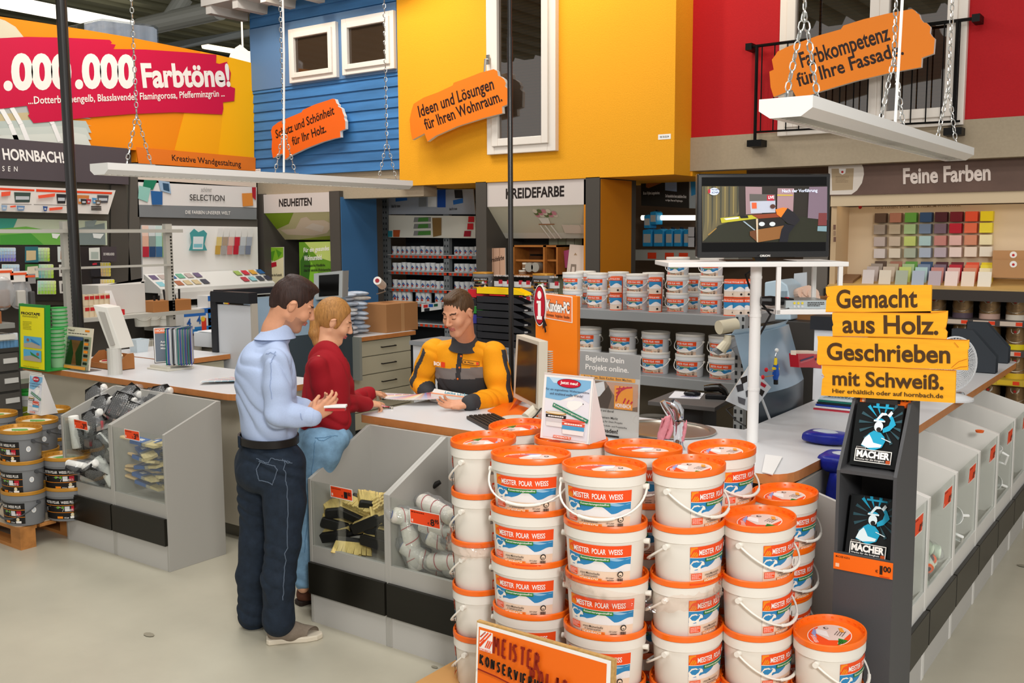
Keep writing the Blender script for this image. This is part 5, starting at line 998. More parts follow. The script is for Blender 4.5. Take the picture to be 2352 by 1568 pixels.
def hand_brush(lab):
 t=thing('hand_brush',lab,'hand brush',group='hand brushes in the bin');MB().ext(rounded3([(-.075,-.022),(.075,-.022),(.075,.022),(-.075,.022)],.014,0),(0,0,.02)).build('block',BLK,t,bevel=.003)
 m_=MB();rd=random.Random(4)
 for i in range(16):
  for j in range(4):
   x=-.068+.136*i/15;y=-.017+.034*j/3;u=x*1.18+rd.uniform(-.002,.002);v=y*1.7;m_.ext([(x-.005,y-.006,.019),(x+.005,y-.006,.019),(x+.005,y+.006,.019),(x-.005,y+.006,.019)],(u-x,v-y,.052+rd.uniform(-.003,.003)))
 m_.build('bristles',CRM,t);MB().tube([(.07,0,.01),(.11,0,.006),(.17,0,.004),(.2,0,.006)],[.012,.01,.013,.009],10).build('handle',BLK,t,smooth=1);return t
def rounded3(pts,r,z):return[(x,y,z)for x,y in rounded(pts,r)]
hb=hand_brush('x');X0_=-3.71
sp_=[(.22,.17,.6,(2.2,.3,.35),'topmost, lying bristles up at the back'),(.3,.14,.58,(-1.2,.2,.8),'beside the topmost, bristles to the right'),(.4,.2,.6,(.5,-.5,.6),'with its black handle sticking up at the right'),(.1,.1,.53,(-1.3,.0,.9),'at the left in the upper row'),(.19,.08,.52,(-1.0,.4,.5),'second in the upper row'),(.3,.05,.515,(-1.5,-.45,.1),'large in the middle, bristles facing front'),(.42,.1,.54,(-1.0,-.2,.4),'at the right in the upper row'),(.09,.07,.465,(-1.4,.3,.7),'left in the middle row'),(.46,.06,.47,(-1.5,.1,.1),'right in the middle row'),(.36,.09,.47,(-1.8,.3,.2),'in the dark middle of the heap'),(.07,.05,.41,(-1.2,-.2,.4),'in the bottom left corner'),(.2,.08,.42,(2.6,.1,.6),'bottom row, bristles down'),(.36,.045,.435,(-1.65,.04,.0),'bottom right, a comb of bristles at the clear front'),(.47,.08,.42,(-1.4,.1,.2),'in the bottom right corner')]
for i,(x,y,z,e,w_)in enumerate(sp_):
 b=hb if i==0 else dup(hb);b['label']='black hand brush with cream bristles, '+w_;put(b,(X0_+x+.01,3.345+y+.035,z+.03),e);b.scale=(1.22,1.22,1.22)
STR=M('#d9d2c6',.95,kind='n',s=70,amt=.1,bump=.25)
def striped(lab,bag=True):
 t=thing('striped_paint_roller',lab,'paint roller',group='striped paint rollers in the bin');R90=Matrix.Rotation(PI/2,3,'Y')
 MB().lathe([(.018,-.125),(.031,-.12),(.034,-.11),(.034,.11),(.031,.12),(.018,.125)],22,R=R90).build('fleece_sleeve',STR,t,smooth=1)
 m_=MB();m_.tube([(-.105+.21*i/60,.0345*math.cos(i*2*PI*3/60),.0345*math.sin(i*2*PI*3/60))for i in range(61)],.0022,5);m_.build('red_stripe',M('#a8202c',.8),t)
 MB().tube([(-.128,0,0),(.128,0,0)],.0175,14).build('blue_core',M('#27417f',.4),t)
 if bag:
  b=MB().ell((0,0,0),(.16,.052,.05),14)
  for v in b.v:v.xyz=v*(1+.07*math.sin(v.x*80+v.z*60)+.05*math.sin(v.y*110))
  b.build('clear_bag',BAG,t,smooth=2)
 return t
sr=striped('x');X0_=-3.165
sp_=[(.2,.12,.665,(0,.12,-.25),'topmost, above the clear front'),(.1,.1,.6,(0,.3,.9),'end-on at the upper left, blue core showing'),(.09,.055,.5,(0,1.35,.1),'standing upright at the left'),(.27,.1,.575,(.3,.2,.3),'behind the orange price tag'),(.4,.12,.6,(0,-.15,.2),'upper right, against the bucket stack'),(.3,.12,.5,(.5,.4,.6),'deep in the middle of the heap'),(.34,.06,.445,(0,-.1,.05),'lower right, nearly level'),(.42,.07,.41,(0,-.05,-.1),'on the bin floor at the right'),(.16,.08,.42,(.4,.5,.4),'low at the left with a blue handle'),(.42,.13,.52,(0,.1,.4),'right side, middle height')]
for i,(x,y,z,e,w_)in enumerate(sp_):
 b=sr if i==0 else dup(sr);b['label']='white roller with red stripe, '+w_;put(b,(X0_+x,3.345+y+.02,z+.02),e);b.scale=(1.1,1.15,1.15)
PG=M('#cfd9c6',.8,kind='n',s=40,amt=.1,bump=.2);OC=M('#e8662a',.4)
def green_roller(lab):
 t=thing('wrapped_roller',lab,'paint roller',group='wrapped rollers in the right-hand bins');R90=Matrix.Rotation(PI/2,3,'Y')
 MB().lathe([(.02,-.1),(.036,-.095),(.036,.095),(.02,.1)],20,R=R90).build('sleeve',PG,t,smooth=1);MB().tube([(-.108,0,0),(-.098,0,0)],.026,16).build('orange_cap',OC,t);MB().tube([(-.1085,0,0),(-.1,0,0)],.014,12).build('core',DARK,t)
 b=MB().ell((0,0,0),(.13,.05,.05),12)
 for v in b.v:v.xyz=v*(1+.07*math.sin(v.x*80+v.z*60))
 b.build('clear_bag',BAG,t,smooth=2);return t
gr=green_roller('x')
for i,(y,z,d,e,w_)in enumerate(((4.55,.6,.08,(0,.5,1.0),'topmost in the second right-hand bin'),(4.62,.53,.07,(0,-.4,2.2),'orange cap outward, upper layer of the second right-hand bin'),(4.72,.52,.1,(0,.2,.5),'beside the capped one in the second right-hand bin'),(4.55,.46,.06,(0,1.2,1.0),'upright at the front of the second right-hand bin'),(4.66,.45,.08,(0,.7,2.5),'slanted low in the second right-hand bin'),(4.8,.44,.12,(0,.1,1.2),'low at the far end of the second right-hand bin'),(4.3,.7,.1,(0,.6,1.2),'in the nearest right-hand bin, behind the stand'))):
 b=gr if i==0 else dup(gr);b['label']='green-white wrapped roller, '+w_;put(b,(-.97-d,y,z),e)
def scoop(lab,z,y,d,e):
 t=thing('white_scoop',lab,'scoop',group='white scoops in the right-hand bins');WS=M('#e4e4e0',.4)
 m_=MB().lathe([(.0,0),(.03,0),(.045,.03),(.05,.12),(.047,.12),(.04,.03),(.0,.006)],20);m_.build('bowl',WS,t,smooth=1);MB().tube([(.045,0,.03),(.08,0,.03),(.085,0,.09),(.05,0,.1)],.008,8).build('grip',WS,t);put(t,(-.97-d,y,z),e);return t
scoop('white plastic scoop in the third right-hand bin, lower one',.45,5.2,.08,(.9,.2,0));scoop('white plastic scoop on top of another in the third right-hand bin',.54,5.25,.1,(1.2,0,.6));scoop('white plastic scoop in the fifth right-hand bin',.62,6.28,.07,(.3,.2,0));scoop('white plastic jug lying in the fifth right-hand bin',.48,6.4,.1,(1.3,.3,.4))
tag(MB().lathe([(.02,0),(.024,.012),(.013,.012),(.013,0)],16,(-1.05,5.98,.86)).build('orange_ring',OC,None,smooth=1),'orange plastic ring on the rim of the fourth right-hand bin','ring')
# ================================================================ things on the left sales counter
zc=1.0
c=at(70,848,Z=zc);fz_=plY(c.y);t=thing('tape_display','green and yellow masking tape display stand at the left end of the counter','display stand',c);f5=sc((0,580),4.9);DG=M('#1f8a34',.4)
(u0,v0),(u1,v1)=fz_.uv(*f5((225,1250))[0]),fz_.uv(*f5((470,625))[0]);wd=u1-u0
pd=Pl((u0,c.y,zc),(1,.0,0),(0,.05,1));hd_=v1-zc
MB().ext([pd(-.01,0,-.001),pd(wd+.01,0,-.001),pd(wd+.01,hd_+.02,-.001),pd(-.01,hd_+.02,-.001)],(0,.01,0)).build('green_board',DG,t)
for x in(-.012,wd+.006):MB().ext([pd(x,0,0),pd(x+.006,0,0),pd(x+.006,hd_+.02,0),pd(x,hd_+.02,0)],(0,.035,0)).build('green_side',DG,t)
MB().ext([pd(-.02,0,0),pd(wd+.03,0,0),pd(wd+.03,0,0)+Vector((0,.18,0)),pd(-.02,0,0)+Vector((0,.18,0))],(0,0,.006)).build('foot',DG,t)
a=Art(.0008);a.rect(.01,.01,wd-.008,hd_,M('#f3e81c',.45));a.text('FROGTAPE',.04*wd+.01,.87*hd_,.82*wd,.915*hd_,DARK,.04);a.lines(.12*wd,.83*hd_,.75*wd,.86*hd_,2,M('#6b6a20'));a.lines(.14*wd,.63*hd_,.5*wd,.77*hd_,6,M('#6b6a20'),.3)
for y0,k in((.35,0),(.14,1)):a.rect(.18*wd,y0*hd_,.88*wd,(y0+.18)*hd_,M('#5fb4dc',.5));a.poly([(.18*wd,y0*hd_),(.88*wd,y0*hd_),(.85*wd,(y0+.05)*hd_),(.5*wd,(y0+.09)*hd_),(.18*wd,(y0+.06)*hd_)],M('#b8ac98',.5));a.ell((.35 if k==0 else.75)*wd,(y0+.12)*hd_,.02,.012,M('#a8694a',.5),12);a.poly([(.45*wd,(y0+.15)*hd_),(.8*wd,(y0+.07)*hd_),(.82*wd,(y0+.05)*hd_),(.5*wd,(y0+.1)*hd_)],M('#2f8a44' if k else '#2f86c4',.5))
a.text('www.frogtape.com',.18*wd,.035*hd_,.8*wd,.055*hd_,DARK,.01);a.build('print',lambda x,y,l:pd(x,y,l+.0006),t)
TUB=M('#9ec59a',.45);TRM=M('#179a3c',.35)
def tub(lab,group='green-rimmed tubs on the counter'):
 t=thing('paint_tub',lab,'tub',group=group);MB().lathe([(.0,0),(.044,0),(.056,.085),(.054,.085),(.043,.004),(0,.004)],26).build('bowl',TUB,t,smooth=1);MB().lathe([(.055,.08),(.061,.08),(.061,.086),(.053,.087)],26).build('rim',TRM,t);return t
tb=tub('x');first=True
cs=at(126,848,Z=zc);Sx=[(at(126,846,Z=zc)+FH*.05,8,.0243*1.25,'in the front stack',0),(at(112,842,Z=zc)+FH*.22,13,.0245*1.2,'in the tall rear stack',5),(at(64,842,Z=zc)+FH*.24,12,.0245*1.18,'in the stack behind the yellow panel',10)]
for p,n,dz,w_,k0 in Sx:
 for k in range(k0,n):
  top=n-1-k;lab=f'pale tub with green rim, {"topmost" if top == 0 else ORD[top] + " from top"} {w_}'
  b=tb if first else dup(tb);first=False;b['label']=lab;put(b,(p.x,p.y,zc+k*dz),(0,0,0))
 if k0:tag(MB().lathe([(.045,0),(.05,k0*dz)],24,(p.x,p.y,zc)).build('tub_sleeve',M('#2f8a44',.5),None,smooth=1),'green sleeve supporting the tubs '+w_,'support')
c=at(172,850,Z=zc);lp=plY(c.y);(u0,_),(u1,v1)=lp.uv(144,850),lp.uv(199,755);t=thing('leaflet_holder','clear leaflet holder with a dark photo leaflet, left of the carton of tape','leaflet holder',c);L2=Pl((u0+.012,c.y,zc),(1,0,0),(0,.16,.98));wl,hl=u1-u0-.02,(v1-zc)
MB().ext([L2(0,.01,0),L2(wl,.01,0),L2(wl,hl,0),L2(0,hl,0)],-L2.n*.012).build('leaflets',M('#e3d9c2',.5),t);MB().ext([L2(-.004,.005,.003),L2(wl+.004,.005,.003),L2(wl+.004,hl*.8,.003),L2(-.004,hl*.8,.003)],L2.n*.002).build('clear_pocket',clear('#ffffff',.12),t)
a=Art(.0005);a.text('Neu!',.05*wl,.9*hl,.3*wl,.95*hl,DARK,.02);a.rect(.72*wl,.91*hl,.9*wl,.955*hl,LBL);a.lines(.06*wl,.84*hl,.85*wl,.87*hl,1,DARK,.5);a.rect(.04*wl,.12*hl,.7*wl,.76*hl,M('#33241c',.5));a.poly([(.3*wl,.12*hl),(.5*wl,.12*hl),(.42*wl,.4*hl),(.6*wl,.7*hl),(.22*wl,.7*hl),(.35*wl,.4*hl)],M('#b87a4c',.5));a.rect(.08*wl,.7*hl,.68*wl,.78*hl,M('#4a5a8c',.5))
for i in range(7):a.rect(.76*wl,(.15+.09*i)*hl,.92*wl,(.21+.09*i)*hl,LBL if i%2 else DARK)
a.rect(.04*wl,.03*hl,.9*wl,.1*hl,M('#e8a03c',.5));a.build('print',lambda x,y,l:L2(x,y,l+.0005),t);MB().box((u0,c.y-.03,zc),(u1,c.y+.1,zc+.005)).build('foot',clear('#ffffff',.15),t)
c0,c1=at(204,843,Z=zc),at(300,848,Z=zc);t=thing('open_carton','open brown carton of masking tape on the left counter','carton',c0);CB=M('#ad713f',.7,kind='woodz',s=20,amt=.06);w_=(c1-c0).length;y1=c0.y+.14;hb_=.1
MB().box((c0.x,c0.y,zc),(c1.x,y1,zc+.004)).build('base',CB,t)
MB().box((c0.x,c0.y,zc),(c1.x,c0.y+.004,zc+.045)).build('front_flap',CB,t);MB().box((c0.x,y1,zc),(c1.x,y1+.004,zc+.11)).build('back_wall',CB,t)
for x in(c0.x,c1.x-.004):MB().ext([(x,c0.y,zc),(x,y1,zc),(x,y1,zc+.12),(x,y1-.05,zc+.12),(x,c0.y,zc+.04)],(.004,0,0)).build('side_wall',CB,t)
def tape_roll(lab,loc,e):
 t=thing('tape_roll',lab,'tape roll',group='masking tape rolls in the carton');MB().lathe([(.032,0),(.046,0),(.046,.036),(.032,.036),(.032,0)],26).build('tape',M('#dfd2b8',.6),t,smooth=.6);MB().lathe([(.03,.001),(.032,.001),(.032,.037),(.03,.037),(.03,.001)],24).build('red_core',M('#c8303a',.5),t);put(t,loc,e)
tape_roll('masking tape roll leaning upright in the open carton',(c0.x+.24,c0.y+.09,zc+.06),(.3,.2,0));tape_roll('masking tape roll lying flat at the front of the open carton',(c0.x+.14,c0.y+.06,zc+.02),(.1,.0,0))
q4=[atv(x,y,6.95)for x,y in((213,700),(245,706),(278,800),(252,803))];t=thing('plastic_shute','tilted white plastic dispenser shute between leaflet holder and flip stand','dispenser',(q4[2].x,q4[2].y,zc));MB().ext(q4,FH*.12+RH*.05).build('shute',M('#dcd9d0',.4),t,bevel=.004);MB().ext([atv(x,y,6.93)for x,y in((226,715),(238,717),(262,792),(254,794))],FH*.02).build('grey_insert',M('#a8a49c',.4),t)
p0=atv(262,803,6.98);MB().tube([(p0.x,p0.y,zc),(p0.x,p0.y,p0.z+.01)],.05,16).build('foot',M('#c9c6be',.4),t)
c=at(300,812,Z=zc)+Vector((-.06,.12,0));t=thing('white_tub','pale blue-white plastic tub behind the open carton of tape','tub',c);MB().lathe([(.07,0),(.09,.11),(.086,.11),(.068,.004),(0,.004)],4,c,R=Matrix.Rotation(PI/4,3,'Z')).build('body',M('#cdd8de',.35),t)
fp_=atv(330,850,6.62);c=at(375,850,Z=zc);t=thing('brochure_flip_stand','flip stand fanning blue, green and white framed panels on the left counter','brochure stand',c);BGE=M('#cdc8ba',.45)
hp=Vector((c.x-.06,c.y+.08,0));MB().box((c.x-.16,c.y-.03,zc),(c.x+.1,c.y+.2,zc+.012)).build('foot',BGE,t,bevel=.003);MB().box((c.x-.15,c.y-.01,zc+.012),(c.x+.06,c.y+.02,zc+.03)).build('foot_bar',BGE,t)
hz0=zc+.035;hz1=hz0+.275;hub=Vector((c.x-.17,c.y+.12,0));cols=['#26262a','#147a6a','#2b3a9a','#e8e8e6','#16161a','#e8e8e6','#147a6a','#2b3a9a','#147a6a','#2b3a9a','#147a6a','#2b3a9a']
hub=c+FH*.22+RH*.12;hub.z=0
for i,col in enumerate(cols):
 bb=1.12 if i==0 else.42-i*.06;e=-FH*math.cos(bb)-RH*math.sin(bb);b0=hub+e*.02+RH*(.006*i-.03);wpl=.2;nrm=Vector((-e.y,e.x,0));m_=MB();th=.004
 def fr(u0,z0,u1,z1):m_.ext([b0+e*u0+UPZ*z0,b0+e*u1+UPZ*z0,b0+e*u1+UPZ*z1,b0+e*u0+UPZ*z1],nrm*th)
 fr(0,hz0,wpl,hz0+.008);fr(0,hz1-.008,wpl,hz1);fr(0,hz0,.008,hz1);fr(wpl-.008,hz0,wpl,hz1);fo=m_.build('panel_frame',M(col,.35),t)
 MB().ext([b0+e*.006+UPZ*(hz0+.005)+nrm*.001,b0+e*(wpl-.006)+UPZ*(hz0+.005)+nrm*.001,b0+e*(wpl-.006)+UPZ*(hz1-.005)+nrm*.001,b0+e*.006+UPZ*(hz1-.005)+nrm*.001],nrm*.002).build('page',M('#7d8692' if i==0 else '#c9ccd0',.4),fo)
 if i==0:
  fpl=Pl(b0+e*wpl+UPZ*hz0-FH*.006,-e,UPZ);a=Art(.0005);h_=hz1-hz0;a.rect(.006,.006,wpl-.006,h_-.006,PALEW);a.rect(.012,.012,wpl-.012,h_-.012,M('#6e7884',.4));a.rect(.012,h_*.82,wpl-.012,h_-.012,M('#e8764a',.4));a.text('HORNBACH',.02,h_*.86,wpl*.8,h_*.93,PALEW,.02)
  for k,s_ in enumerate(('Aussuchen','Machen lassen','Mitnehmen')):a.text(s_,.05,h_*(.56-.09*k),.05+(.09,.11,.1)[k],h_*(.615-.09*k),PALEW,.02)
  for k in range(3):a.ell(wpl*(.5+.14*k),h_*.1,.011,.011,PALEW,12)
  a.build('front_page',lambda x,y,l:fpl(x,y,l+.001),fo)
def fan_deck(lab,c,r,a0,a1,n,cols,tilt=None,group=None):
 t=thing('colour_fan',lab,'colour fan',c)
 for i in range(n):
  th=a0+(a1-a0)*i/(n-1);e=Vector((math.cos(th),math.sin(th),0));s_=Vector((-e.y,e.x,0));z=.002+.0009*i;w0,w1=r*.045,r*.14;a=Art(.00015);base=cols[i%len(cols)]
  def P(u,v,l,e=e,s_=s_,z=z):p=c+e*(u*r)+s_*((w0+(w1-w0)*u)*v)+UPZ*(z+l);return p if tilt is None else tilt(p)
  a.rect(.02,-1,1,1,PALEW)
  for k in range(6):
   f_=.25+.13*k;cc=lin(base);q=min(1,.35+k*.1);m_=M(tuple(round(cc[j]*(1-k*.13)+(.75)*(k*.13),3)for j in range(3)),.5);a.rect(.06+.155*k,-1,.06+.155*k+.14,1,m_)
  a.build('strip',P,t)
 MB().tube([c+UPZ*0,c+UPZ*(.004+.0009*n)],.008,10).build('rivet',STEEL,t);return t
fan_deck('colour fan lying open on the left counter beside the man',at(560,880,Z=zc)+UPZ*.001,.28,2.0,3.9,18,['#d9632c','#2f8aa0','#c8404a','#8a9ab0','#d9a070','#5aa0b8'])
c0,c1=at(507,800,Z=zc),at(443,793,Z=zc);t=thing('white_carton','white lidded carton on the back counter left of the man','carton',c0)
b0=at(443,797,X=-6.95);w0=at(508,800,Z=1.0);ws=Pl(w0,(0,1,0),UPZ);hh_=atp(508,760,w0,(1,0,0)).z-zc
p1=at(446,795,Z=1.0);dx=Vector((p1.x-w0.x,p1.y-w0.y,0));m_=MB();q=[w0,w0+Vector((0,.22,0)),w0+dx+Vector((0,.22,0)),w0+dx]
MB().ext([w0,w0+Vector((.0,.2,0)),w0+dx+Vector((0,.2,0)),w0+dx],(0,0,.13)).build('body',M('#dde1e5',.5),t,bevel=.003);MB().ext([w0+UPZ*.13,w0+Vector((0,.2,.13)),w0+dx*.9+Vector((0,.2,.135)),w0+dx*.85+UPZ*.135],(0,0,.006)).build('lid',M('#e6e9ec',.5),t);MB().cb(w0+dx*.4+Vector((0,.05,.14)),(.03,.02,.006)).build('lid_slot',M('#9aa0a6',.5),t)
# ================================================================ shelving and displays round the back
DKF=M('#4c4741',.5);LIT=lambda c:M(c,.5)
def quadp(a,pl,pts,m):ppoly(a,pl,pts,m)
def gondola(lab,hdr,x0,x1,y,ztop,zh,text,tb,pic,post0,post1):
 t=thing('display_gondola',lab,'display unit',((x0+x1)/2,y,0));pl=plY(y)
 for nm,a_,b_ in(('side_post',post0,x0),('side_post',x1,post1)):MB().box((a_,y,0),(b_,y+.75,ztop)).build(nm,DKF,t)
 MB().box((x0,y+.02,zh),(x1,y+.1,ztop-.01)).build('header_board',M('#cfc4bd',.5),t);MB().box((x0,y+.7,0),(x1,y+.75,zh)).build('back_panel',M('#3f3a34',.6),t)
 hp_=plY(y+.02);a=Art(.0008);ptext(a,hp_,text,*tb,M('#241c1a',.5),.03);a.build('header_lettering',lambda x,yy,l:hp_(x,yy,l+.001),t)
 return t
zt_=at(680,442,Y=8.5).z;zh_=at(757,486,Y=8.5).z;X=lambda px,yy=500,Y=8.5:at(px,yy,Y=Y).x
g=gondola('dark display unit with white header and green hand picture behind the man',None,X(604),X(757),8.5,zt_,zh_,'NEUHEITEN',((641,475),(716,472),(641,457)),None,X(586),X(780))
def slant(t,x0,x1,z1,z0,dy,name='light_panel'):
 p=Pl((x0,8.53+dy,z0),(1,0,0),(0,-dy,z1-z0));MB().ext([(x0,8.53,z1),(x1,8.53,z1),(x1,8.53+dy,z0),(x0,8.53+dy,z0)],(0,.02,0)).build(name,M('#e8e2d0',.5),t);return p,x1-x0,Vector((0,dy,z1-z0)).length
z0_=at(700,550,Y=8.85).z
p,w_,h_=slant(g,X(604),X(757),zh_,z0_,.33);a=Art(.0008);a.rect(0,0,w_,h_,M('#d9cf9c',.5));a.poly([(0,h_),(.45*w_,h_),(.25*w_,.6*h_),(.0,.4*h_)],M('#8fae2c',.5));a.poly([(.2*w_,0),(w_,0),(w_,.2*h_),(.6*w_,.12*h_)],M('#aebf48',.5))
a.poly([(.05*w_,.38*h_),(.3*w_,.42*h_),(.5*w_,.8*h_),(.6*w_,.85*h_),(.62*w_,.72*h_),(.82*w_,.72*h_),(.9*w_,.55*h_),(.72*w_,.25*h_),(.5*w_,.15*h_),(.1*w_,.2*h_)],M('#f3ddc4',.5));a.poly([(.45*w_,.45*h_),(.62*w_,.62*h_),(.76*w_,.5*h_),(.66*w_,.28*h_)],M('#f7e8d8',.5));a.build('hand_picture',lambda x,y,l:p(x,y,l+.001),g)
def poster_(t,pl,pts,shapes,nm='poster'):
 a=Art(.0008)
 for pp_,m in[(pts,shapes[0])]+shapes[1:]:
  if isinstance(pp_,str):ptext(a,pl,pp_,*m[0],m[1],.015)
  else:ppoly(a,pl,pp_,m)
 MB().ext([pl(*pl.uv(*q),0)for q in pts],-pl.n*.012).build('board',M('#d8d4cc',.5),t);a.build(nm,lambda x,y,l:pl(x,y,l+.001),t)
def wall_poster(name,lab,pl,pts,shapes,cat='poster',group=None):
 c=pl(*pl.uv(*pts[0]));t=thing(name,lab,cat,c,group=group);poster_(t,pl,pts,shapes,'print');return t
pn=plY(8.62);LGR=M('#7fae2a',.5);CRE=M('#e3d6ae',.5)
wall_poster('leaf_poster','narrow poster with green leaves left of the man\'s head',pn,((610,568),(651,567),(652,660),(613,660)),[CRE,(((612,568),(651,568),(651,590),(630,600),(612,585)),LGR),(((618,580),(632,575),(626,602)),M('#4f8a1e')),(((634,572),(648,580),(640,592)),M('#4f8a1e')),(((612,606),(635,601),(636,611),(613,617)),M('#b3182c')),('Ein Zuhause ohne Kunststoffe',(((615,634),(648,634),(615,628)),DARK))])
wall_poster('healthy_home_poster','green leafy poster with two lines of pale lettering right of the man\'s head',pn,((687,556),(759,554),(762,700),(690,702)),[M('#5f8f1e',.5),(((700,556),(759,555),(760,600),(730,590)),M('#b8c86a')),(((690,600),(705,570),(720,640),(692,690)),M('#2f5f14')),(((715,600),(740,640),(725,690),(705,690)),M('#79b32c')),('Für ein gesundes',(((698,583),(757,578),(698,569)),PALEW)),('Wohnumfeld.',(((699,599),(741,596),(699,587)),PALEW)),('Atmungsaktive Wandfarbe.',(((699,615),(748,613),(699,607)),DARK)),('Ideal für sensible Wohnbereiche',(((699,624),(760,622),(699,617)),DARK))])
Xb=at(780,450,Y=8.5).x;struct('pillar_blue',MB().box((Xb-.2,8.52,0),(Xb,9.14,2.44)),M('#3f6d9a',.5))
Xo=at(1378,430,Y=8.5).x;struct('pillar_orange',MB().box((Xo-.2,8.52,0),(Xo,9.15,2.53)),M('#cf7f14',.6,kind='n',s=90,amt=.05,bump=.2))
zt_=at(1240,412,Y=8.5).z;zh_=at(1240,472,Y=8.5).z
g=gondola('dark display unit with chalk-paint header under the yellow house',None,X(1117),X(1345),8.5,zt_,zh_,'KREIDEFARBE',((1162,457),(1296,451),(1162,433)),None,X(1093),X(1377))
z0_=at(1240,547,Y=8.85).z;p,w_,h_=slant(g,X(1117),X(1345),zh_,z0_,.33);a=Art(.0008);a.rect(0,0,w_,h_,M('#cfcab4',.5));a.rect(0,0,w_,.18*h_,M('#d9d6c8',.5))
for i in range(14):a.ell((.47+.035*(i%5)+.01*i%.05)*w_,(.72+.07*(i//5))*h_,.03,.03,M('#d98f9a' if i%3==0 else '#e9dcc8' if i%3==1 else '#6d7a4a',.6),10)
a.poly([(.48*w_,.48*h_),(.56*w_,.48*h_),(.57*w_,.66*h_),(.47*w_,.66*h_)],M('#efe9dd',.5));a.rect(.44*w_,.45*h_,.6*w_,.48*h_,M('#a8704a',.5))
for x in(.45,.5,.56):a.line([(x*w_,.44*h_),((x+.03)*w_,.02*h_)],.02,M('#efece2',.5))
for x in(.66,.74,.84):a.poly([(x*w_,.2*h_),((x+.12)*w_,.18*h_),((x+.1)*w_,.44*h_),((x+.01)*w_,.46*h_)],M('#e3d3c2',.6))
a.build('vase_picture',lambda x,y,l:p(x,y,l+.001),g)
pk=plY(9.18);a=Art(.0008)
for i,(xa,xb)in enumerate(((1270,1290),(1291,1309),(1310,1328),(1329,1346))):ppoly(a,pk,((xa,548),(xb,547),(xb,690),(xa,690)),M(('#b9b79a','#a8aa88','#bdbb9f','#aeb092')[i]))
a.build('green_planks',lambda x,y,l:pk(x,y,l+.08),g)
wall_poster('script_poster','narrow plank-patterned poster with handwritten script beside the slim black pole',plY(8.6),((1123,570),(1160,569),(1161,632),(1124,634)),[M('#c39a80',.6),(((1133,570),(1134,570),(1135,632),(1134,632)),M('#8a6448')),(((1147,570),(1148,570),(1149,632),(1148,632)),M('#8a6448')),('Kreidefarbe',(((1126,603),(1158,596),(1126,592)),M('#3a2418')))])
CRT=M('#a8682c',.6,kind='woodx',s=12,amt=.25)
def crate(lab,px0,px1,py0,py1,Y,d,rz=0):
 a_,b_=at(px0,py1,Y=Y),at(px1,py0,Y=Y);t=thing('wooden_crate',lab,'crate',a_,group='wooden crates in the chalk-paint display');x0,x1,z0,z1=a_.x,b_.x,a_.z,b_.z
 m_=MB()
 for k in range(3):zz=z0+(z1-z0)*k/3;m_.box((x0+.02,Y+d-.015,zz+.01),(x1-.02,Y+d,zz+(z1-z0)/3-.01))
 m_.build('back_slats',M('#7a4a24',.7),t)
 for x in(x0,x1-.02):MB().box((x,Y,z0),(x+.02,Y+d,z1)).build('side',CRT,t)
 for z in(z0,z1-.02):MB().box((x0,Y,z),(x1,Y+d,z+.02)).build('board',CRT,t)
 MB().box((x0+.02,Y+.02,z0+(z1-z0)*.48),(x1-.02,Y+.03,z0+(z1-z0)*.54)).build('cross_bar',CRT,t);return t
crate('large wooden crate with paint tins in the chalk-paint display',1178,1251,563,634,8.7,.3);crate('narrow wooden crate standing right of the large crate',1251,1281,563,634,8.72,.28)
def tin(lab,px,py,w_px,hpx,Y,body,band,grp,name='paint_tin',lying=False):
 p_=at(px,py,Y=Y);d=(p_-EYEP).dot(FW);r=w_px*d/F_PX/2;h=hpx*d/F_PX;t=thing(name,lab,'paint tin',p_,group=grp);m_=MB().lathe([(0,0),(r,0),(r,h*.2),(r,h*.75),(r,h),(r*.9,h),(r*.88,h*.97),(0,h*.97)],16,p_,mi=[0,0,1,0,0,2,2]);m_.build('body',[M(body,.4),M(band,.45),M('#c9c9c6',.3,.6)],t,smooth=.7);return t
tin('small white paint tin on another inside the large crate',1206,618,13,15,8.75,'#d9d0c0','#8a6a50','paint tins in the crates');tin('white paint tin at the bottom inside the large crate',1201,634,19,14,8.75,'#d9d0c0','#8a6a50','paint tins in the crates')
for lab,px in(('round tin lid facing front, left of two in the large crate',1227),('round tin lid facing front, right of two in the large crate',1241)):
 p_=at(px,613,Y=8.78);o=MB().lathe([(0,0),(.05,0),(.052,.006),(.052,.1),(0,.1)],20,p_,R=Matrix.Rotation(PI/2,3,'X')).build('tin_lid',M('#b9b4a8',.3,.6),None,smooth=.7);tag(o,lab,'tin','tin lids in the crate')
wall_poster('lamp_print','pale print with a small lamp and chairs leaning in the chalk-paint display',plY(8.8),((1309,561),(1346,564),(1344,640),(1300,640)),[M('#dcc9ba',.6),(((1318,586),(1322,580),(1326,586)),M('#a88a6a')),(((1312,606),(1324,607),(1323,632),(1320,632),(1320,612),(1314,612),(1312,632),(1309,632)),M('#8a7a6c'))])
wall_poster('pink_print','small pink print peeking out behind the lamp print',plY(8.84),((1295,576),(1308,573),(1302,615),(1298,615)),[M('#a8456a',.6)])
MBs=MB().box((X(1093),8.5,1.0),(X(1377),9.2,1.06));tag(MBs.build('display_shelf',DKF),'dark shelf board at the bottom of the chalk-paint display','shelf')
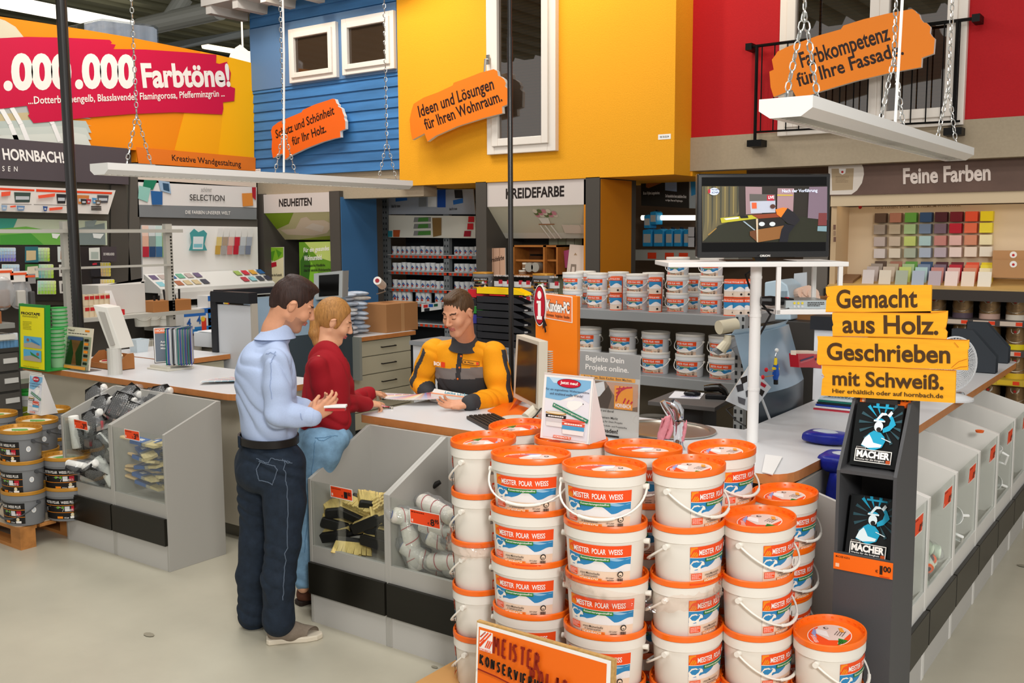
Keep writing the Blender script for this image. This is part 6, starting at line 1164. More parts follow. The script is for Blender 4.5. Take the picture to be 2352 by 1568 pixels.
# ---- rack of small paint cans behind the blue pillar
RK=M('#8d9294',.45,.3);YC=9.5
def perforated(m_,x,y,z0,z1,w_=.09,n=34):
 m_.box((x-w_/2,y,z0),(x+w_/2,y+.06,z1),0)
 for i in range(n):
  z=z0+(z1-z0)*(i+.5)/n
  for s_ in(-.022,.022):m_.box((x+s_-.008,y-.002,z-.014),(x+s_+.008,y,z+.014),1)
t=thing('can_rack','grey steel rack filled with rows of small white cans behind the blue pillar','shelf rack',(at(980,600,Y=YC).x,YC,0));xs=[at(q,560,Y=YC).x for q in(885,1025,1098)]
for x in xs[:2]:m_=MB();perforated(m_,x,YC,0,2.45);m_.build('upright',[RK,M('#33363a')],t)
REDT=M('#e0401c',.5);shelf_y=(584,622,662,695,740)
zs_=[at(955,y,Y=YC).z for y in shelf_y]
for k,z in enumerate(zs_):
 MB().box((xs[0]+.04,YC,z-.05),(xs[2],YC+.4,z)).build('shelf',RK,t);a=Art(.0008)
 for i in range(26):
  x=xs[0]+.1+i*.082
  if x<xs[2]-.05:a.rect(x,z-.045,x+.045,z-.012,REDT)
 a.rect(xs[0]+.05,z-.012,xs[2],z-.004,M('#d9d9d6'));a.build('price_rail',lambda x,y,l:Vector((x,YC-.002-l,y)),t)
MB().box((xs[0],YC+.4,0),(xs[2],YC+.42,2.4)).build('back_sheet',M('#23262a',.7),t)
can0=None;cw=.073;cgrp='small white cans on the can rack';rdc=random.Random(9)
for k,z in enumerate(zs_[:4]):
 for bay,(xa,xb)in enumerate(((xs[0]+.07,xs[1]-.07),(xs[1]+.08,xs[2]-.02))):
  n=int((xb-xa)/(cw+.006))
  for i in range(n):
   if rdc.random()<.06:continue
   lab=f'small white can, {ORD[i] if i < 20 else "last"} from left on shelf {"one two three four".split()[k]} of the {"wide" if bay == 0 else "narrow"} rack bay'
   if can0 is None:
    r,h=cw/2,.105;m_=MB().lathe([(0,0),(r,0),(r,h),(r*.9,h),(0,h*.97)],12,mi=[0,0,2,2])
    for q0,q1,mm,zz in((-.85,.85,1,.35),(-.4,.6,3,.18)):m_.add([(r*1.01*math.sin(q0+(q1-q0)*j/6),-r*1.01*math.cos(q0+(q1-q0)*j/6),h*(zz+(.34*(1-abs(j-3)/3)if e else 0)))for e in(0,1)for j in range(7)],[(j,j+1,8+j,7+j)for j in range(6)],mm)
    can0=m_.build('paint_can',[M('#dfe1e2',.4),M('#2f6aa8',.45),M('#b9bcbe',.3,.6),M('#c2452a',.5)],None,smooth=.7);o=can0
   else:o=can0.copy();COL.objects.link(o)
   sc_=(1.0,1.0,1.0,1.18)[k]*rdc.uniform(.95,1.03);o.location=(xa+(i+.5)*(xb-xa)/n,YC+.06,z);o.rotation_euler=(0,0,rdc.uniform(-.5,.5));o.scale=(sc_,sc_,sc_*(1.15 if k==3 else 1));tag(o,lab,'paint can',cgrp)
ph_=plY(YC-.03);BG1=M('#aeb4be',.5)
wall_poster('swatch_header','grey-blue header panel with grey, white and blue swatches over the can rack',ph_,((893,436),(1087,434),(1092,492),(893,492)),[BG1,(((962,436),(980,436),(980,474),(962,475)),M('#8d9092')),(((983,436),(1003,436),(1003,475),(983,475)),M('#f0f0ee')),(((1005,436),(1024,435),(1024,476),(1005,476)),M('#1f4fa8')),(((909,453),(935,448),(936,460),(909,463)),M('#2a6ab8')),(((1041,460),(1064,455),(1064,466),(1042,470)),M('#2a6ab8')),(((912,436),(932,436),(932,446),(914,447)),M('#2a2a2e')),(((1044,436),(1062,436),(1064,455),(1046,455)),M('#2a2a2e')),('Ideal für innen',(((900,477),(920,476),(900,470)),DARK)),('Ideal für innen',(((1033,483),(1051,482),(1033,477)),DARK))])
sh_=[M('#e3e0d2',.5)]
for y0 in(500,515,531):sh_+=[(((952,y0-1),(990,y0-2),(990,y0+9),(950,y0+10)),M('#8a8a86')),(((962,y0),(984+(y0==531)*6,y0-1),(984+(y0==531)*6,y0+8),(960,y0+9)),M('#4f8a3c'))]
sh_+=[(((892,530),(902,530),(902,544),(892,544)),M('#2f8a9a')),(((904,528),(920,528),(918,544),(904,544)),M('#b5562a')),(((1077,497),(1090,497),(1090,510),(1076,510)),M('#d8242c')),(((1075,513),(1088,513),(1088,527),(1074,527)),M('#d8242c')),(((1068,530),(1083,530),(1082,543),(1066,543)),M('#a8182c')),(((994,500),(1015,500),(1015,540),(996,544)),M('#8a6a3a'))]
wall_poster('chart_panel','lit cream chart panel with green bars and red squares over the can shelves',plY(YC-.06),((893,494),(1092,496),(1092,547),(893,545)),sh_)
wall_poster('swatch_sheet','white card with red, blue and green squares beside the shopkeeper\'s head',plY(YC-.02),((968,698),(1014,694),(1014,710),(968,716)),[M('#e3e3e0',.5),(((973,700),(983,699),(983,706),(973,707)),M('#d2302c')),(((985,698),(995,698),(995,705),(985,705)),M('#1f5fb0')),(((997,698),(1006,697),(1006,703),(997,704)),M('#1f5a44')),(((975,708),(987,707),(987,714),(975,715)),M('#26262a'))])
# ---- far rack with blue canisters
YD=10.3;t=thing('canister_rack','grey steel rack with blue canisters right of the orange pillar','shelf rack',(at(1530,600,Y=YD).x,YD,0));xd=[at(q,560,Y=YD).x for q in(1462,1606)]
m_=MB();perforated(m_,xd[0],YD-.4,0,2.6,.1);m_.build('upright',[M('#8a8272',.45,.3),M('#33302a')],t)
zz=at(1530,574,Y=YD-.3).z;MB().box((xd[0],YD-.3,zz-.12),(xd[1]+.6,YD+.3,zz)).build('shelf',M('#a8a89e',.45),t);MB().box((xd[0],YD-.3,zz-1.0),(xd[1]+.6,YD+.3,zz-.9)).build('shelf',M('#a8a89e',.45),t)
a=Art(.001)
for q in(1488,1528,1560):x=at(q,572,Y=YD-.3).x;a.rect(x,zz-.1,x+.11,zz-.03,REDT)
a.build('price_rail',lambda x,y,l:Vector((x,YD-.303-l,y)),t)
MB().tube([at(1474,500,Y=YD),at(1600,500,Y=YD)],.03,6).build('shelf_light',M('#fff3dc',.4,emit=2.0),t)
CBL=M('#2f9fd8',.3);
def canister(lab,px,py,wpx,hpx):
 p_=at(px,py,Y=YD-.12);d=(p_-EYEP).dot(FW);w_,h=wpx*d/F_PX,hpx*d/F_PX;t=thing('blue_canister',lab,'canister',p_,group='blue canisters on the far rack')
 MB().ext([(p_.x-w_/2,p_.y,p_.z),(p_.x+w_/2,p_.y,p_.z),(p_.x+w_/2,p_.y,p_.z+h*.82),(p_.x+w_*.25,p_.y,p_.z+h*.92),(p_.x-w_/2,p_.y,p_.z+h*.86)],(0,.16,0)).build('body',CBL,t,bevel=.01)
 MB().tube([(p_.x+w_*.1,p_.y+.08,p_.z+h*.88),(p_.x+w_*.1,p_.y+.08,p_.z+h)],.022,10).build('cap',M('#1f2a3a',.4),t);MB().box((p_.x-w_*.38,p_.y-.003,p_.z+h*.2),(p_.x+w_*.38,p_.y,p_.z+h*.65)).build('label',M('#c9c4ba',.5),t)
for i,(px,w_)in enumerate(((1486,24),(1512,26),(1536,18),(1556,20),(1576,14))):canister(f'blue canister, {ORD[i]} from left on the rack right of the orange pillar',px,566,w_,44)
for i,(px,py)in enumerate(((1486,524),(1500,516))):canister('pale-lit blue canister standing on the canister row, '+('left one' if i==0 else 'right one'),px,py,17,34)
pd_=plY(YD-.45)
wall_poster('dark_header','dark header board with white lettering over the blue canisters',pd_,((1472,405),(1583,405),(1583,478),(1473,472)),[M('#2b2823',.5),(((1484,410),(1522,405),(1520,420),(1490,432),(1484,430)),M('#a8602c')),(((1528,408),(1555,408),(1555,440),(1528,437)),M('#8fa4c4')),('Nächste Farbstation',(((1488,420),(1516,410),(1486,414)),PALEW)),('Bis zu 10 Jahre Langzeitschutz.',(((1478,449),(1516,448),(1478,440)),PALEW)),('Die Fassadenfarbe bietet zusätzlichen Schutz',(((1529,453),(1577,455),(1529,446)),PALEW)),('vor Algen, Pilzen und Vergrünungen.',(((1529,463),(1569,465),(1529,457)),PALEW))])
wall_poster('blue_header','grey and blue header board strip left of the television',pd_,((1584,405),(1640,405),(1640,480),(1584,478)),[M('#a8b4b8',.5),(((1586,405),(1602,405),(1602,445),(1588,450)),M('#2f8ac0'))])
for i,(px,py,c)in enumerate(((1588,545,'#d8d8d8'),(1588,567,'#d8d8d8'),(1602,567,'#d0d4d8'),(1602,545,'#d0d4d8'))):
 p_=at(px,py,Y=YD-.14);tag(MB().box((p_.x-.04,p_.y,p_.z-.0),(p_.x+.05,p_.y+.12,p_.z+.115)).build('printed_box',[M(c,.5)]),f'white and blue printed box beside the canisters, {"upper" if i in (0, 3) else "lower"} {"left" if i < 2 else "right"} one','box','printed boxes by the canisters')
# ---- the white bucket rack behind the sink
YW=6.5;t=thing('bucket_rack','grey steel rack of small white paint buckets behind the sink','shelf rack',(-3.8,YW,0));RG=M('#9a9c9d',.4,.2);xl=-5.15;xr=at(1706,760,Y=YW).x
SHZ=[1.405,.925,.45]
for z in SHZ[:2]:MB().box((xl,YW,z-.075),(xr,YW+.62,z)).build('shelf',RG,t,bevel=.004)
MB().box((xl,YW,.06),(xr,YW+.62,.12)).build('shelf',RG,t)
m_=MB();perforated(m_,xr+.0,YW-.05,0,1.42,.07,26);m_.build('upright',[M('#b4b7b9',.4,.3),M('#2a2c2e')],t);m_=MB();perforated(m_,xl,YW,0,1.42,.07,26);m_.build('upright',[RG,M('#2a2c2e')],t)
MB().box((xl,YW+.64,0),(xr,YW+.66,1.3)).build('back_sheet',M('#7a6f5c',.7),t)
wb_=bucket('paint_bucket','x',WP,M('#dedfe1',.4),M('#e4e4e4',.4),'small white paint buckets on the steel rack',label_polar,None,None);first=True
def small(px,y,z,sxy,sz,lab,ang=.62,back=False,rz=0,grp=None):
 global first
 p_=at(px,700,Y=y);b=wb_ if first else dup(wb_);first=False;b.location=(p_.x,y,z);b.scale=(sxy,sxy,sz);b.rotation_euler=(0,0,rz);b['label']=lab
 swing(b,ang,back)
 if grp:b['group']=grp
 return b
up=[1316,1372,1463,1556,1633];pz=.199*.66
for k in range(3):
 for i,px in enumerate(up):
  if k==2 and i<3:continue
  small(px,YW+.13,SHZ[0]+k*pz,.575,.66,f'small white bucket, {ORD[i]} from left, {"bottom middle top".split()[k]} layer of the upper rack shelf',.62,(i<2 and k==1)or(i==4 and k==0),rdb.uniform(-.15,.1))
for i,px in enumerate((1345,1420,1500,1590)):
 for k in range(2):small(px,YW+.4,SHZ[0]+k*pz,.575,.66,f'small white bucket of the rear row, {ORD[i]} from left, {"lower" if k == 0 else "upper"}, upper rack shelf',.62,True)
lo_=[1351,1431,1506,1585,1662];pz2=.199*.76
for k in range(2):
 for i,px in enumerate(lo_):
  p_=at(px,800,Y=YW+.17);b=small(px,YW+.17,SHZ[1]+k*pz2,.735,.76,f'white bucket, {ORD[i]} from left, {"bottom" if k == 0 else "top"} layer of the lower rack shelf',.62,(i in(1,2)and k==1)or(i==0),rdb.uniform(-.12,.12));b.location.x=p_.x
for i,(px,py)in enumerate(((1497,975),(1418,985))):
 p_=at(px,py,Y=YW+.1);b=small(px,YW+.1,.12,.95,.98,'large white bucket on the bottom rack shelf, '+('right of the tap' if i==0 else 'behind the acrylic poster'));b.location.x=p_.x
for i,(px,py)in enumerate(((1485,905),(1530,895))):
 p_=at(px,py,Y=YW+.45);b=small(px,YW+.42,.12+.199*.98,.95,.98,'large white bucket in the shadow of the bottom rack shelf, '+('left one' if i==0 else 'right one'));b.location.x=p_.x+.1
def litre(px,z,lab,y=YW+.07):
 p_=at(px,690,Y=y);global lc0
 if lc0 is None:
  t=thing('paint_can',lab,'paint can',group='small orange-labelled cans on the rack');r,h=.049,.125;MB().lathe([(0,0),(r,0),(r,h),(r*.9,h+.004),(0,h)],20).build('body',M('#c9552a',.45),t,smooth=.7)
  a=Art(.0004);W2=.07;strip(a,-W2,W2,.0,.125,M('#e2cdbb',.5),12);strip(a,-W2,W2,.05,.1,SKY,12);strip(a,-W2,W2,.045,lambda x:.066+.012*math.sin(x*60),SNOW,14);strip(a,-W2,W2,.098,.124,ORL,12);a.text('MEISTER POLAR WEISS',-.05,.104,.05,.116,PALEW,.02);a.ell(.035,.025,.008,.008,DARK,10);strip(a,-W2,W2,.0,.006,ORL,10)
  a.build('label',lambda x,z_,l:Vector(((r+.0006+l)*math.sin(x/r),-(r+.0006+l)*math.cos(x/r),z_)),t);lc0=t;o=t
 else:o=dup(lc0,label=lab)
 o.location=(p_.x,y,z)
lc0=None
for px,nm in((1416,'between the second and third bucket columns'),(1506,'between the third and fourth bucket columns'),(1679,'first of three at the right end'),(1697,'second of three at the right end'),(1714,'third at the right end')):
 for k in range(2):litre(px,SHZ[0]+k*.13,f'small orange-labelled can, {"lower" if k == 0 else "upper"}, {nm} of the rack',YW+.06+(.04 if px==1714 else 0))
gsm=[]
for i,(px,py,k)in enumerate(((1110,655,1),(1110,672,0),(1248,655,1),(1248,672,0),(1180,660,0),(1290,655,1))):
 p_=at(px,660,Y=YW+.15);b=dup(GB,(p_.x,YW+.15+(.25 if i>3 else 0),SHZ[0]+k*.199*.62),rdb.uniform(-.2,.2),'small grey gold-lidded bucket on the rack, '+('upper left','lower left','upper, right of the pole','lower, right of the pole','low behind the black cans','upper at the back')[i],'small grey buckets on the rack');b.scale=(.6,.6,.62)
for i,px in enumerate((1147,1166,1193,1210,1275)):
 o=lc0.copy();COL.objects.link(o);p_=at(px,660,Y=YW+.05);o.location=(p_.x,YW+.06,SHZ[0]+(.13 if i<9 else 0));o['label']=f'small black-labelled can, {ORD[i]} from left on the rack behind the letter trays';o['group']='black-labelled cans on the rack';o.scale=(1,1,1.1)
 if i==0:
  bb=MB().lathe([(0,0),(.049,0),(.049,.125),(.044,.129),(0,.125)],20).build('body',M('#1c1a1a',.45),o,smooth=.7);bb.matrix_parent_inverse.identity();bm_=bb.data;bpy.data.objects.remove(bb);a=Art(.0004);strip(a,-.06,.06,.02,.06,M('#cfccc8',.5),10);a.text('POLAR WEISS PLUS',-.045,.095,.045,.108,PALEW,.02);strip(a,.02,.05,.04,.07,M('#b3182c',.5),4)
  q_=a.build('label',lambda x,z_,l:Vector(((.0496+l)*math.sin(x/.049),-(.0496+l)*math.cos(x/.049),z_)));qm=q_.data;bpy.data.objects.remove(q_)
 for nm,me in(('body',bm_),('label',qm)):c_=bpy.data.objects.new(nm,me);COL.objects.link(c_);c_.parent=o
 o2=o.copy();COL.objects.link(o2);o2.location.z=SHZ[0];o2['label']=f'small black-labelled can, {ORD[i]} from left, lower layer behind the letter trays'
 for nm,me in(('body',bm_),('label',qm)):c_=bpy.data.objects.new(nm,me);COL.objects.link(c_);c_.parent=o2
t=thing('clamp_lamp','cream clamp lamp on the rack post left of the television post','lamp',at(1690,790,Y=YW-.1));CL_=M('#d9cfb4',.4);e_=lambda x,y,d=0:atv(x,y,6.7-d)
MB().tube([e_(1651,752),e_(1690,745,-.06)],[.048,.046],20).build('head',CL_,t,smooth=.6);MB().tube([e_(1672,770),e_(1670,785),e_(1655,805)],[.024,.03,.04],12).build('arm',CL_,t);MB().ext([e_(1640,806),e_(1700,778),e_(1715,783),e_(1650,815)],FH*.1).build('bracket',M('#8d9094',.4),t)
MB().ext([e_(1682,800),e_(1710,785),e_(1712,830),e_(1690,812)],FH*.03).build('plate',M('#7d8084',.4),t)
MB().tube([e_(1690,780),e_(1705,772),e_(1716,785),e_(1714,800)],.006,6).build('cable',M('#c9c4b4',.5),t)
sp_=Pl(atv(1722,900,5.05),RH,UPZ)
wall_poster('info_sheet','tilted printed info sheet hanging behind the white television post',sp_,((1722,838),(1771,889),(1727,948),(1667,920)),[M('#d3d8dd',.5),(((1700,868),(1716,862),(1716,876),(1704,882)),DARK),(((1690,885),(1706,880),(1708,896),(1694,900)),M('#3a3a3e')),(((1712,898),(1722,892),(1724,908),(1714,912)),M('#4a4a4e')),(((1748,876),(1760,884),(1756,890),(1746,884)),M('#b3182c')),(((1746,892),(1756,898),(1750,910),(1744,904)),DARK),(((1694,910),(1712,916),(1710,930),(1696,924)),M('#5a5a60'))])
tag(MB().tube([atv(1746,905,5.06),atv(1768,962,5.04)],.007,6).build('white_rod',M('#c4c8ca',.4)),'thin white rod leaning under the info sheet','rod')
t=thing('key_toy','blue and yellow toy key figure with red balls hanging on the dark machine','toy',at(1782,830,X=-1.9));k_=lambda x,y,q=-1.9:at(x,y,X=q)
MB().ell(k_(1784,804),.011,10).build('hook',M('#e3e3e0',.4),t);MB().tube([k_(1784,808),k_(1781,818),k_(1783,826)],.003,6).build('ring',M('#b4b6b8',.3,.8),t)
MB().tube([k_(1782,822),k_(1781,838)],[.008,.01],8).build('yellow_arm',M('#e8c81c',.4),t);MB().tube([k_(1782,836),k_(1782,860),k_(1781,872)],[.013,.019,.012],10).build('blue_body',M('#1f56b8',.4),t);MB().tube([k_(1776,846),k_(1788,847)],.008,8).build('yellow_belt',M('#e8c81c',.4),t);MB().tube([k_(1782,868),k_(1782,882)],.013,8).build('black_foot',M(INK,.5),t)
for a_,b_ in(((1776,852),(1760,849)),((1776,862),(1752,866))):MB().tube([k_(*a_),k_(*b_)],.003,5).build('stick',M('#b98a5a',.5),t);MB().ell(k_(*b_),(.01,.01,.012),10).build('red_ball',M('#d8202c',.4),t)
mp_=plX(-1.88)
for lab,q in(('red leaflet box fixed to the dark machine, left one',((1812,811),(1850,811),(1850,842),(1815,842))),('red leaflet box fixed to the dark machine, right one beside the white cabinet',((1850,812),(1867,812),(1867,845),(1850,842)))):
 t=thing('leaflet_box',lab,'leaflet box',mp_(*mp_.uv(*q[3])),group='red leaflet boxes');MB().ext([mp_(*mp_.uv(*s_))for s_ in q],(.05,0,0)).build('box',M('#b81c2a',.45),t)
 pl2=plX(-1.829);a=Art(.0006);u,v=mp_.uv(*q[3]);u2,v2=mp_.uv(*q[1]);a.lines(u+.02,v+.02,u2-.01,v+(v2-v)*.55,3,M('#e0a8a8'),.3);a.rect(u+.01,v+(v2-v)*.62,u2-.01,v+(v2-v)*.8,M('#2a2350',.5));a.build('print',lambda x,y,l:pl2(x,y,l),t)
 MB().ext([mp_(*mp_.uv(s_[0],s_[1]-7),.01)for s_ in(q[0],q[1])]+[mp_(*mp_.uv(s_[0],s_[1]+3),.01)for s_ in(q[1],q[0])],(.03,0,0)).build('leaflets',M('#e3d3c0',.6),t)
# ================================================================ fine paint display at right
YF=9.0;pf=plY(YF);xa,xb=at(1905,500,Y=YF).x,at(2480,500,Y=YF).x;zt_,zh1,zn0=2.59,at(2100,444,Y=YF).z,at(2100,470,Y=YF).z;zsh=at(2100,668,Y=YF).z
t=thing('fine_paint_display','beige fine-paint display unit with brown header and cube swatches at right','display unit',(-2,YF,0));BE=M('#cdb08a',.5);BK_=M('#1d1a18',.6)
MB().box((xa,YF,zh1),(xb,YF+.08,zt_)).build('header_board',M('#6b5348',.5,kind='n',s=3,amt=.18),t)
MB().box((xa,YF+.02,zn0),(xb,YF+.06,zh1)).build('light_valance',M('#d3bd9c',.5),t)
MB().box((xa,YF+.05,0),(xa+.05,YF+.75,zn0)).build('side_wall',BE,t);MB().box((xa,YF+.42,zsh),(xb,YF+.46,zn0)).build('niche_wall',M('#e0c9a8',.55),t)
MB().ext([(xa,YF,zsh-.0),(xb,YF,zsh),(xb,YF+.45,zsh+.08),(xa,YF+.45,zsh+.08)],(0,0,.03)).build('sloped_shelf',M('#cfa968',.5,kind='woodx',s=8,amt=.1),t);MB().box((xa,YF-.01,zsh-.07),(xb,YF+.02,zsh+.02)).build('shelf_front',M('#3f3833',.5),t)
MB().box((xa,YF+.5,0),(xb,YF+.54,zsh)).build('dark_back',BK_,t);MB().box((xa-.03,YF-.01,0),(xa+.02,YF+.6,zsh)).build('dark_side',BK_,t)
MB().box((xa+.1,YF+.1,zn0+.03),(xb,YF+.16,zn0+.05)).build('niche_light',M('#ffe9c4',.5,emit=3.0),t)
a=Art(.0008);f8=sc((1680,0),3.5);ppoly(a,pf,f8((780,1325),(1045,1312),(1062,1350),(1066,1400),(1050,1470),(1010,1530),(965,1562),(780,1565)),M('#dfd4c8',.5));ppoly(a,pf,f8((805,1355),(985,1352),(975,1525),(810,1532)),M('#b19a7a',.4));ppoly(a,pf,f8((865,1355),(922,1355),(916,1392),(893,1404),(868,1390)),PALEW);a.ell(*pf.uv(*f8((893,1382))[0]),.011,.011,M('#c22a2a'),12);a.lines(*pf.uv(*f8((838,1470))[0]),*pf.uv(*f8((950,1410))[0]),5,M('#8a7458'),.3)
ptext(a,pf,'Feine Farben',*f8((1382,1482),(2085,1452),(1380,1352)),M('#e3d3c8',.5),.03);a.build('header_print',lambda x,y,l:pf(x,y,l+.001),t)
pn_=plY(YF+.42);a=Art(.0008);ptext(a,pn_,'FEINE FARBEN: EDELMATTE PREMIUM-WANDFARBE',(2010,480),(2207,474),(2010,475),M('#8a6a48',.5),.004);a.ell(*pn_.uv(1976,475),.016,.02,M('#c22a2a'),14);a.build('wall_lettering',lambda x,y,l:pn_(x,y,l+.001),t)
ps=plX(xa+.051);a=Art(.0008)
for i,c in enumerate(('#8a6a62','#b59a84','#8a6a62')):u,v=ps.uv(1914,516+14*i);a.rect(u,v-.045,u+.07,v,M(c))
a.build('side_print',lambda x,y,l:ps(x,y,l),t)
CC=['#5a4434','#a8705a','#5f9a3c','#2f4a6e','#4a1a22','#6e0f1c','#e2502e','#ecd216','#9a8c80','#b0a088','#9fb884','#6f7f98','#75606e','#b5162c','#e06a48','#ecd93a','#b9aaa4','#c2b09c','#bcc870','#a8c4c4','#c08078','#dcb0a8','#d08a6c','#ecdfb4','#d3c8c4','#dccfbc','#a9b09c','#aab4c4','#b8a8b0','#ead4cc','#ead6c4','#ece2d0']
CN=['brown','terracotta','green','blue','dark wine','deep red','orange red','yellow'];RN=['dark top','second','third','pale bottom']
for r in range(4):
 for c in range(8):
  px,py=2027+34.7*c+(0 if r<1 else-2),(501,527.5,555,582)[r]-c*.6;p_=pn_(*pn_.uv(px,py));o=MB().box((p_.x-.05,YF+.34,p_.z-.042),(p_.x+.05,YF+.42,p_.z+.045)).build('swatch_cube',M(CC[r*8+c],.5),None,bevel=.003)
  tag(o,f'painted cube swatch, {RN[r]} row, in the {CN[c]} column of the fine-paint display','colour swatch','cube swatches of the fine-paint display')
pc=Pl((xa,YF+.1,zsh+.05),(1,0,0),(0,.3,1))
for c in range(8):
 for k,(py,dy)in enumerate(((604,.34),(612,.28),(622,.2),(632,.1))):
  ci=(c,8+c,16+c,24+c)[k];q0=at(2020-9*k+c*(35.2+1.0*k)+0,640,Y=YF+dy);zb=zsh+.03+.08*dy/.45;hgt=.155-.01*k;o=MB().ext([(q0.x-.052,YF+dy,zb),(q0.x+.052,YF+dy,zb),(q0.x+.052,YF+dy+.03,zb+hgt),(q0.x-.052,YF+dy+.03,zb+hgt)],(0,.006,0)).build('colour_card',M(CC[ci],.5),None)
  tag(o,f'colour card holder, {("rear dark", "second", "third", "front pale")[k]} one of the {CN[c]} column on the slope','colour card','colour cards on the sloped shelf')
p_=at(1925,645,Y=YF+.12);tag(MB().ext([(p_.x-.1,YF+.1,zsh+.035),(p_.x+.14,YF+.1,zsh+.035),(p_.x+.14,YF+.36,zsh+.085),(p_.x-.06,YF+.36,zsh+.085)],(0,0,.035)).build('brochure_pile',M('#8a6648',.5)),'pile of brown brochures at the left of the sloped swatch shelf','brochures')
for i,(lab,z_)in enumerate((('brown card envelope box with a small red mark, front one at the far right',0),('brown card envelope box behind the front one at the far right',.1))):
 p_=at(2326,638-22*i,Y=YF+.15+.1*i);tt=thing('envelope_box',lab,'box',p_,group='envelope boxes in the fine-paint display');MB().box((p_.x-.16,p_.y,p_.z-.0),(p_.x+.2,p_.y+.06,p_.z+.15)).build('box',M('#b98a5c',.6),tt);a=Art(.0008);a.ell(0,.115,.028,.028,PALEW,16);a.ell(0,.112,.011,.011,M('#c22a2a'),10);a.build('emblem',lambda x,y,l,p_=p_:Vector((p_.x+x,p_.y-.001-l,p_.z+y)),tt)
gc0=None;GOLD=M('#8f7350',.32,.55)
def gold(lab,x,z,band):
 global gc0
 if gc0 is None or band not in gc0:
  tt=thing('gold_paint_can',lab,'paint can',group='gold cans of the fine-paint display');r,h=.083,.185;MB().lathe([(0,0),(r,0),(r,.045),(r,h),(r*1.02,h+.004),(r*.94,h+.008),(r*.9,h),(0,h)],26,mi=[1,1,0,0,0,0,0]).build('body',[GOLD,M(band,.5)],tt,smooth=.6)
  a=Art(.0006);a.poly([(-.035,.175),(.035,.175),(.033,.15),(.018,.135),(-.018,.135),(-.033,.15)],M('#d9cfc4',.5));a.ell(0,.152,.011,.011,M('#c22a2a'),10);a.lines(-.04,.07,.04,.12,4,M('#6b5236'),.3);a.build('label',lambda u,v,l:Vector(((r+.001+l)*math.sin(u/r),-(r+.001+l)*math.cos(u/r),v)),tt)
  MB().tube([(r*math.cos(q),-.0-abs(math.sin(q))*r*1.02,.12-.06*abs(math.sin(q)))for q in[PI*i/14 for i in range(15)]],.0025,5).build('wire_handle',M('#b9b2a4',.3,.8),tt)
  if gc0 is None:gc0={}
  gc0[band]=tt;o=tt
 else:o=dup(gc0[band],label=lab)
 o.location=(x,YF+.2,z)
rows=[at(2215,y,Y=YF+.1).z for y in(731,797,862,930)];bands=[['#5a4a54','#5a4a54','#c8a494','#d8cdbc'],['#d8a88a','#d8a88a','#d8b89a','#e3cc1c'],['#c8a04c','#b8a06c','#c8a04c','#d8b42c'],['#b8a06c','#c8b48c','#b8a06c','#b09a6c']]
for k,z in enumerate(rows):
 MB().box((xa,YF+.02,z-.05),(xb,YF+.5,z)).build('can_shelf',M('#c9ab3c' if k==2 else '#4a4340',.5),t);a=Art(.001)
 for i in range(6):x=at(2110+62*i,740,Y=YF).x;a.rect(x,z-.042,x+.17,z-.004,M('#c9b8a8' if k!=2 else '#d9b42c'));a.rect(x+.12,z-.038,x+.17,z-.008,REDT)
 a.build('price_rail',lambda x,y,l:Vector((x,YF+.019-l,y)),t)
 for i,px in enumerate((2150,2212,2274,2336,2398)[(0 if k<3 else 1):(4 if k<1 else 5)]):
  x=at(px+k*3,700,Y=YF+.2).x
  gold(f'gold paint can, {ORD[i]} from left, {("top", "second", "third", "lowest")[k]} visible shelf of the fine-paint display',x,z,bands[k][min(i,3)])
struct('pillar_grey',MB().box((xa-.25,YF+.05,0),(xa-.02,YF+.4,2.45)),M('#6b645c',.6))
p_=at(1760,690,Y=7.4);t=thing('rounded_machine_cover','pale blue rounded plastic cover behind the television table','machine cover',p_);pv=plY(7.3);MB().ext([pv(*pv.uv(*q))for q in((1756,648),(1790,642),(1808,655),(1815,690),(1816,735),(1754,735))],(0,.3,0)).build('cover',M('#b4c8d4',.4),t,bevel=.01)
for i in range(7):x_,z_=pv.uv(1785+i*3.5,686);MB().box((pv(x_,z_).x,7.295,z_),(pv(x_,z_).x+.006,7.3,z_+.06)).build('vent_slit',M('#7f929c',.5),t)
z_=pv.uv(1780,735)[1];tag(MB().box((at(1740,735,Y=7.3).x,7.25,0),(at(1905,735,Y=7.3).x,7.8,z_)).build('dark_cabinet',M('#3a3734',.5),None,bevel=.004),'dark low cabinet under the pale rounded cover behind the television table','cabinet')
for i,(px,py)in enumerate(((1822,672),(1834,668),(1846,675),(1832,682),(1848,684))):
 p_=at(px,py+6,Y=7.5);o=MB().tube([p_,p_+Vector((.12,-.12,.03))],.045,14).build('paper_roll',M('#d8b8a4',.6));tag(o,f'rolled paper {("at the left", "topmost", "on the right", "lower left", "lower right")[i]} in the bundle behind the television table','paper roll','paper rolls behind the television table')
p_=at(1838,700,Y=7.5);tag(MB().box((p_.x-.16,7.45,z_),(p_.x+.16,7.75,p_.z+.06)).build('brown_box',M('#8a5f38',.7)),'brown box under the paper rolls behind the television table','box')
pv2=plY(7.62);tag(MB().ext([pv2(*pv2.uv(*q))for q in((1824,628),(1853,625),(1853,665),(1822,660))],(0,.01,0)).build('grey_sheet',M('#b9bfc4',.5)),'tilted pale grey sheet standing behind the paper rolls','sheet')
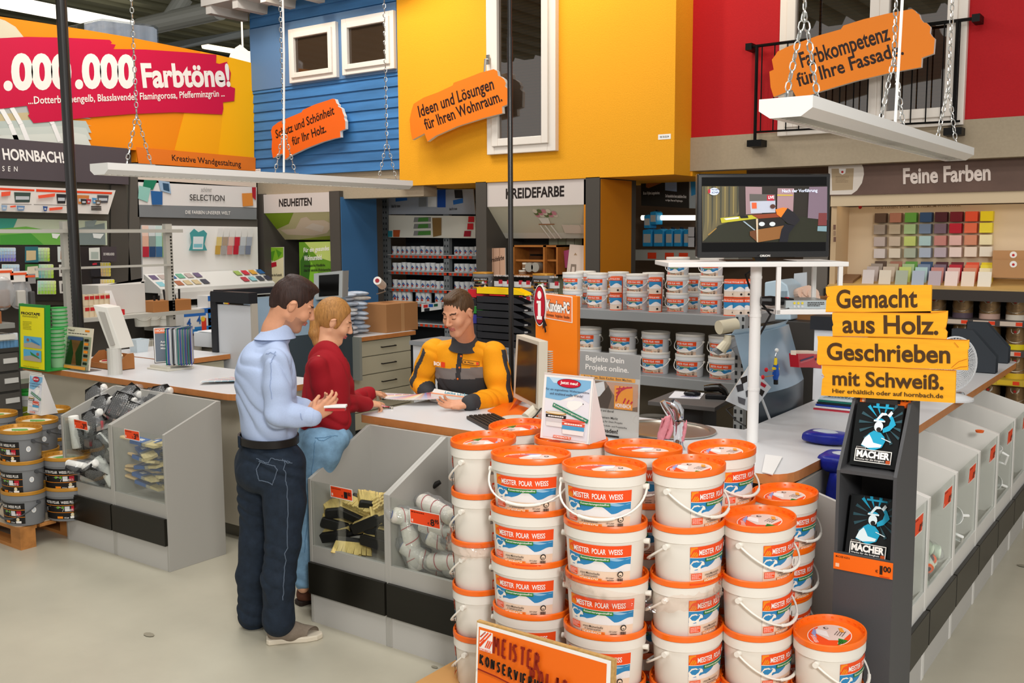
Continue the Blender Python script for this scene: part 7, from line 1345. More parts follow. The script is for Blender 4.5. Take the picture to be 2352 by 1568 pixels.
# ================================================================ displays along the left wall
XL=-10.12;pL=plX(XL);t=thing('wallpaper_display','dark grey display with white shop lettering, promo board and colour cards at far left','display unit',(XL,6,0))
def wbox(pts,nm,m,pl=pL,dep=.03):return MB().ext([pl(*pl.uv(*q))for q in pts],(dep,0,0)).build(nm,m,t)
DG2=M('#524a4e',.5);wbox(((-60,312),(0,318),(290,341),(292,424),(0,410),(-60,406)),'header_board',DG2);pH=plX(XL+.032)
a=Art(.001);ptext(a,pH,'HORNBACH!',(8,367),(148,375),(4,340),PALEW,.03);ptext(a,pH,'S  E  N',(5,393),(40,394),(5,381),PALEW,.008);a.build('header_lettering',lambda x,y,l:pH(x,y,l),t)
wbox(((-60,410),(292,424),(302,700),(-60,700)),'back_panel',M('#5b564c',.5),plX(XL-.08));wbox(((252,425),(285,426),(300,690),(250,690)),'side_return',M('#4c4842',.5),plX(XL-.04))
pB=plX(XL+.12);wbox(((-60,424),(262,437),(245,492),(-60,484)),'promo_board',M('#dcd6cf',.5),pB);pB2=plX(XL+.152);a=Art(.001);fB=sc((0,380),3.92)
for q in(((-100,195),(310,215),(310,232),(-100,215)),((325,212),(600,225),(600,242),(325,235)),((690,228),(1010,240),(1004,258),(690,246))):ppoly(a,pB2,fB(*q),REDT)
for x0,y0,w_,h_,c in((125,240,150,90,'#3a4a44'),(505,255,90,85,'#26262a'),(690,265,110,80,'#c4783c'),(870,265,105,70,'#4a4a4e'),(720,300,60,50,'#2a2a2a'),(770,300,45,45,'#b5303a'),(820,290,45,50,'#4a8ab8'),(848,310,55,45,'#6a5a4a'),(140,360,75,45,'#6a8ab0'),(375,365,45,45,'#2f4f8a'),(0,355,55,50,'#8aa4c0')):ppoly(a,pB2,fB((x0,y0),(x0+w_,y0+4),(x0+w_-10,y0+h_),(x0+10,y0+h_)),M(c));ppoly(a,pB2,fB((x0+14,y0+h_*.4),(x0+w_-14,y0+h_*.42),(x0+w_-14,y0+h_*.75),(x0+14,y0+h_*.75)),M('#b9bcc0'))
for q in(((0,240),(85,232),(80,270),(0,280)),((330,270),(485,250),(480,280),(335,298)),((430,382),(552,372),(548,395),(432,408)),((78,365),(130,358),(130,375),(80,378))):ppoly(a,pB2,fB(*q),M('#e8583c'))
for q in(((0,345),(270,350),(270,354),(0,349)),((290,350),(600,358),(600,362),(290,354))):ppoly(a,pB2,fB(*q),DARK)
for i in range(3):u,v=pB2.uv(*fB((805,375+14*i))[0]);a.rect(u,v,u+.12,v+.012,DARK)
a.build('promo_print',lambda x,y,l:pB2(x,y,l),t)
wbox(((-60,500),(242,507),(243,563),(-60,562)),'picture_band',M('#c3cdb4',.5));a=Art(.001)
for q,c in((((-60,500),(40,502),(30,525),(-60,530)),'#3f9a86'),(((-60,530),(60,520),(150,535),(150,562),(-60,562)),'#6fb04c'),(((0,540),(70,535),(100,562),(0,562)),'#4a9a3c'),(((150,530),(240,512),(242,562),(150,562)),'#7f8c8a'),(((195,508),(222,505),(215,520),(195,520)),'#8a9896'),(((118,536),(138,537),(130,548),(120,546)),'#e8ece4'),(((212,536),(238,537),(230,548),(214,546)),'#e8ece8')):ppoly(a,pH,q,M(c))
a.build('picture_print',lambda x,y,l:pH(x,y,l),t)
wbox(((-60,562),(248,566),(250,690),(-60,690)),'card_board',M('#332e2d',.5));a=Art(.001);n_=0
def grid(x0,y0,x1,y1,ca,cb,cc,cd):
 q=[lin(c)for c in(ca,cb,cc,cd)];ppoly(a,pH,((x0-.7,y0-.7),(x1+.7,y0-.7),(x1+.7,y1+.7),(x0-.7,y1+.7)),M('#e6e3da',.5))
 for i in range(6):
  for j in range(4):
   u,v=i/5,j/3;c=tuple(round(q[0][k]*(1-u)*(1-v)+q[1][k]*u*(1-v)+q[2][k]*(1-u)*v+q[3][k]*u*v,3)for k in range(3));w_,h_=(x1-x0)/6,(y1-y0)/4;ppoly(a,pH,((x0+i*w_+.5,y0+j*h_+.4),(x0+(i+1)*w_-.3,y0+j*h_+.4),(x0+(i+1)*w_-.3,y0+(j+1)*h_-.3),(x0+i*w_+.5,y0+(j+1)*h_-.3)),M(c,.5))
for y0,y1 in((569,600),(607,638),(644,674)):
 grid(-4,y0,34,y1,'#a8d4dc','#c8dcec','#5a6ac4','#8a7ac8')if y0<640 else None;grid(69,y0,109,y1,'#a8dcd4','#d4e48c','#4aa0c8' if y0<640 else '#8ac44c','#a8cc3c');grid(211,y0+34,246,y1+34,'#e8c89a','#e8e03c','#e8b0a8','#e8d46a')if y0<640 else None
for q,c in((((37,566),(67,566),(68,602),(37,602)),'#2f6a74'),(((40,575),(62,575),(62,596),(40,598)),'#c8b48a'),(((111,566),(140,566),(141,600),(112,601)),'#cfd8d4'),(((118,575),(140,578),(138,595),(118,595)),'#a8683c'),(((37,606),(68,606),(68,640),(37,640)),'#3f7a3c'),(((42,612),(66,610),(68,636),(40,636)),'#d9cfb8'),(((114,607),(140,606),(142,634),(115,634)),'#d6d3cc'),(((118,612),(136,612),(136,626),(118,626)),'#5a504a'),(((114,644),(142,642),(142,672),(116,672)),'#d0cdc6'),(((120,650),(138,650),(138,668),(120,668)),'#4a4644'),(((182,569),(207,568),(208,597),(183,597)),'#d9dcd4'),(((187,578),(204,578),(204,594),(187,594)),'#a8b4ac'),(((185,602),(208,602),(210,634),(187,634)),'#262428'),(((210,566),(245,566),(246,600),(211,600)),'#4a4246'),(((190,640),(208,638),(208,660),(191,660)),'#262428'),(((190,604),(200,603),(200,607),(190,608)),'#c22a3c')):ppoly(a,pH,q,M(c))
ptext(a,pH,'DIE FARBKLASSIKER',(215,586),(240,586),(215,580),PALEW,.01);a.build('card_print',lambda x,y,l:pH(x,y,l),t)
XS=-10.16;pS=plX(XS);pS2=plX(XS+.032);t=thing('selection_display','white selection display with grey title band, lit board and card slopes left of the man','display unit',(XS,7.6,0))
wbox(((313,380),(585,396),(585,430),(313,418)),'photo_strip',M('#d8c8b8',.5),pS);wbox(((313,412),(586,430),(586,478),(313,470)),'title_board',M('#e0dcd8',.5),pS);wbox(((313,470),(586,477),(586,504),(313,498)),'grey_band',M('#7d8082',.5),pS);wbox(((296,400),(313,402),(324,700),(290,700)),'perforated_post',M('#5a5650',.5),pS);wbox(((322,517),(588,521),(590,650),(325,640)),'lit_board',M('#f0ede8',.5),pS);wbox(((313,496),(588,503),(588,524),(313,520)),'gap_panel',M('#55504a',.5),plX(XS-.02))
a=Art(.001)
for i,c in enumerate(('#b8c4a4','#d8a890','#c44a5a','#d8c4a4','#c8a8b0','#b0b8c8','#d8b48c','#a8505a')):ppoly(a,pS2,((318+i*34,384+i*1.4),(342+i*34,385+i*1.4),(342+i*34,394+i*1.4),(318+i*34,393+i*1.4)),M(c))
for q,c in((((330,413),(360,414),(350,436),(327,430)),'#1f7a5a'),(((318,426),(345,432),(338,464),(316,456)),'#8fc4b8'),(((345,438),(372,440),(372,470),(348,470)),'#2a5f9a'),(((362,414),(388,418),(392,445),(368,438)),'#9ab4cc'),(((372,420),(386,422),(388,440),(374,436)),'#2f4f6a'),(((554,444),(578,443),(580,472),(556,474)),'#d98a3c'),(((577,430),(586,430),(586,460),(578,452)),'#a81c2c')):ppoly(a,pS2,q,M(c))
ptext(a,pS2,'SELECTION',(434,460),(514,462),(434,446),M('#3a3634',.5),.006);ptext(a,pS2,'schöner',(460,440),(485,440),(460,430),M('#8a8682'),0);ptext(a,pS2,'DIE FARBEN UNSERER WELT',(424,491),(527,493),(424,483),PALEW,.006)
for i,(c1_,c2_,c3_)in enumerate((('#e8c8b8','#dcae98','#b52a3c'),('#d4d8d8','#8a9894','#2f4a70'),('#c8dcd8','#9ccabf','#3f6a94'),('#c8dca8','#8fbc64','#7fb05c'))):
 for k,c in enumerate((c1_,c2_,c3_)):x,y=324+i*15+k*.6,518+k*24;ppoly(a,pS2,((x,y),(x+14.5,y),(x+14.5,y+24),(x,y+24)),M(c))
for i,(c1_,c2_)in enumerate((('#dcc47c','#c8a048'),('#b09a84','#aaa4a0'),('#e0b8ac','#d47a78'),('#c82a3c','#c02438'),('#c8ccd0','#a8aeb8'),('#a8adb8','#7a8296'))):
 for k,c in enumerate(('#e6e4e0',c1_,c2_)):x,y=497+i*13.5-k*3,524+k*20;ppoly(a,pS2,((x,y),(x+12,y),(x+11,y+20),(x-1,y+20)),M(c))
ppoly(a,pS2,((430,535),(440,525),(450,533),(462,528),(470,536),(464,560),(470,575),(428,575),(434,556)),M('#4a9a9c'));ppoly(a,pS2,((438,543),(462,543),(460,572),(437,572)),M('#dfe6e8'));ppoly(a,pS2,((439,560),(459,560),(458,568),(439,568)),M('#7fc0cc'))
a.build('print',lambda x,y,l:pS2(x,y,l),t)
zc0,zc1=pS.uv(430,656)[1],pS.uv(430,625)[1];ya,yb_=pS.uv(326,640)[0],pS.uv(590,640)[0]
MB().ext([(XS+.04,ya,zc1),(XS+.35,ya,zc0),(XS+.35,ya,zc0-.05),(XS+.04,ya,zc0-.05)],(0,yb_-ya,0)).build('card_slope',M('#dcdad4',.5),t);pC=Pl((XS+.352,ya,zc0),(0,1,0),(-.31,0,zc1-zc0));a=Art(.001);LW=yb_-ya;LH=Vector((.31,0,zc1-zc0)).length
rdl=random.Random(4)
for i in range(14):
 for k in range(2):
  if 6<=i<=9:continue
  x=.03+i*LW/14;y=LH*(.15+.45*k);a.rect(x,y,x+LW/19,y+LH*.3,M(rdl.choice(['#9cb45c','#6aa88a','#2f5f94','#b8305a','#6a5a78','#d8a03c','#b8a8a0','#d86a5a','#c82a3c','#a8b4b4']if k else['#c8b48c','#8ac0c8','#3a3a4a','#a8684a','#4a4a54','#d8b45c','#b5404a'])))
a.build('card_print',lambda x,y,l:pC(x,y,l+.001),t);MB().box((XS+.3,ya,zc0-.14),(XS+.36,yb_,zc0-.05)).build('front_rail',M('#c9c6c0',.45),t);a=Art(.001);a.rect(1.0,0,1.25,.07,REDT);a.build('price_label',lambda x,y,l:Vector((XS+.361+l,ya+x,zc0-.13+y)),t)
zp=zc0-.42
for z in(zp,zp-.36):MB().box((XS,ya,z-.07),(XS+.36,yb_,z)).build('shelf',M('#b9b6b0',.45),t)
MB().box((XS-.02,ya,0),(XS,yb_,zc0)).build('back_sheet',M('#3a3630',.6),t)
pot=None
for k in range(2):
 for i,px in enumerate((332,354,378,402,425,448)):
  y=at(px,675,X=XS+.28).y;lab=f'white paint pot, {ORD[i]} from left on the {"upper" if k == 0 else "lower"} shelf of the selection display'
  if pot is None:pot=thing('paint_pot',lab,'paint pot',group='white pots of the selection display');MB().lathe([(0,0),(.085,0),(.095,.17),(.1,.18),(.1,.2),(.0,.2)],18).build('body',M('#d9d6cc',.4),pot,smooth=.6);MB().tube([(.1*math.cos(q),-.1*abs(math.sin(q)),.15-.08*abs(math.sin(q)))for q in[PI*j/10 for j in range(11)]],.003,5).build('handle',M('#c4c1b8',.4),pot);o=pot
  else:o=dup(pot,label=lab)
  o.location=(XS+.22,y,zp-.36*k);o.rotation_euler=(0,0,1.2)
for i,(px,py)in enumerate(((478,705),(478,735),(446,735),(423,742))):
 p_=at(px,py,X=-9.6);tt=thing('printed_carton','blue and white printed carton, '+('topmost right of the brown box','below the topmost one','second in the lower row','third in the lower row')[i],'carton',p_,group='blue and white printed cartons');s_=.3;MB().box((p_.x-.2,p_.y-.0,p_.z-.13),(p_.x,p_.y+s_,p_.z+.13)).build('box',M('#dcd9d6',.5),tt);a=Art(.001);a.rect(0,.2,s_,.26,M('#2f6ab8'));a.rect(0,.0,s_,.05,M('#2f7fc4'));a.rect(s_*.78,.02,s_,.17,M('#d8402c'));a.ell(s_*.85,.16,.03,.03,M('#e8c03c'),12);a.text('4',.03,.08,.09,.18,M('#2f5fa8'),.02);a.build('print',lambda x,y,l,p_=p_:Vector((p_.x+.001+l,p_.y+x,p_.z-.13+y)),tt)
# ---- open shelf unit before the left displays
XU=-8.0;GW=M('#b9b6ac',.45);u_=lambda x,y,q=0:at(x,y,X=XU+q);t=thing('open_shelf_unit','open pale grey shelf frame with two cross bars behind the left counter','shelf rack',(XU,5.2,0))
for px,y0 in((152,508),(387,514)):
 p_=u_(px,y0);m_=MB().box((XU-.05,p_.y-.035,0),(XU,p_.y+.035,p_.z),0)
 for i in range(26):z=1.2+(p_.z-1.3)*i/26;m_.box((XU,p_.y+.008,z),(XU+.002,p_.y+.026,z+.018),1)
 m_.build('upright',[GW,M('#33322e')],t)
for y0,y1,xl_,xr_ in((525,538,-40,415),(615,623,78,392)):
 a_,b_=u_(max(xl_,0),(y0+y1)/2-.6),u_(xr_,(y0+y1)/2);MB().tube([(XU+.02,a_.y-(.3 if xl_<0 else 0),a_.z),(XU+.02,b_.y,a_.z)],.022 if xl_<0 else.014,4).build('cross_bar',GW,t)
zs=u_(300,722).z;y0,y1=u_(186,728).y,u_(465,712).y;MB().box((XU-.45,y0,zs-.035),(XU+.03,y1,zs)).build('shelf',GW,t);MB().box((XU-.45,y0-.6,zs-.5),(XU+.03,y1,zs-.46)).build('shelf',GW,t)
for i,px in enumerate((196,208,220,232,244)):
 for k in range(2):
  p_=at(px,718,X=XU-.08);tt=thing('wrapped_roll',f'cream wrapped roll with red mark, {ORD[i]} from left, {"lower" if k == 0 else "upper"} layer on the open shelf','roll',p_,group='cream rolls on the open shelf');z=zs+.1*k;MB().tube([(XU-.08,p_.y,z),(XU-.08,p_.y,z+.098)],.035,14).build('roll',M('#dcc9a8',.6),tt,smooth=.6);MB().box((XU-.046,p_.y-.02,z+.055),(XU-.043,p_.y+.02,z+.085)).build('red_mark',M('#c22a2a',.5),tt)
p0_,p1_=at(232,712,X=XU-.1),at(338,706,X=XU-.1);m_=MB().box((XU-.4,p0_.y,zs),(XU-.12,p1_.y,at(300,652,X=XU-.1).z));tag(m_.build('white_box',M('#d3cfc8',.6),None,bevel=.004),'big torn-edged white box on the open shelf','box');tag(MB().ext([(XU-.15,p0_.y+.1,at(300,652,X=XU-.1).z),(XU-.15,p1_.y-.02,at(300,652,X=XU-.1).z),(XU-.15,p1_.y,at(300,640,X=XU-.1).z),(XU-.15,p0_.y+.5,at(300,648,X=XU-.1).z)],(-.02,0,0)).build('box_flap',M('#dedad4',.6)),'ragged white flap standing up from the white box','cardboard flap')
p0_,p1_=at(258,724,X=XU-.02),at(287,724,X=XU-.02);tag(MB().box((XU-.1,p0_.y,zs),(XU-.02,p1_.y,zs+.05)).build('red_box',M('#c4282c',.5)),'flat red box at the shelf edge before the white box','box');tag(MB().ext([(XU-.09,p0_.y,zs+.05),(XU-.09,p1_.y-.02,zs+.05),(XU-.12,p1_.y-.06,zs+.22),(XU-.12,p0_.y,zs+.22)],(-.004,0,0)).build('white_card',M('#e6e4e0',.6)),'white card standing on the flat red box','card')
p0_,p1_=at(353,717,X=XU),at(440,715,X=XU);t=thing('brown_carton','small brown carton of black-handled tools on the open shelf','carton',p0_);MB().box((XU-.2,p0_.y,zs),(XU,p1_.y,zs+.105)).build('carton',M('#a8703f',.7),t,bevel=.003)
for i in range(6):y=p0_.y+.06+i*(p1_.y-p0_.y-.1)/5.5;MB().tube([(XU-.06-.03*(i%2),y,zs+.06),(XU-.06-.02*(i%3),y+.01*(i%3-1),zs+.15+.05*((i*2)%3==1))],.01,8).build('black_handle',M(INK,.4),t)
XN=-7.75;n_=lambda x,y:at(x,y,X=XN);z1,z2=n_(20,808).z,n_(20,870).z;ye=n_(48,830).y;t=thing('drawer_cabinet','dark drawer cabinet with white label holders at the far left','cabinet',(XN,ye,0));MB().box((XN-.4,ye-1.0,0),(XN-.02,ye,z1)).build('carcass',M('#4a4844',.5),t)
for z0_,z1_ in((z1-.15,z1-.01),(z1-.31,z1-.17),(z1-.47,z1-.33)):
 d=MB().box((XN-.02,ye-.95,z0_),(XN,ye-.02,z1_)).build('drawer',M('#54514c',.5),t);MB().box((XN,ye-.14,z0_+.06),(XN+.006,ye-.03,z0_+.1)).build('label_holder',M('#d6d4ce',.4),d)
tag(MB().box((XN-.4,ye-1.0,z1),(XN-.0,ye+.02,z1+.03)).build('cabinet_board',M('#3a3834',.5)),'dark board topping the drawer cabinet at the far left','shelf board')
for i in range(6):
 for k in range(2):p_=n_(3+i*8,800);o=MB().lathe([(0,0),(.028,0),(.028,.05),(.025,.055),(0,.055)],14,(XN-.06-.0*k,p_.y,z1+.03+.056*k)).build('small_blue_can',M('#5f8fb8' if k==0 else '#cfd6da',.45),None,smooth=.6);tag(o,f'little blue-white pot, {ORD[i]} from left, {"lower" if k == 0 else "upper"} layer on the dark cabinet','pot','little pots on the dark cabinet')
for z,m in((n_(20,768).z,M('#d6d3ca',.45)),(n_(20,742).z,M('#8d8c86',.45))):tag(MB().box((XN-.4,ye-1.0,z-.04),(XN,ye-.03,z)).build('wall_shelf',m),'pale shelf board above the little pots at the far left' if z<n_(20,750).z else 'grey shelf board carrying the brown box at the far left','shelf')
zz=n_(20,742).z;bx=MB().box((XN-.35,ye-1.0,zz),(XN-.02,ye-.12,n_(20,714).z)).build('brown_carton',M('#9c6038',.7),None,bevel=.003);tag(bx,'brown carton at the left edge under the clear bags','carton')
zb_=n_(20,714).z
for i,(lab,px,w_,hpx,hd_)in enumerate((('clear bag of tools with orange-printed header card, left one',22,60,96,'#e8e0d8'),('clear bag of tools with pale header card, right one behind the tape display',62,44,88,'#e0d8d0'),('grey bag with orange edge, rightmost of the hanging bags',88,26,80,'#8a8684'))):
 p_=n_(px,716);s_=(p_-EYEP).dot(FW)/F_PX;tt=thing('hanging_bag',lab,'bag',p_,group='bags at the far left');w2,h2=w_*s_,hpx*s_;b=MB().ell((XN-.1-.04*i,p_.y,zb_+h2*.42),(.05,w2*.5,h2*.42),12);b.build('clear_bag',clear('#f4f4f4',.1,.12,.5,26,.25),tt,smooth=2);MB().box((XN-.1,p_.y-w2*.46,zb_+h2*.72),(XN-.09,p_.y+w2*.46,zb_+h2)).build('header_card',M(hd_,.5),tt);MB().box((XN-.089,p_.y-w2*.46,zb_+h2*.9),(XN-.087,p_.y+w2*.4,zb_+h2*.96)).build('orange_print',M('#e0562c',.5),tt);MB().box((XN-.12,p_.y-w2*.2,zb_+.02),(XN-.07,p_.y+w2*.25,zb_+h2*.5)).build('contents',M(('#8a6a58','#b9b4ac','#4a4848')[i],.6),tt,bevel=.01)
tc_=at(905,752,Z=1.0);t=thing('cardboard_box','closed brown cardboard box on the drawer counter behind the woman','box',tc_);hB=at(905,700,X=tc_.x).z;q0,q1=at(893,757,Z=1.0),at(969,752,Z=1.0)
MB().box((-7.1,q0.y-.28,1.0),(-6.76,q0.y+.2,1.0+.29)).build('carton',M('#ab7a4e',.7),t,bevel=.004);MB().box((-6.759,q0.y-.06,1.0),(-6.757,q0.y-.01,1.29)).build('tape',M('#bd8f62',.5),t)
rp=random.Random(12);pcx,pcy=-7.02,q0.y-.72;z=1.0;i=0;RS=None;nm_=0
for layer in range(9):
 for k in range(4):
  col=rp.choice(['#d8d6d2','#c9ccd2','#dcd3c8','#b9c4d2']);p_=Vector((pcx+rp.uniform(-.03,.03),pcy-.27+.18*k+rp.uniform(-.02,.02),1.0+.03+layer*.046))
  o=MB().ell((0,0,0),(.17,.095,.028),12).build('bagged_pad',M(col,.35,kind='n',s=22,amt=.3,bump=.5),None,smooth=2);o.location=p_;o.rotation_euler=(rp.uniform(-.08,.08),rp.uniform(-.08,.08),rp.uniform(-.3,.3));tag(o,f'film-bagged white pad, column {"one two three four".split()[k]} from left, layer {"one two three four five six seven eight nine".split()[layer]} of the pile','bagged pad','bagged pads piled on the drawer counter')
for i,(dx,dy,lab)in enumerate(((0,-.28,'white paint roller lying at the left end on top of the bagged pile'),(.02,.02,'white paint roller lying across the middle of the bagged pile top'))):
 tt=thing('paint_roller',lab,'paint roller',group='rollers on the bagged pile');MB().tube([(0,-.11,0),(0,.11,0)],.04,16).build('sleeve',FLUF,tt,smooth=.6);MB().tube([(0,-.113,0),(0,-.108,0)],.02,12).build('red_core',M('#a82a34',.4),tt);tt.location=(pcx+dx,pcy+dy,1.0+.03+9*.046+.02);tt.rotation_euler=(0,0,.2*(i-.5))
p_=at(868,648,X=-7.0);t=thing('paint_roller','white paint roller standing up from the pile on its wire frame','paint roller',p_,group='rollers on the bagged pile');MB().tube([p_+Vector((.04,-.05,.02)),p_+Vector((-.05,.12,-.04))],.043,16).build('sleeve',FLUF,t,smooth=.6);MB().tube([p_+Vector((.043,-.055,.021)),p_+Vector((.04,-.05,.02))],.022,12).build('red_core',M('#a82a34',.4),t);MB().tube([p_+Vector((-.05,.12,-.04)),p_+Vector((-.03,.14,-.1)),p_+Vector((-.03,.03,-.12)),(p_.x-.02,p_.y,1.38)],.006,6).build('wire_frame',M('#a9adb0',.3,.8),t)
# ================================================================ people
from mathutils.bvhtree import BVHTree
def seam(o,pts,r,m,name='seam',n=24,parent=None):
 """a stitched line laid on the surface of a garment"""
 rl=root_loc(o);me=o.data;bv=BVHTree.FromPolygons([v.co for v in me.vertices],[tuple(p.vertices)for p in me.polygons]);L=[]
 for a,b in zip(pts,pts[1:]):
  for i in range(n):p=Vector(a).lerp(Vector(b),i/n);h=bv.find_nearest(p-rl);L.append(h[0]+rl+h[1]*r*.3)
 return MB().tube(L,r,5).build(name,m,parent or o)
class Sdf:
 """signed distance field on a grid; limbs and features blend smoothly, then one surface is drawn through it"""
 def __init__(s,pts,pad,h):
  P=np.array([list(p)for p in pts]);s.h=h;s.lo=P.min(0)-pad;s.n=np.ceil((P.max(0)+pad-s.lo)/h).astype(int)+1;s.F=np.full(tuple(s.n),.2,np.float32)
 def _reg(s,lo,hi):
  a=np.clip(((lo-s.lo)/s.h).astype(int),0,s.n);b=np.clip(((hi-s.lo)/s.h).astype(int)+2,0,s.n)
  if(b<=a).any():return None,None
  g=np.meshgrid(*[s.lo[i]+s.h*np.arange(a[i],b[i])for i in range(3)],indexing='ij');return tuple(slice(a[i],b[i])for i in range(3)),np.stack(g,-1)
 def _mix(s,sl,d,k,sub=False):
  A=s.F[sl]
  if sub:d=-d;h=np.clip(.5-.5*(A-d)/k,0,1);s.F[sl]=A*(1-h)+d*h+k*h*(1-h)
  else:h=np.clip(.5+.5*(A-d)/k,0,1);s.F[sl]=A*(1-h)+d*h-k*h*(1-h)
 def cone(s,a,b,ra,rb=None,k=.012,sub=False):
  rb=ra if rb is None else rb;a=np.array(list(a));b=np.array(list(b));m=max(ra,rb)+k+.02;sl,P=s._reg(np.minimum(a,b)-m,np.maximum(a,b)+m)
  if sl is None:return s
  ab=b-a;L=max((ab*ab).sum(),1e-9);t=np.clip(((P-a)@ab)/L,0,1);d=np.linalg.norm(P-a-t[...,None]*ab,axis=-1)-(ra+(rb-ra)*t);s._mix(sl,d,k,sub);return s
 def ell(s,c,r,R=None,k=.012,sub=False):
  c=np.array(list(c));r=np.array(r);m=r.max()+k+.02;sl,P=s._reg(c-m,c+m)
  if sl is None:return s
  q=P-c
  if R is not None:q=q@np.array(R)
  k0=np.linalg.norm(q/r,axis=-1);k1=np.linalg.norm(q/(r*r),axis=-1);s._mix(sl,k0*(k0-1)/np.maximum(k1,1e-6),k,sub);return s
 def chain(s,pts,rs,k=.015):
  for i in range(len(pts)-1):s.cone(pts[i],pts[i+1],rs[i],rs[i+1],k)
  return s
 def wrinkle(s,amp,d,fr=70,seed=0):
  sl,P=s._reg(s.lo,s.lo+s.h*s.n);d=np.array(list(d));x=P@d;y=P@np.array([.6,-.5,.62]);z=P@np.array([-.3,.8,.5])
  w=np.sin(x*fr*.5+2.2*np.sin(y*17+seed)+1.5*np.sin(z*27));s.F+=(amp*(1.6*(.62-np.abs(w))*(.35+.65*np.sin(y*10+z*7+seed)**2))).astype(np.float32);return s
 def mesh(s):
  F=s.F;S=F<0;c=[S[i:S.shape[0]-1+i,j:S.shape[1]-1+j,k:S.shape[2]-1+k]for i in(0,1)for j in(0,1)for k in(0,1)]
  al=c[0].copy();an=c[0].copy()
  for q in c[1:]:al&=q;an|=q
  I=np.argwhere(an&~al);idx=np.full(an.shape,-1,np.int32);idx[tuple(I.T)]=np.arange(len(I));V=np.zeros((len(I),3));W=np.zeros(len(I));off=np.array([(i,j,k)for i in(0,1)for j in(0,1)for k in(0,1)])
  for a in range(8):
   for b in range(a+1,8):
    if abs(off[a]-off[b]).sum()!=1:continue
    fa=F[tuple((I+off[a]).T)];fb=F[tuple((I+off[b]).T)];m=(fa<0)!=(fb<0);t=fa[m]/(fa[m]-fb[m]);V[m]+=off[a]+(off[b]-off[a])*t[:,None];W[m]+=1
  V=s.lo+s.h*(I+V/W[:,None]);Q=[]
  for ax in range(3):
   o=[(1,2),(2,0),(0,1)][ax];sh=[slice(None)]*3;s0,s1=list(sh),list(sh);s0[ax]=slice(0,-1);s1[ax]=slice(1,None);A,B=S[tuple(s0)],S[tuple(s1)];E=np.argwhere(A!=B);E=E[(E[:,o[0]]>0)&(E[:,o[1]]>0)&(E[:,o[0]]<S.shape[o[0]]-1)&(E[:,o[1]]<S.shape[o[1]]-1)]
   u,v=np.zeros(3,int),np.zeros(3,int);u[o[0]]=1;v[o[1]]=1;q=np.stack([idx[tuple((E-x).T)]for x in(u+v,v,u*0,u)],1);fl=~A[tuple(E.T)];q[fl]=q[fl][:,::-1];Q.append(q)
  return V,np.concatenate(Q)
 def build(s,name,mats,parent,color=None):
  V,Q=s.mesh();V=V-np.array(list(root_loc(parent)));me=bpy.data.meshes.new(name);me.from_pydata(V.tolist(),[],Q.tolist())
  for m in(mats if isinstance(mats,list)else[mats]):me.materials.append(m)
  if color is not None:me.polygons.foreach_set('material_index',color(V[Q].mean(1)+np.array(list(root_loc(parent)))).astype(np.int32))
  me.polygons.foreach_set('use_smooth',[True]*len(Q));me.update();o=bpy.data.objects.new(name,me);COL.objects.link(o);o.parent=parent;return o
def frame(f,u):
 f=Vector(f).normalized();u=Vector(u);u=(u-f*u.dot(f)).normalized();return f,f.cross(u),u
def head(S,c,f,s,u,z=1.0,nose=1.0):
 p=lambda a,b,d:c+(f*a+s*b+u*d)*z;R=np.array([list(f),list(s),list(u)]).T
 S.ell(p(-.012,0,.012),np.array([.099,.077,.104])*z,R);S.ell(p(.038,0,-.04),np.array([.058,.056,.082])*z,R,.03);S.cone(p(.074,-.01,-.108),p(.074,.01,-.108),.02*z,None,.02)
 for e in(-1,1):
  S.cone(p(.0,e*.053,-.062),p(.062,e*.02,-.108),.02*z,.018*z,.022);S.ell(p(.068,e*.038,-.034),np.array([.026]*3)*z,R,.02)
  S.ell(p(-.006,e*.08,-.012),np.array([.017,.008,.03])*z,R,.006);S.cone(p(.002,e*.085,.012),p(-.018,e*.086,.0),.0055*z,None,.004)
  S.ell(p(.105,e*.032,.002),np.array([.02,.018,.012])*z,R,.01,True);S.ell(p(.081,e*.031,-.001),np.array([.0135,.014,.0125])*z,R,.004)
  S.cone(p(.088,e*.012,.021),p(.074,e*.048,.02),.008*z,.006*z,.012);S.ell(p(.106,e*.011,-.037),np.array([.009,.0075,.007])*z,R,.006)
 S.cone(p(.093,0,.012),p(.11+.008*nose,0,-.03),.0075*z,.0105*z,.012);S.ell(p(.098,0,-.062),np.array([.01,.022,.0055])*z,R,.006);S.ell(p(.096,0,-.073),np.array([.01,.019,.0065])*z,R,.006)
 S.cone(p(.1,-.016,-.0672),p(.1,.016,-.0672),.0025*z,None,.004,True)
def facecol(c,f,s,u,z=1.0,stub=False):
 def g(P):
  q=(P-np.array(list(c)))/z;a,b,d=q@np.array(list(f)),np.abs(q@np.array(list(s))),q@np.array(list(u));m=np.zeros(len(P),int)
  if stub:m[(a>.0)&(d<-.05)&(d>-.14)&(b<.062)&~((a>.06)&(d>-.055))]=3
  m[(a>.082)&(b<.021)&(d<-.057)&(d>-.081)]=1;m[(a>.06)&(b>.014)&(b<.05)&(d>.019)&(d<.0275)]=2;m[(a>.075)&(b>.018)&(b<.045)&(d<-.003)&(d>-.0075)]=2;return m
 return g
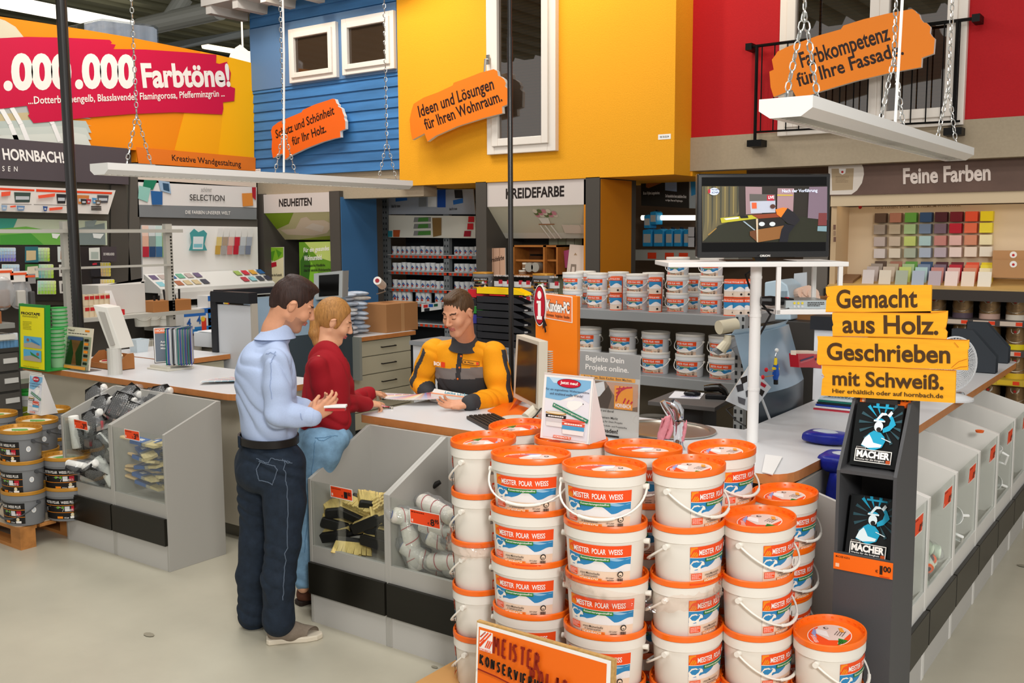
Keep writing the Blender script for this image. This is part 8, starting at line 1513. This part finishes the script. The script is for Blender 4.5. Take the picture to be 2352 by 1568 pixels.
def hand_(S,w,d,n,th,curls=(.3,.3,.35,.4),z=1.0,point=False):
 """palm, four separate fingers of unequal length and a thumb; n = out of the palm, th = thumb side"""
 d=Vector(d).normalized();n=Vector(n);n=(n-d*n.dot(d)).normalized();t=d.cross(n);t=t if t.dot(Vector(th))>0 else-t
 for i in range(4):
  o=(1.5-i)*.0185;kn=w+(d*(.088-.004*abs(i-1))+t*o)*z;S.cone(w+(d*.008+t*o*.6)*z,kn,.0145*z,.0112*z,.012);a=curls[i]*.7;p=kn;L=(.043,.048,.045,.035)[i]
  for k,(l,r)in enumerate(((L,.0092),(L*.62,.0082),(L*.5,.0074))):
   e=d*math.cos(a)+n*math.sin(a)-t*(-.04*(1.5-i));q=p+e*l*z;S.cone(p,q,r*z,(r-.0008)*z,.0035 if k else.006);p=q;a+=curls[i]
 b=w+(d*.025+t*.024)*z;e1=(d*.62+t*.72+n*.3).normalized();e2=(d*.9+t*.2+n*.35).normalized();S.cone(w+d*.012*z,b,.016*z,.014*z,.012);S.cone(b,b+e1*.04*z,.0132*z,.0105*z,.006);S.cone(b+e1*.04*z,b+e1*.04*z+e2*.034*z,.0105*z,.0085*z,.003)
SKIN=[M('#cf9473',.5,kind='n',s=60,amt=.05),M('#b56a5c',.45),M('#4a2e1e',.7),M('#b07f66',.6)];SKIN2=[M('#d69f7c',.48,kind='n',s=60,amt=.05),M('#b8605a',.42),M('#6b4a30',.7)];HAIRB=lambda c:M(c,.5,kind='woodz',s=130,amt=.4,bump=.35)
DENIM=M('#1c2735',.8,kind='n',s=26,amt=.3,bump=.2);DENL=M('#7ba0bd',.8,kind='n',s=14,amt=.3,bump=.2)
def ring_(c,f,s,u,rf,rs_,h,name,m,parent,th=1.0):
 R=Matrix((f,s,u)).transposed();return MB().lathe([(.93,0),(1,0),(1,h),(.93,h),(.93,0)],40,c,rf,rs_,R=R).build(name,m,parent,smooth=.6)
# ---------------- man in the light blue shirt
H0=4.72;J=lambda x,y,d=0.0:atv(x,y,H0+d);base=at(640,1455,Z=0);tM=thing('person','man in light blue shirt and dark jeans holding a small white device','person',base)
bf,bs,bu=frame(RH*.85+FH*.53,UPZ);hf,hs,hu=frame(RH*.87+FH*.3-UPZ*.5,UPZ+RH*.35);hc=J(674,694)
rS,lS,rE,lE=J(636,828,-.15),J(600,815,.16),J(640,952,-.2),J(655,935,.2);rW,lW=J(718,958,-.17),J(700,936,.02);nk=J(634,757);waist,hip,chest=J(618,990),J(618,1048),J(612,868)
rH,lH=J(648,1066,-.08),J(592,1062,.08);rK,lK,rA,lA=J(650,1245,-.1),J(590,1240,.08),J(640,1408,-.1),J(582,1394,.1);dev=J(760,938,-.14)
S=Sdf([hc+UPZ*.14,J(742,700),J(545,760,-.3),J(800,950,.3),base,J(560,1440,.25),J(740,1470,-.25)],.06,.0042);head(S,hc,hf,hs,hu);S.cone(hc-hf*.03-hu*.05,nk,.056,.062,.02)
S.chain([nk,chest,waist,hip],[.06,.1,.09,.1],.03)
for a,b,c,d in((rS,rE,rW,rA),(lS,lE,lW,lA)):S.cone(chest+(a-chest)*.4,a,.06,.05,.03);S.chain([a,b,c],[.045,.038,.028])
for a,b,c in((rH,rK,rA),(lH,lK,lA)):S.chain([hip,a,b,c,c-UPZ*.03],[.08,.075,.05,.035,.03])
hand_(S,rW,dev-rW+UPZ*.02,UPZ*.3+FH*.9,UPZ,(.5,.5,.55,.6));hand_(S,lW,J(735,930,-.02)-lW,UPZ*.8-FH*.5,UPZ*.4-FH,(.35,.35,.4,.45));S.build('body',SKIN,tM,facecol(hc,hf,hs,hu,1,True))
S=Sdf([hc+UPZ*.13,hc-UPZ*.08,hc+hf*.12,hc-hf*.14],.07,.0042);R_h=np.array([list(hf),list(hs),list(hu)]).T;q=lambda a,b,d:hc+hf*a+hs*b+hu*d
S.ell(q(-.016,0,.017),[.102,.0795,.107],R_h);S.ell(q(.0,0,.1),[.085,.06,.03],R_h,.02);S.cone(q(-.085,-.02,-.02),q(-.078,.02,-.055),.022,.02,.02);S.ell(q(.1,0,-.05),[.085,.12,.115],R_h,.006,True);S.ell(q(.0,0,-.125),[.12,.12,.085],R_h,.01,True)
for e in(-1,1):S.ell(q(-.004,e*.09,-.014),[.026,.03,.036],R_h,.006,True)
S.wrinkle(.0016,hs,420);S.build('hair',HAIRB('#33201a'),tM)
SHB=M('#a9b8d6',.75,kind='n',s=180,amt=.05,bump=.08);R_b=np.array([list(bf),list(bs),list(bu)]).T
def torso(S,chest,waist,nk,sh,k=1.0,bel=.0):
 S.ell(chest,[.135*k,.185*k,.2],R_b,.03);S.ell(waist,[.125*k+bel,.168*k,.17],R_b,.05);S.ell((chest+waist)/2,[.13*k,.172*k,.2],R_b,.04)
 for a in sh:S.cone(nk-UPZ*.055,a,.056*k,.058*k,.03)
S=Sdf([nk+UPZ*.03,waist-UPZ*.14,rE,lE,rW,lW,rS-FH*.08,J(548,900)],.09,.006);torso(S,chest,waist,nk,(rS,lS));S.ell(J(596,880,-.03),[.1,.16,.17],R_b,.04)
for a,b,c in((rS,rE,rW),(lS,lE,lW)):S.chain([a,a.lerp(b,.5),b,b.lerp(c,.5),c-(c-b).normalized()*.01],[.062,.064,.06,.053,.044],.02);S.cone(c-(c-b).normalized()*.055,c,.045,.043,.006)
S.cone(waist-UPZ*.2-bs*.2,waist-UPZ*.2+bs*.2,.1,.1,.01,True);S.wrinkle(.0075,Vector((.5,.3,.8)),56);so_=S.build('shirt',SHB,tM);F_=lambda x,y:J(x,y,-.3)
for nm,pts in(('yoke_seam',((556,800),(590,792),(625,812))),('armhole_seam',((622,775),(606,830),(604,880),(612,920))),('cuff_seam',((704,938),(702,978)))):seam(so_,[F_(*p)for p in pts],.0022,M('#8f9fc0',.8),nm)
cR=Matrix((bf,bs,(UPZ+bf*.45).normalized())).transposed();MB().lathe([(.1,-.045),(.082,-.012),(.073,.034),(.066,.036),(.066,-.01)],32,nk+UPZ*.0+bf*.012,1.0,.98,R=cR).build('collar',SHB,tM,smooth=.8)
cd=(rW-rE).normalized();cv=MB().tube([rW-cd*.06,rW-cd*.0],[.049,.046],20);cv.build('cuff',SHB,tM,smooth=.8)
S=Sdf([hip+UPZ*.13,rA-UPZ*.07,lA-UPZ*.07,J(550,1050),J(700,1050,-.1)],.1,.006);S.ell(hip+UPZ*.015,[.135,.178,.12],R_b,.03);S.ell(hip-bf*.06-UPZ*.07,[.1,.165,.1],R_b,.04)
for a,b,c in((rH,rK,rA),(lH,lK,lA)):S.chain([a,a.lerp(b,.5)+bf*.01,b,b.lerp(c,.5)-bf*.012,c,c-UPZ*.035],[.113,.1,.083,.08,.074,.079],.025)
S.cone(hip+UPZ*.2-bs*.2,hip+UPZ*.2+bs*.2,.1,.1,.01,True);S.wrinkle(.0055,UPZ*.9+RH*.4,52,2);jo=S.build('jeans',DENIM,tM);ST1=M('#5a6676',.8)
F_=lambda x,y:J(x,y,-.25)
for nm,pts in(('back_pocket',((564,1062),(628,1064),(629,1092),(608,1128),(580,1118),(566,1062))),('side_seam',((652,1040),(664,1120),(668,1200),(664,1290),(660,1400))),('front_pocket',((660,1042),(668,1062),(694,1058))),('seat_seam',((560,1048),(620,1056),(690,1046)))):seam(jo,[F_(*p)for p in pts],.0022,ST1,nm)
ring_(hip+UPZ*.075,bf,bs,UPZ,.142,.188,.036,'belt',M('#1a1614',.45),tM);MB().cb(hip+UPZ*.09-bf*.143,(.012,.016,.055),0,Matrix((bf,bs,UPZ)).transposed()).build('belt_loop',DENIM,tM)
def shoe(parent,heel,toe,top,col,sole,lace=True,w=.045,boot=0):
 d=toe-heel;d.z=0;L=d.length;d.normalize();s_=Vector((-d.y,d.x,0));h0=Vector((heel.x,heel.y,0));S=Sdf([h0-s_*.07,h0+d*L+s_*.07,h0+UPZ*(.13+boot)],.03,.0042)
 S.cone(h0+d*.045+UPZ*.05,h0+d*L*.45+UPZ*.045,.04,.045,.02);S.cone(h0+d*L*.45+UPZ*.045,h0+d*(L-.045)+UPZ*.03,.046,.032,.03);S.cone(h0+d*.055+UPZ*.06,h0+d*.07+UPZ*(.1+boot),.042,.045,.02)
 so=S.build('boot' if boot else 'shoe',M(col,.8,kind='n',s=60,amt=.12),parent);pts=[(0.0,.6),(.04,.95),(.35,.85),(.7,1.1),(.9,.85),(1.0,.3)];out=[h0+d*(L*u)+s_*w*v for u,v in pts]+[h0+d*(L*u)-s_*w*v for u,v in pts[::-1]]
 MB().ext(out,UPZ*.028).build('sole',M(sole,.6),so,bevel=.006)
 if lace:
  m_=MB()
  for i in range(5):p=h0+d*(L*(.42+.06*i))+UPZ*(.098-.0075*i);m_.tube([p-s_*.026-UPZ*.008,p+UPZ*.006,p+s_*.026-UPZ*.008+d*.008],.004,6)
  m_.build('lace',M(INK,.7),so)
h1,t1=at(612,1476,Z=0.0),at(741,1463,Z=0.0);shoe(tM,h1,t1,None,'#7d7062','#d3c8b4');h2,t2=at(562,1440,Z=0.0),at(610,1424,Z=0.0);shoe(tM,h2,h2+(t2-h2).normalized()*.27,None,'#4a4038','#c4b8a4')
t=thing('white_device','small white device with red underside held in the man\'s hands','device',dev);R0=Matrix((RH,FH,UPZ)).transposed();MB().cb(dev+RH*.02+UPZ*.012,(.11,.05,.012),0,R0).build('body',M('#e8e6e3',.35),t,bevel=.003);MB().cb(dev+RH*.02-UPZ*.002,(.1,.045,.012),0,R0).build('underside',M('#b3282c',.4),t)
# ---------------- woman in the red sweater
H0=5.12;base=at(697,1390,Z=0);tW=thing('person','woman in red sweater and light blue jeans pointing at the colour fan','person',base);bf,bs,bu=frame(RH*.7+FH*.72,UPZ);R_b=np.array([list(bf),list(bs),list(bu)]).T;hf,hs,hu=frame(RH*.9+FH*.18-UPZ*.42,UPZ+RH*.2);hc=J(768,734,.12);nk=J(752,800,.08)
chest,waist,hip=J(752,868,.03),J(745,945,0),J(744,1010,-.02);rS,lS=J(730,838,-.11),J(780,838,.2);rE=J(748,925,-.08);rW=at(842,927,Z=1.055);lE=J(800,925,.3);lW=at(850,903,Z=1.06);rH,lH,rK,lK,rA,lA=J(738,1018,-.09),J(772,1016,.08),J(712,1190,-.08),J(775,1190,.05),J(696,1332,-.08),J(765,1330,.06)
S=Sdf([hc+UPZ*.13,J(690,780,-.2),rW,lW,at(912,925,Z=1.02),at(912,885,Z=1.02),base,lA-UPZ*.1,J(840,800,.2)],.06,.0042);head(S,hc,hf,hs,hu,.93,.8);S.cone(hc-hf*.03-hu*.05,nk-UPZ*.02,.045,.05,.02);S.chain([nk,chest,waist,hip],[.05,.085,.075,.09],.03)
for a,b,c in((rS,rE,rW),(lS,lE,lW)):S.cone(nk-UPZ*.03,a,.04,.036,.03);S.chain([a,b,c],[.036,.032,.024])
for a,b,c in((rH,rK,rA),(lH,lK,lA)):S.chain([hip,a,b,c,c-UPZ*.04],[.07,.065,.045,.032,.03])
hand_(S,rW,at(900,927,Z=1.03)-rW,-UPZ+FH*.3,FH,(.12,1.05,1.1,1.15),.92);hand_(S,lW,at(905,897,Z=1.03)-lW,-UPZ,-FH,(.25,.3,.4,.5),.92);S.build('body',SKIN2,tW,facecol(hc,hf,hs,hu,.93))
R_h=np.array([list(hf),list(hs),list(hu)]).T;q=lambda a,b,d:hc+(hf*a+hs*b+hu*d)*.93;S=Sdf([q(.1,0,.12),q(-.16,0,-.16),q(0,.1,0),q(0,-.1,0),J(722,790,.1)],.06,.0042)
S.ell(q(-.018,0,.018),[.1,.081,.104],R_h);S.ell(q(.11,0,-.03),[.078,.12,.115],R_h,.008,True);S.ell(q(.01,0,-.125),[.12,.12,.075],R_h,.012,True)
for e in(-1,1):S.ell(q(.0,e*.088,-.02),[.022,.02,.032],R_h,.006,True)
S.chain([q(-.1,0,-.005),q(-.128,0,-.012)],[.024,.02],.01);S.chain([q(-.128,0,-.012),J(728,742,.1),J(724,765,.09),J(729,788,.08),J(738,800,.08)],[.02,.036,.034,.022,.008],.01);S.wrinkle(.0018,hs,380);S.build('hair',HAIRB('#a8763e'),tW);MB().tube([q(-.105,.0,-.02)+hu*.026*math.cos(x)+hs*.026*math.sin(x)for x in[2*PI*i/14 for i in range(14)]],.006,6,closed=True).build('hair_band',M('#5a3a28',.6),tW)
RDM=M('#96101c',.85,kind='n',s=200,amt=.06,bump=.1);S=Sdf([nk,waist-UPZ*.14,rE,lE,rW,lW,J(690,900),rS-FH*.08],.09,.006);torso(S,chest,waist,nk-UPZ*.02,(rS,lS),.76,.01);S.ell(waist-UPZ*.05,[.125,.155,.085],R_b,.04)
for a,b,c in((rS,rE,rW),(lS,lE,lW)):S.chain([a,a.lerp(b,.5),b,b.lerp(c,.5),c-(c-b).normalized()*.012],[.049,.052,.052,.048,.042],.02)
S.cone(waist-UPZ*.21-bs*.2,waist-UPZ*.21+bs*.2,.1,.1,.01,True);S.ell(nk+UPZ*.035+bf*.02,[.06,.075,.05],R_b,.01,True);S.wrinkle(.007,Vector((.6,.2,.77)),50,1);S.build('sweater',RDM,tW)
S=Sdf([hip+UPZ*.12,rA-UPZ*.03,lA-UPZ*.03,J(690,1050),J(830,1020,.1),J(760,1000,-.15)],.11,.006);S.ell(hip+UPZ*.02,[.12,.168,.1],R_b,.03);S.ell(hip-bf*.045-UPZ*.06,[.1,.16,.1],R_b,.04)
for a,b,c in((rH,rK,rA),(lH,lK,lA)):S.chain([a,a.lerp(b,.5),b,b.lerp(c,.4),c],[.098,.082,.063,.062,.05],.025)
S.wrinkle(.0045,UPZ*.9+RH*.4,54,4);jo=S.build('jeans',DENL,tW);F_=lambda x,y:J(x,y,-.3)
for nm,pts in(('front_pocket',((712,985),(722,1000),(745,1002),(770,988))),('waist_seam',((700,984),(745,986),(800,980))),('side_seam',((705,1000),(695,1100),(688,1200),(686,1310)))):seam(jo,[F_(*p)for p in pts],.002,M('#5f86a6',.8),nm)
for i,(a,px,py)in enumerate(((rA,682,1390),(lA,750,1385))):h1=at(px,py,Z=0)if i==0 else Vector((lA.x,lA.y,0))-bf*.06;shoe(tW,h1,h1+(RH*.75+FH*.65)*.25,None,'#5a3626','#241812',False,.04,.09)
# ---------------- shopkeeper in yellow and grey workwear
H0=5.75;base=atv(1075,1000,6.3);base.z=0;tK=thing('person','shopkeeper in yellow and dark grey work jacket leaning over the counter','person',base);bf,bs,bu=frame(-FH*.9-RH*.32-UPZ*.25,UPZ-FH*.35);R_b=np.array([list(bf),list(bs),list(bu)]).T;hf,hs,hu=frame(-FH*.72-RH*.5-UPZ*.36,UPZ);hc=J(1052,714,-.16);nk=J(1068,782,.05)
chest,waist,hip=J(1068,850,.12),J(1072,930,.3),J(1076,985,.45);rS,lS=J(998,806,.14),J(1134,812,.02);rE,rW=J(968,876,.25),at(985,903,Z=1.03);lE=J(1152,915,-.03);lW=at(1075,926,Z=1.04)
S=Sdf([hc+UPZ*.14,hc+hf*.15,rS,lS+RH*.1,rE-RH*.05,lE,rW,lW,at(1010,920,Z=1.02),base+UPZ*.02,hip],.08,.0045);head(S,hc,hf,hs,hu);S.cone(hc-hf*.03-hu*.05,nk,.055,.06,.02);S.chain([nk,chest,waist,hip],[.06,.1,.09,.1],.03)
for a,b,c in((rS,rE,rW),(lS,lE,lW)):S.cone(chest+(a-chest)*.4,a,.06,.05,.03);S.chain([a,b,c],[.045,.036,.028])
ft=[base+RH*.1,base-RH*.1]
for f_,e in zip(ft,(1,-1)):S.chain([hip,hip+RH*.09*e-UPZ*.06,(hip+f_)/2,f_+UPZ*.05],[.08,.075,.05,.04]);S.cone(f_+UPZ*.04,f_+UPZ*.03-FH*.15,.04,.03)
hand_(S,rW,at(1012,912,Z=1.02)-rW,-UPZ*.6+FH*.4,-FH,(.5,.55,.6,.6));hand_(S,lW,at(1030,930,Z=1.03)-lW,UPZ*.6-FH*.3,-FH*.6+UPZ,(.35,.4,.45,.5));S.build('body',SKIN,tK,facecol(hc,hf,hs,hu))
R_h=np.array([list(hf),list(hs),list(hu)]).T;q=lambda a,b,d:hc+hf*a+hs*b+hu*d;S=Sdf([q(.1,0,.13),q(-.13,0,-.1),q(0,.1,0),q(0,-.1,0)],.05,.0042);S.ell(q(-.018,0,.02),[.1,.08,.104],R_h);S.ell(q(.04,0,.1),[.04,.045,.018],R_h,.02);S.ell(q(.11,0,-.045),[.085,.12,.11],R_h,.008,True);S.ell(q(.0,0,-.125),[.12,.12,.09],R_h,.012,True)
for e in(-1,1):S.ell(q(.0,e*.088,-.016),[.028,.03,.036],R_h,.006,True)
S.wrinkle(.0016,hs,400);S.build('hair',HAIRB('#4f3822'),tK)
YJ=M('#ef9d0e',.8,kind='n',s=160,amt=.05,bump=.08);DJ=M('#3a3a3c',.8,kind='n',s=160,amt=.06,bump=.08);GJ=M('#7d7672',.7);S=Sdf([nk,hip-UPZ*.1,rS-RH*.08,lS+RH*.08,chest-FH*.2],.09,.006);torso(S,chest,waist,nk,(rS,lS),1.03);S.chain([waist,hip],[.13,.13],.04);S.wrinkle(.006,Vector((.4,.5,.76)),46,3)
zg1,zg0,zm=J(1095,846,-.03).z,J(1095,872,-.03).z,J(1062,800,0)
def jac(P):
 m=np.zeros(len(P),int);sgn=(P-np.array(list(chest)))@np.array(list(bs));m[P[:,2]<zg1-sgn*.05]=2;m[P[:,2]<zg0-sgn*.05]=1;m[(np.abs(sgn+.01)<.016)&((P-np.array(list(chest)))@np.array(list(bf))>0)]=1;return m
S.build('work_jacket',[YJ,DJ,GJ],tK,jac)
for a,b,c,e in((rS,rE,rW,-1),(lS,lE,lW,1)):
 S=Sdf([a,b,c],.12,.006);S.chain([a,a.lerp(b,.5),b,b.lerp(c,.5),c-(c-b).normalized()*.015],[.078,.073,.066,.058,.047],.03);S.wrinkle(.0075,Vector((.3,.5,.8)),50,e)
 def slv(P,a=a,b=b,c=c,e=e):
  m=np.zeros(len(P),int);A_,B_,C_=(np.array(list(v))for v in(a,b,c));m[np.linalg.norm(P-C_,axis=1)<.075]=1;d1=(B_-A_)/np.linalg.norm(B_-A_);q1=P-A_;q1=q1-(q1@d1)[:,None]*d1;o=np.array(list((RH*.82*e-FH*.57)));o=o-(o@d1)*d1;o/=np.linalg.norm(o);w_=np.cross(d1,o);m[(q1@o>.035)&(np.abs(q1@w_)<.022)&(((P-A_)@d1)>-.01)&(((P-A_)@d1)<np.linalg.norm(B_-A_)+.03)]=1
  return m
 S.build('sleeve',[YJ,DJ],tK,slv)
cR=Matrix((bf,bs,(UPZ+bf*.2).normalized())).transposed();MB().lathe([(.1,-.04),(.08,-.012),(.071,.03),(.065,.032),(.065,-.01)],32,nk+bf*.006,1.0,1.02,R=cR).build('collar',DJ,tK,smooth=.8)
for i in range(4):p=J(1062-4*i,815+26*i,-.12+.06*i);d=bf;MB().ell(p+bf*.02,.006,8).build('button',M('#e8701a',.4),tK)
bp_=Pl(J(1095,830,-.12),bs*-1,bu);
lp_=Pl(atv(1082,833,5.66),RH*.98-FH*.05-UPZ*.12,UPZ);a=Art(.0005);a.rect(-.05,-.013,.05,.013,DARK);a.rect(-.047,-.01,.047,.01,M('#e8981c',.6));a.text('M. Pfister',-.04,-.006,.018,.006,DARK,.02);a.rect(.03,-.008,.045,.008,REDT);a.build('name_patch',lambda x,y,l:lp_(x,y,l),tK)
lp2=Pl(atv(1010,836,5.78),RH*.9-FH*.4-UPZ*.1,UPZ);a=Art(.0005);a.text('BACH',-.04,-.012,.005,.012,PALEW,.03);a.rect(.01,-.016,.035,.016,REDT);a.build('chest_logo',lambda x,y,l:lp2(x,y,l),tK)
S=Sdf([hip+UPZ*.1,ft[0],ft[1]],.14,.008);S.ell(hip,[.13,.17,.12],R_b,.03)
for f_,e in zip(ft,(1,-1)):S.chain([hip+RH*.09*e-UPZ*.06,(hip+f_)/2,f_+UPZ*.06],[.11,.085,.07],.02)
S.build('work_trousers',DJ,tK)
pv_=at(983,908,Z=1.012);PX_=[at(902,908,Z=1.01),at(1040,952,Z=1.01)];an=[math.atan2(p.y-pv_.y,p.x-pv_.x)%(2*PI)for p in PX_];r_=(PX_[0]-pv_).length
fan_deck('big colour fan spread open on the sink counter under the woman\'s hands',pv_,.3,an[0]-.1,an[1],30,['#b8958a','#c27a3c','#8a7aa8','#5a66b8','#a8387a','#b8304a','#c8283c','#d8503c','#e89a2c','#e8c02c','#d8c48a','#d9d4c4'])
MB_=MB();fan_deck('reddish colour fan lying beneath the woman\'s hands at the counter edge',at(900,938,Z=1.002),.2,2.9,3.7,10,['#b8303c','#d88a90','#c85a64'])
t=thing('paint_card_box','white paint-card box with blue handwriting under the shopkeeper\'s hands','card box',at(1050,920,Z=1.03));c4=[at(x,y,Z=1.07)for x,y in((992,892),(1095,914),(1105,925),(990,905))];c4=[at(990,904,Z=1.06),at(1093,917,Z=1.06),at(1102,911,Z=1.07),at(998,892,Z=1.09)]
MB().ext(c4,UPZ*-.022).build('box',M('#e3ddd6',.5),t);b4=[at(988,912,Z=1.03),at(1096,930,Z=1.03),at(1106,916,Z=1.05),at(1000,897,Z=1.05)];MB().ext(b4,UPZ*-.025).build('lower_tray',M('#d6d0ca',.5),t)
e1=(c4[1]-c4[0]);L1=e1.length;e1.normalize();e2=(c4[3]-c4[0]);e2=(e2-e1*e2.dot(e1));L2_=e2.length;bx_=Pl(c4[0]+UPZ*.002,e1,e2);a=Art(.0006);a.rect(0,0,L1*.75,L2_*.2,M('#e8956a',.5));a.text('Lacke Lacke',L1*.3,L2_*.3,L1*.82,L2_*.75,M('#2f8fa8',.5),.01);a.poly([(L1*.84,.005),(L1*.95,.02),(L1*.93,L2_*.5),(L1*.82,L2_*.3)],M('#3f6a4a',.5));a.build('print',lambda x,y,l:bx_(x,y,l),t)
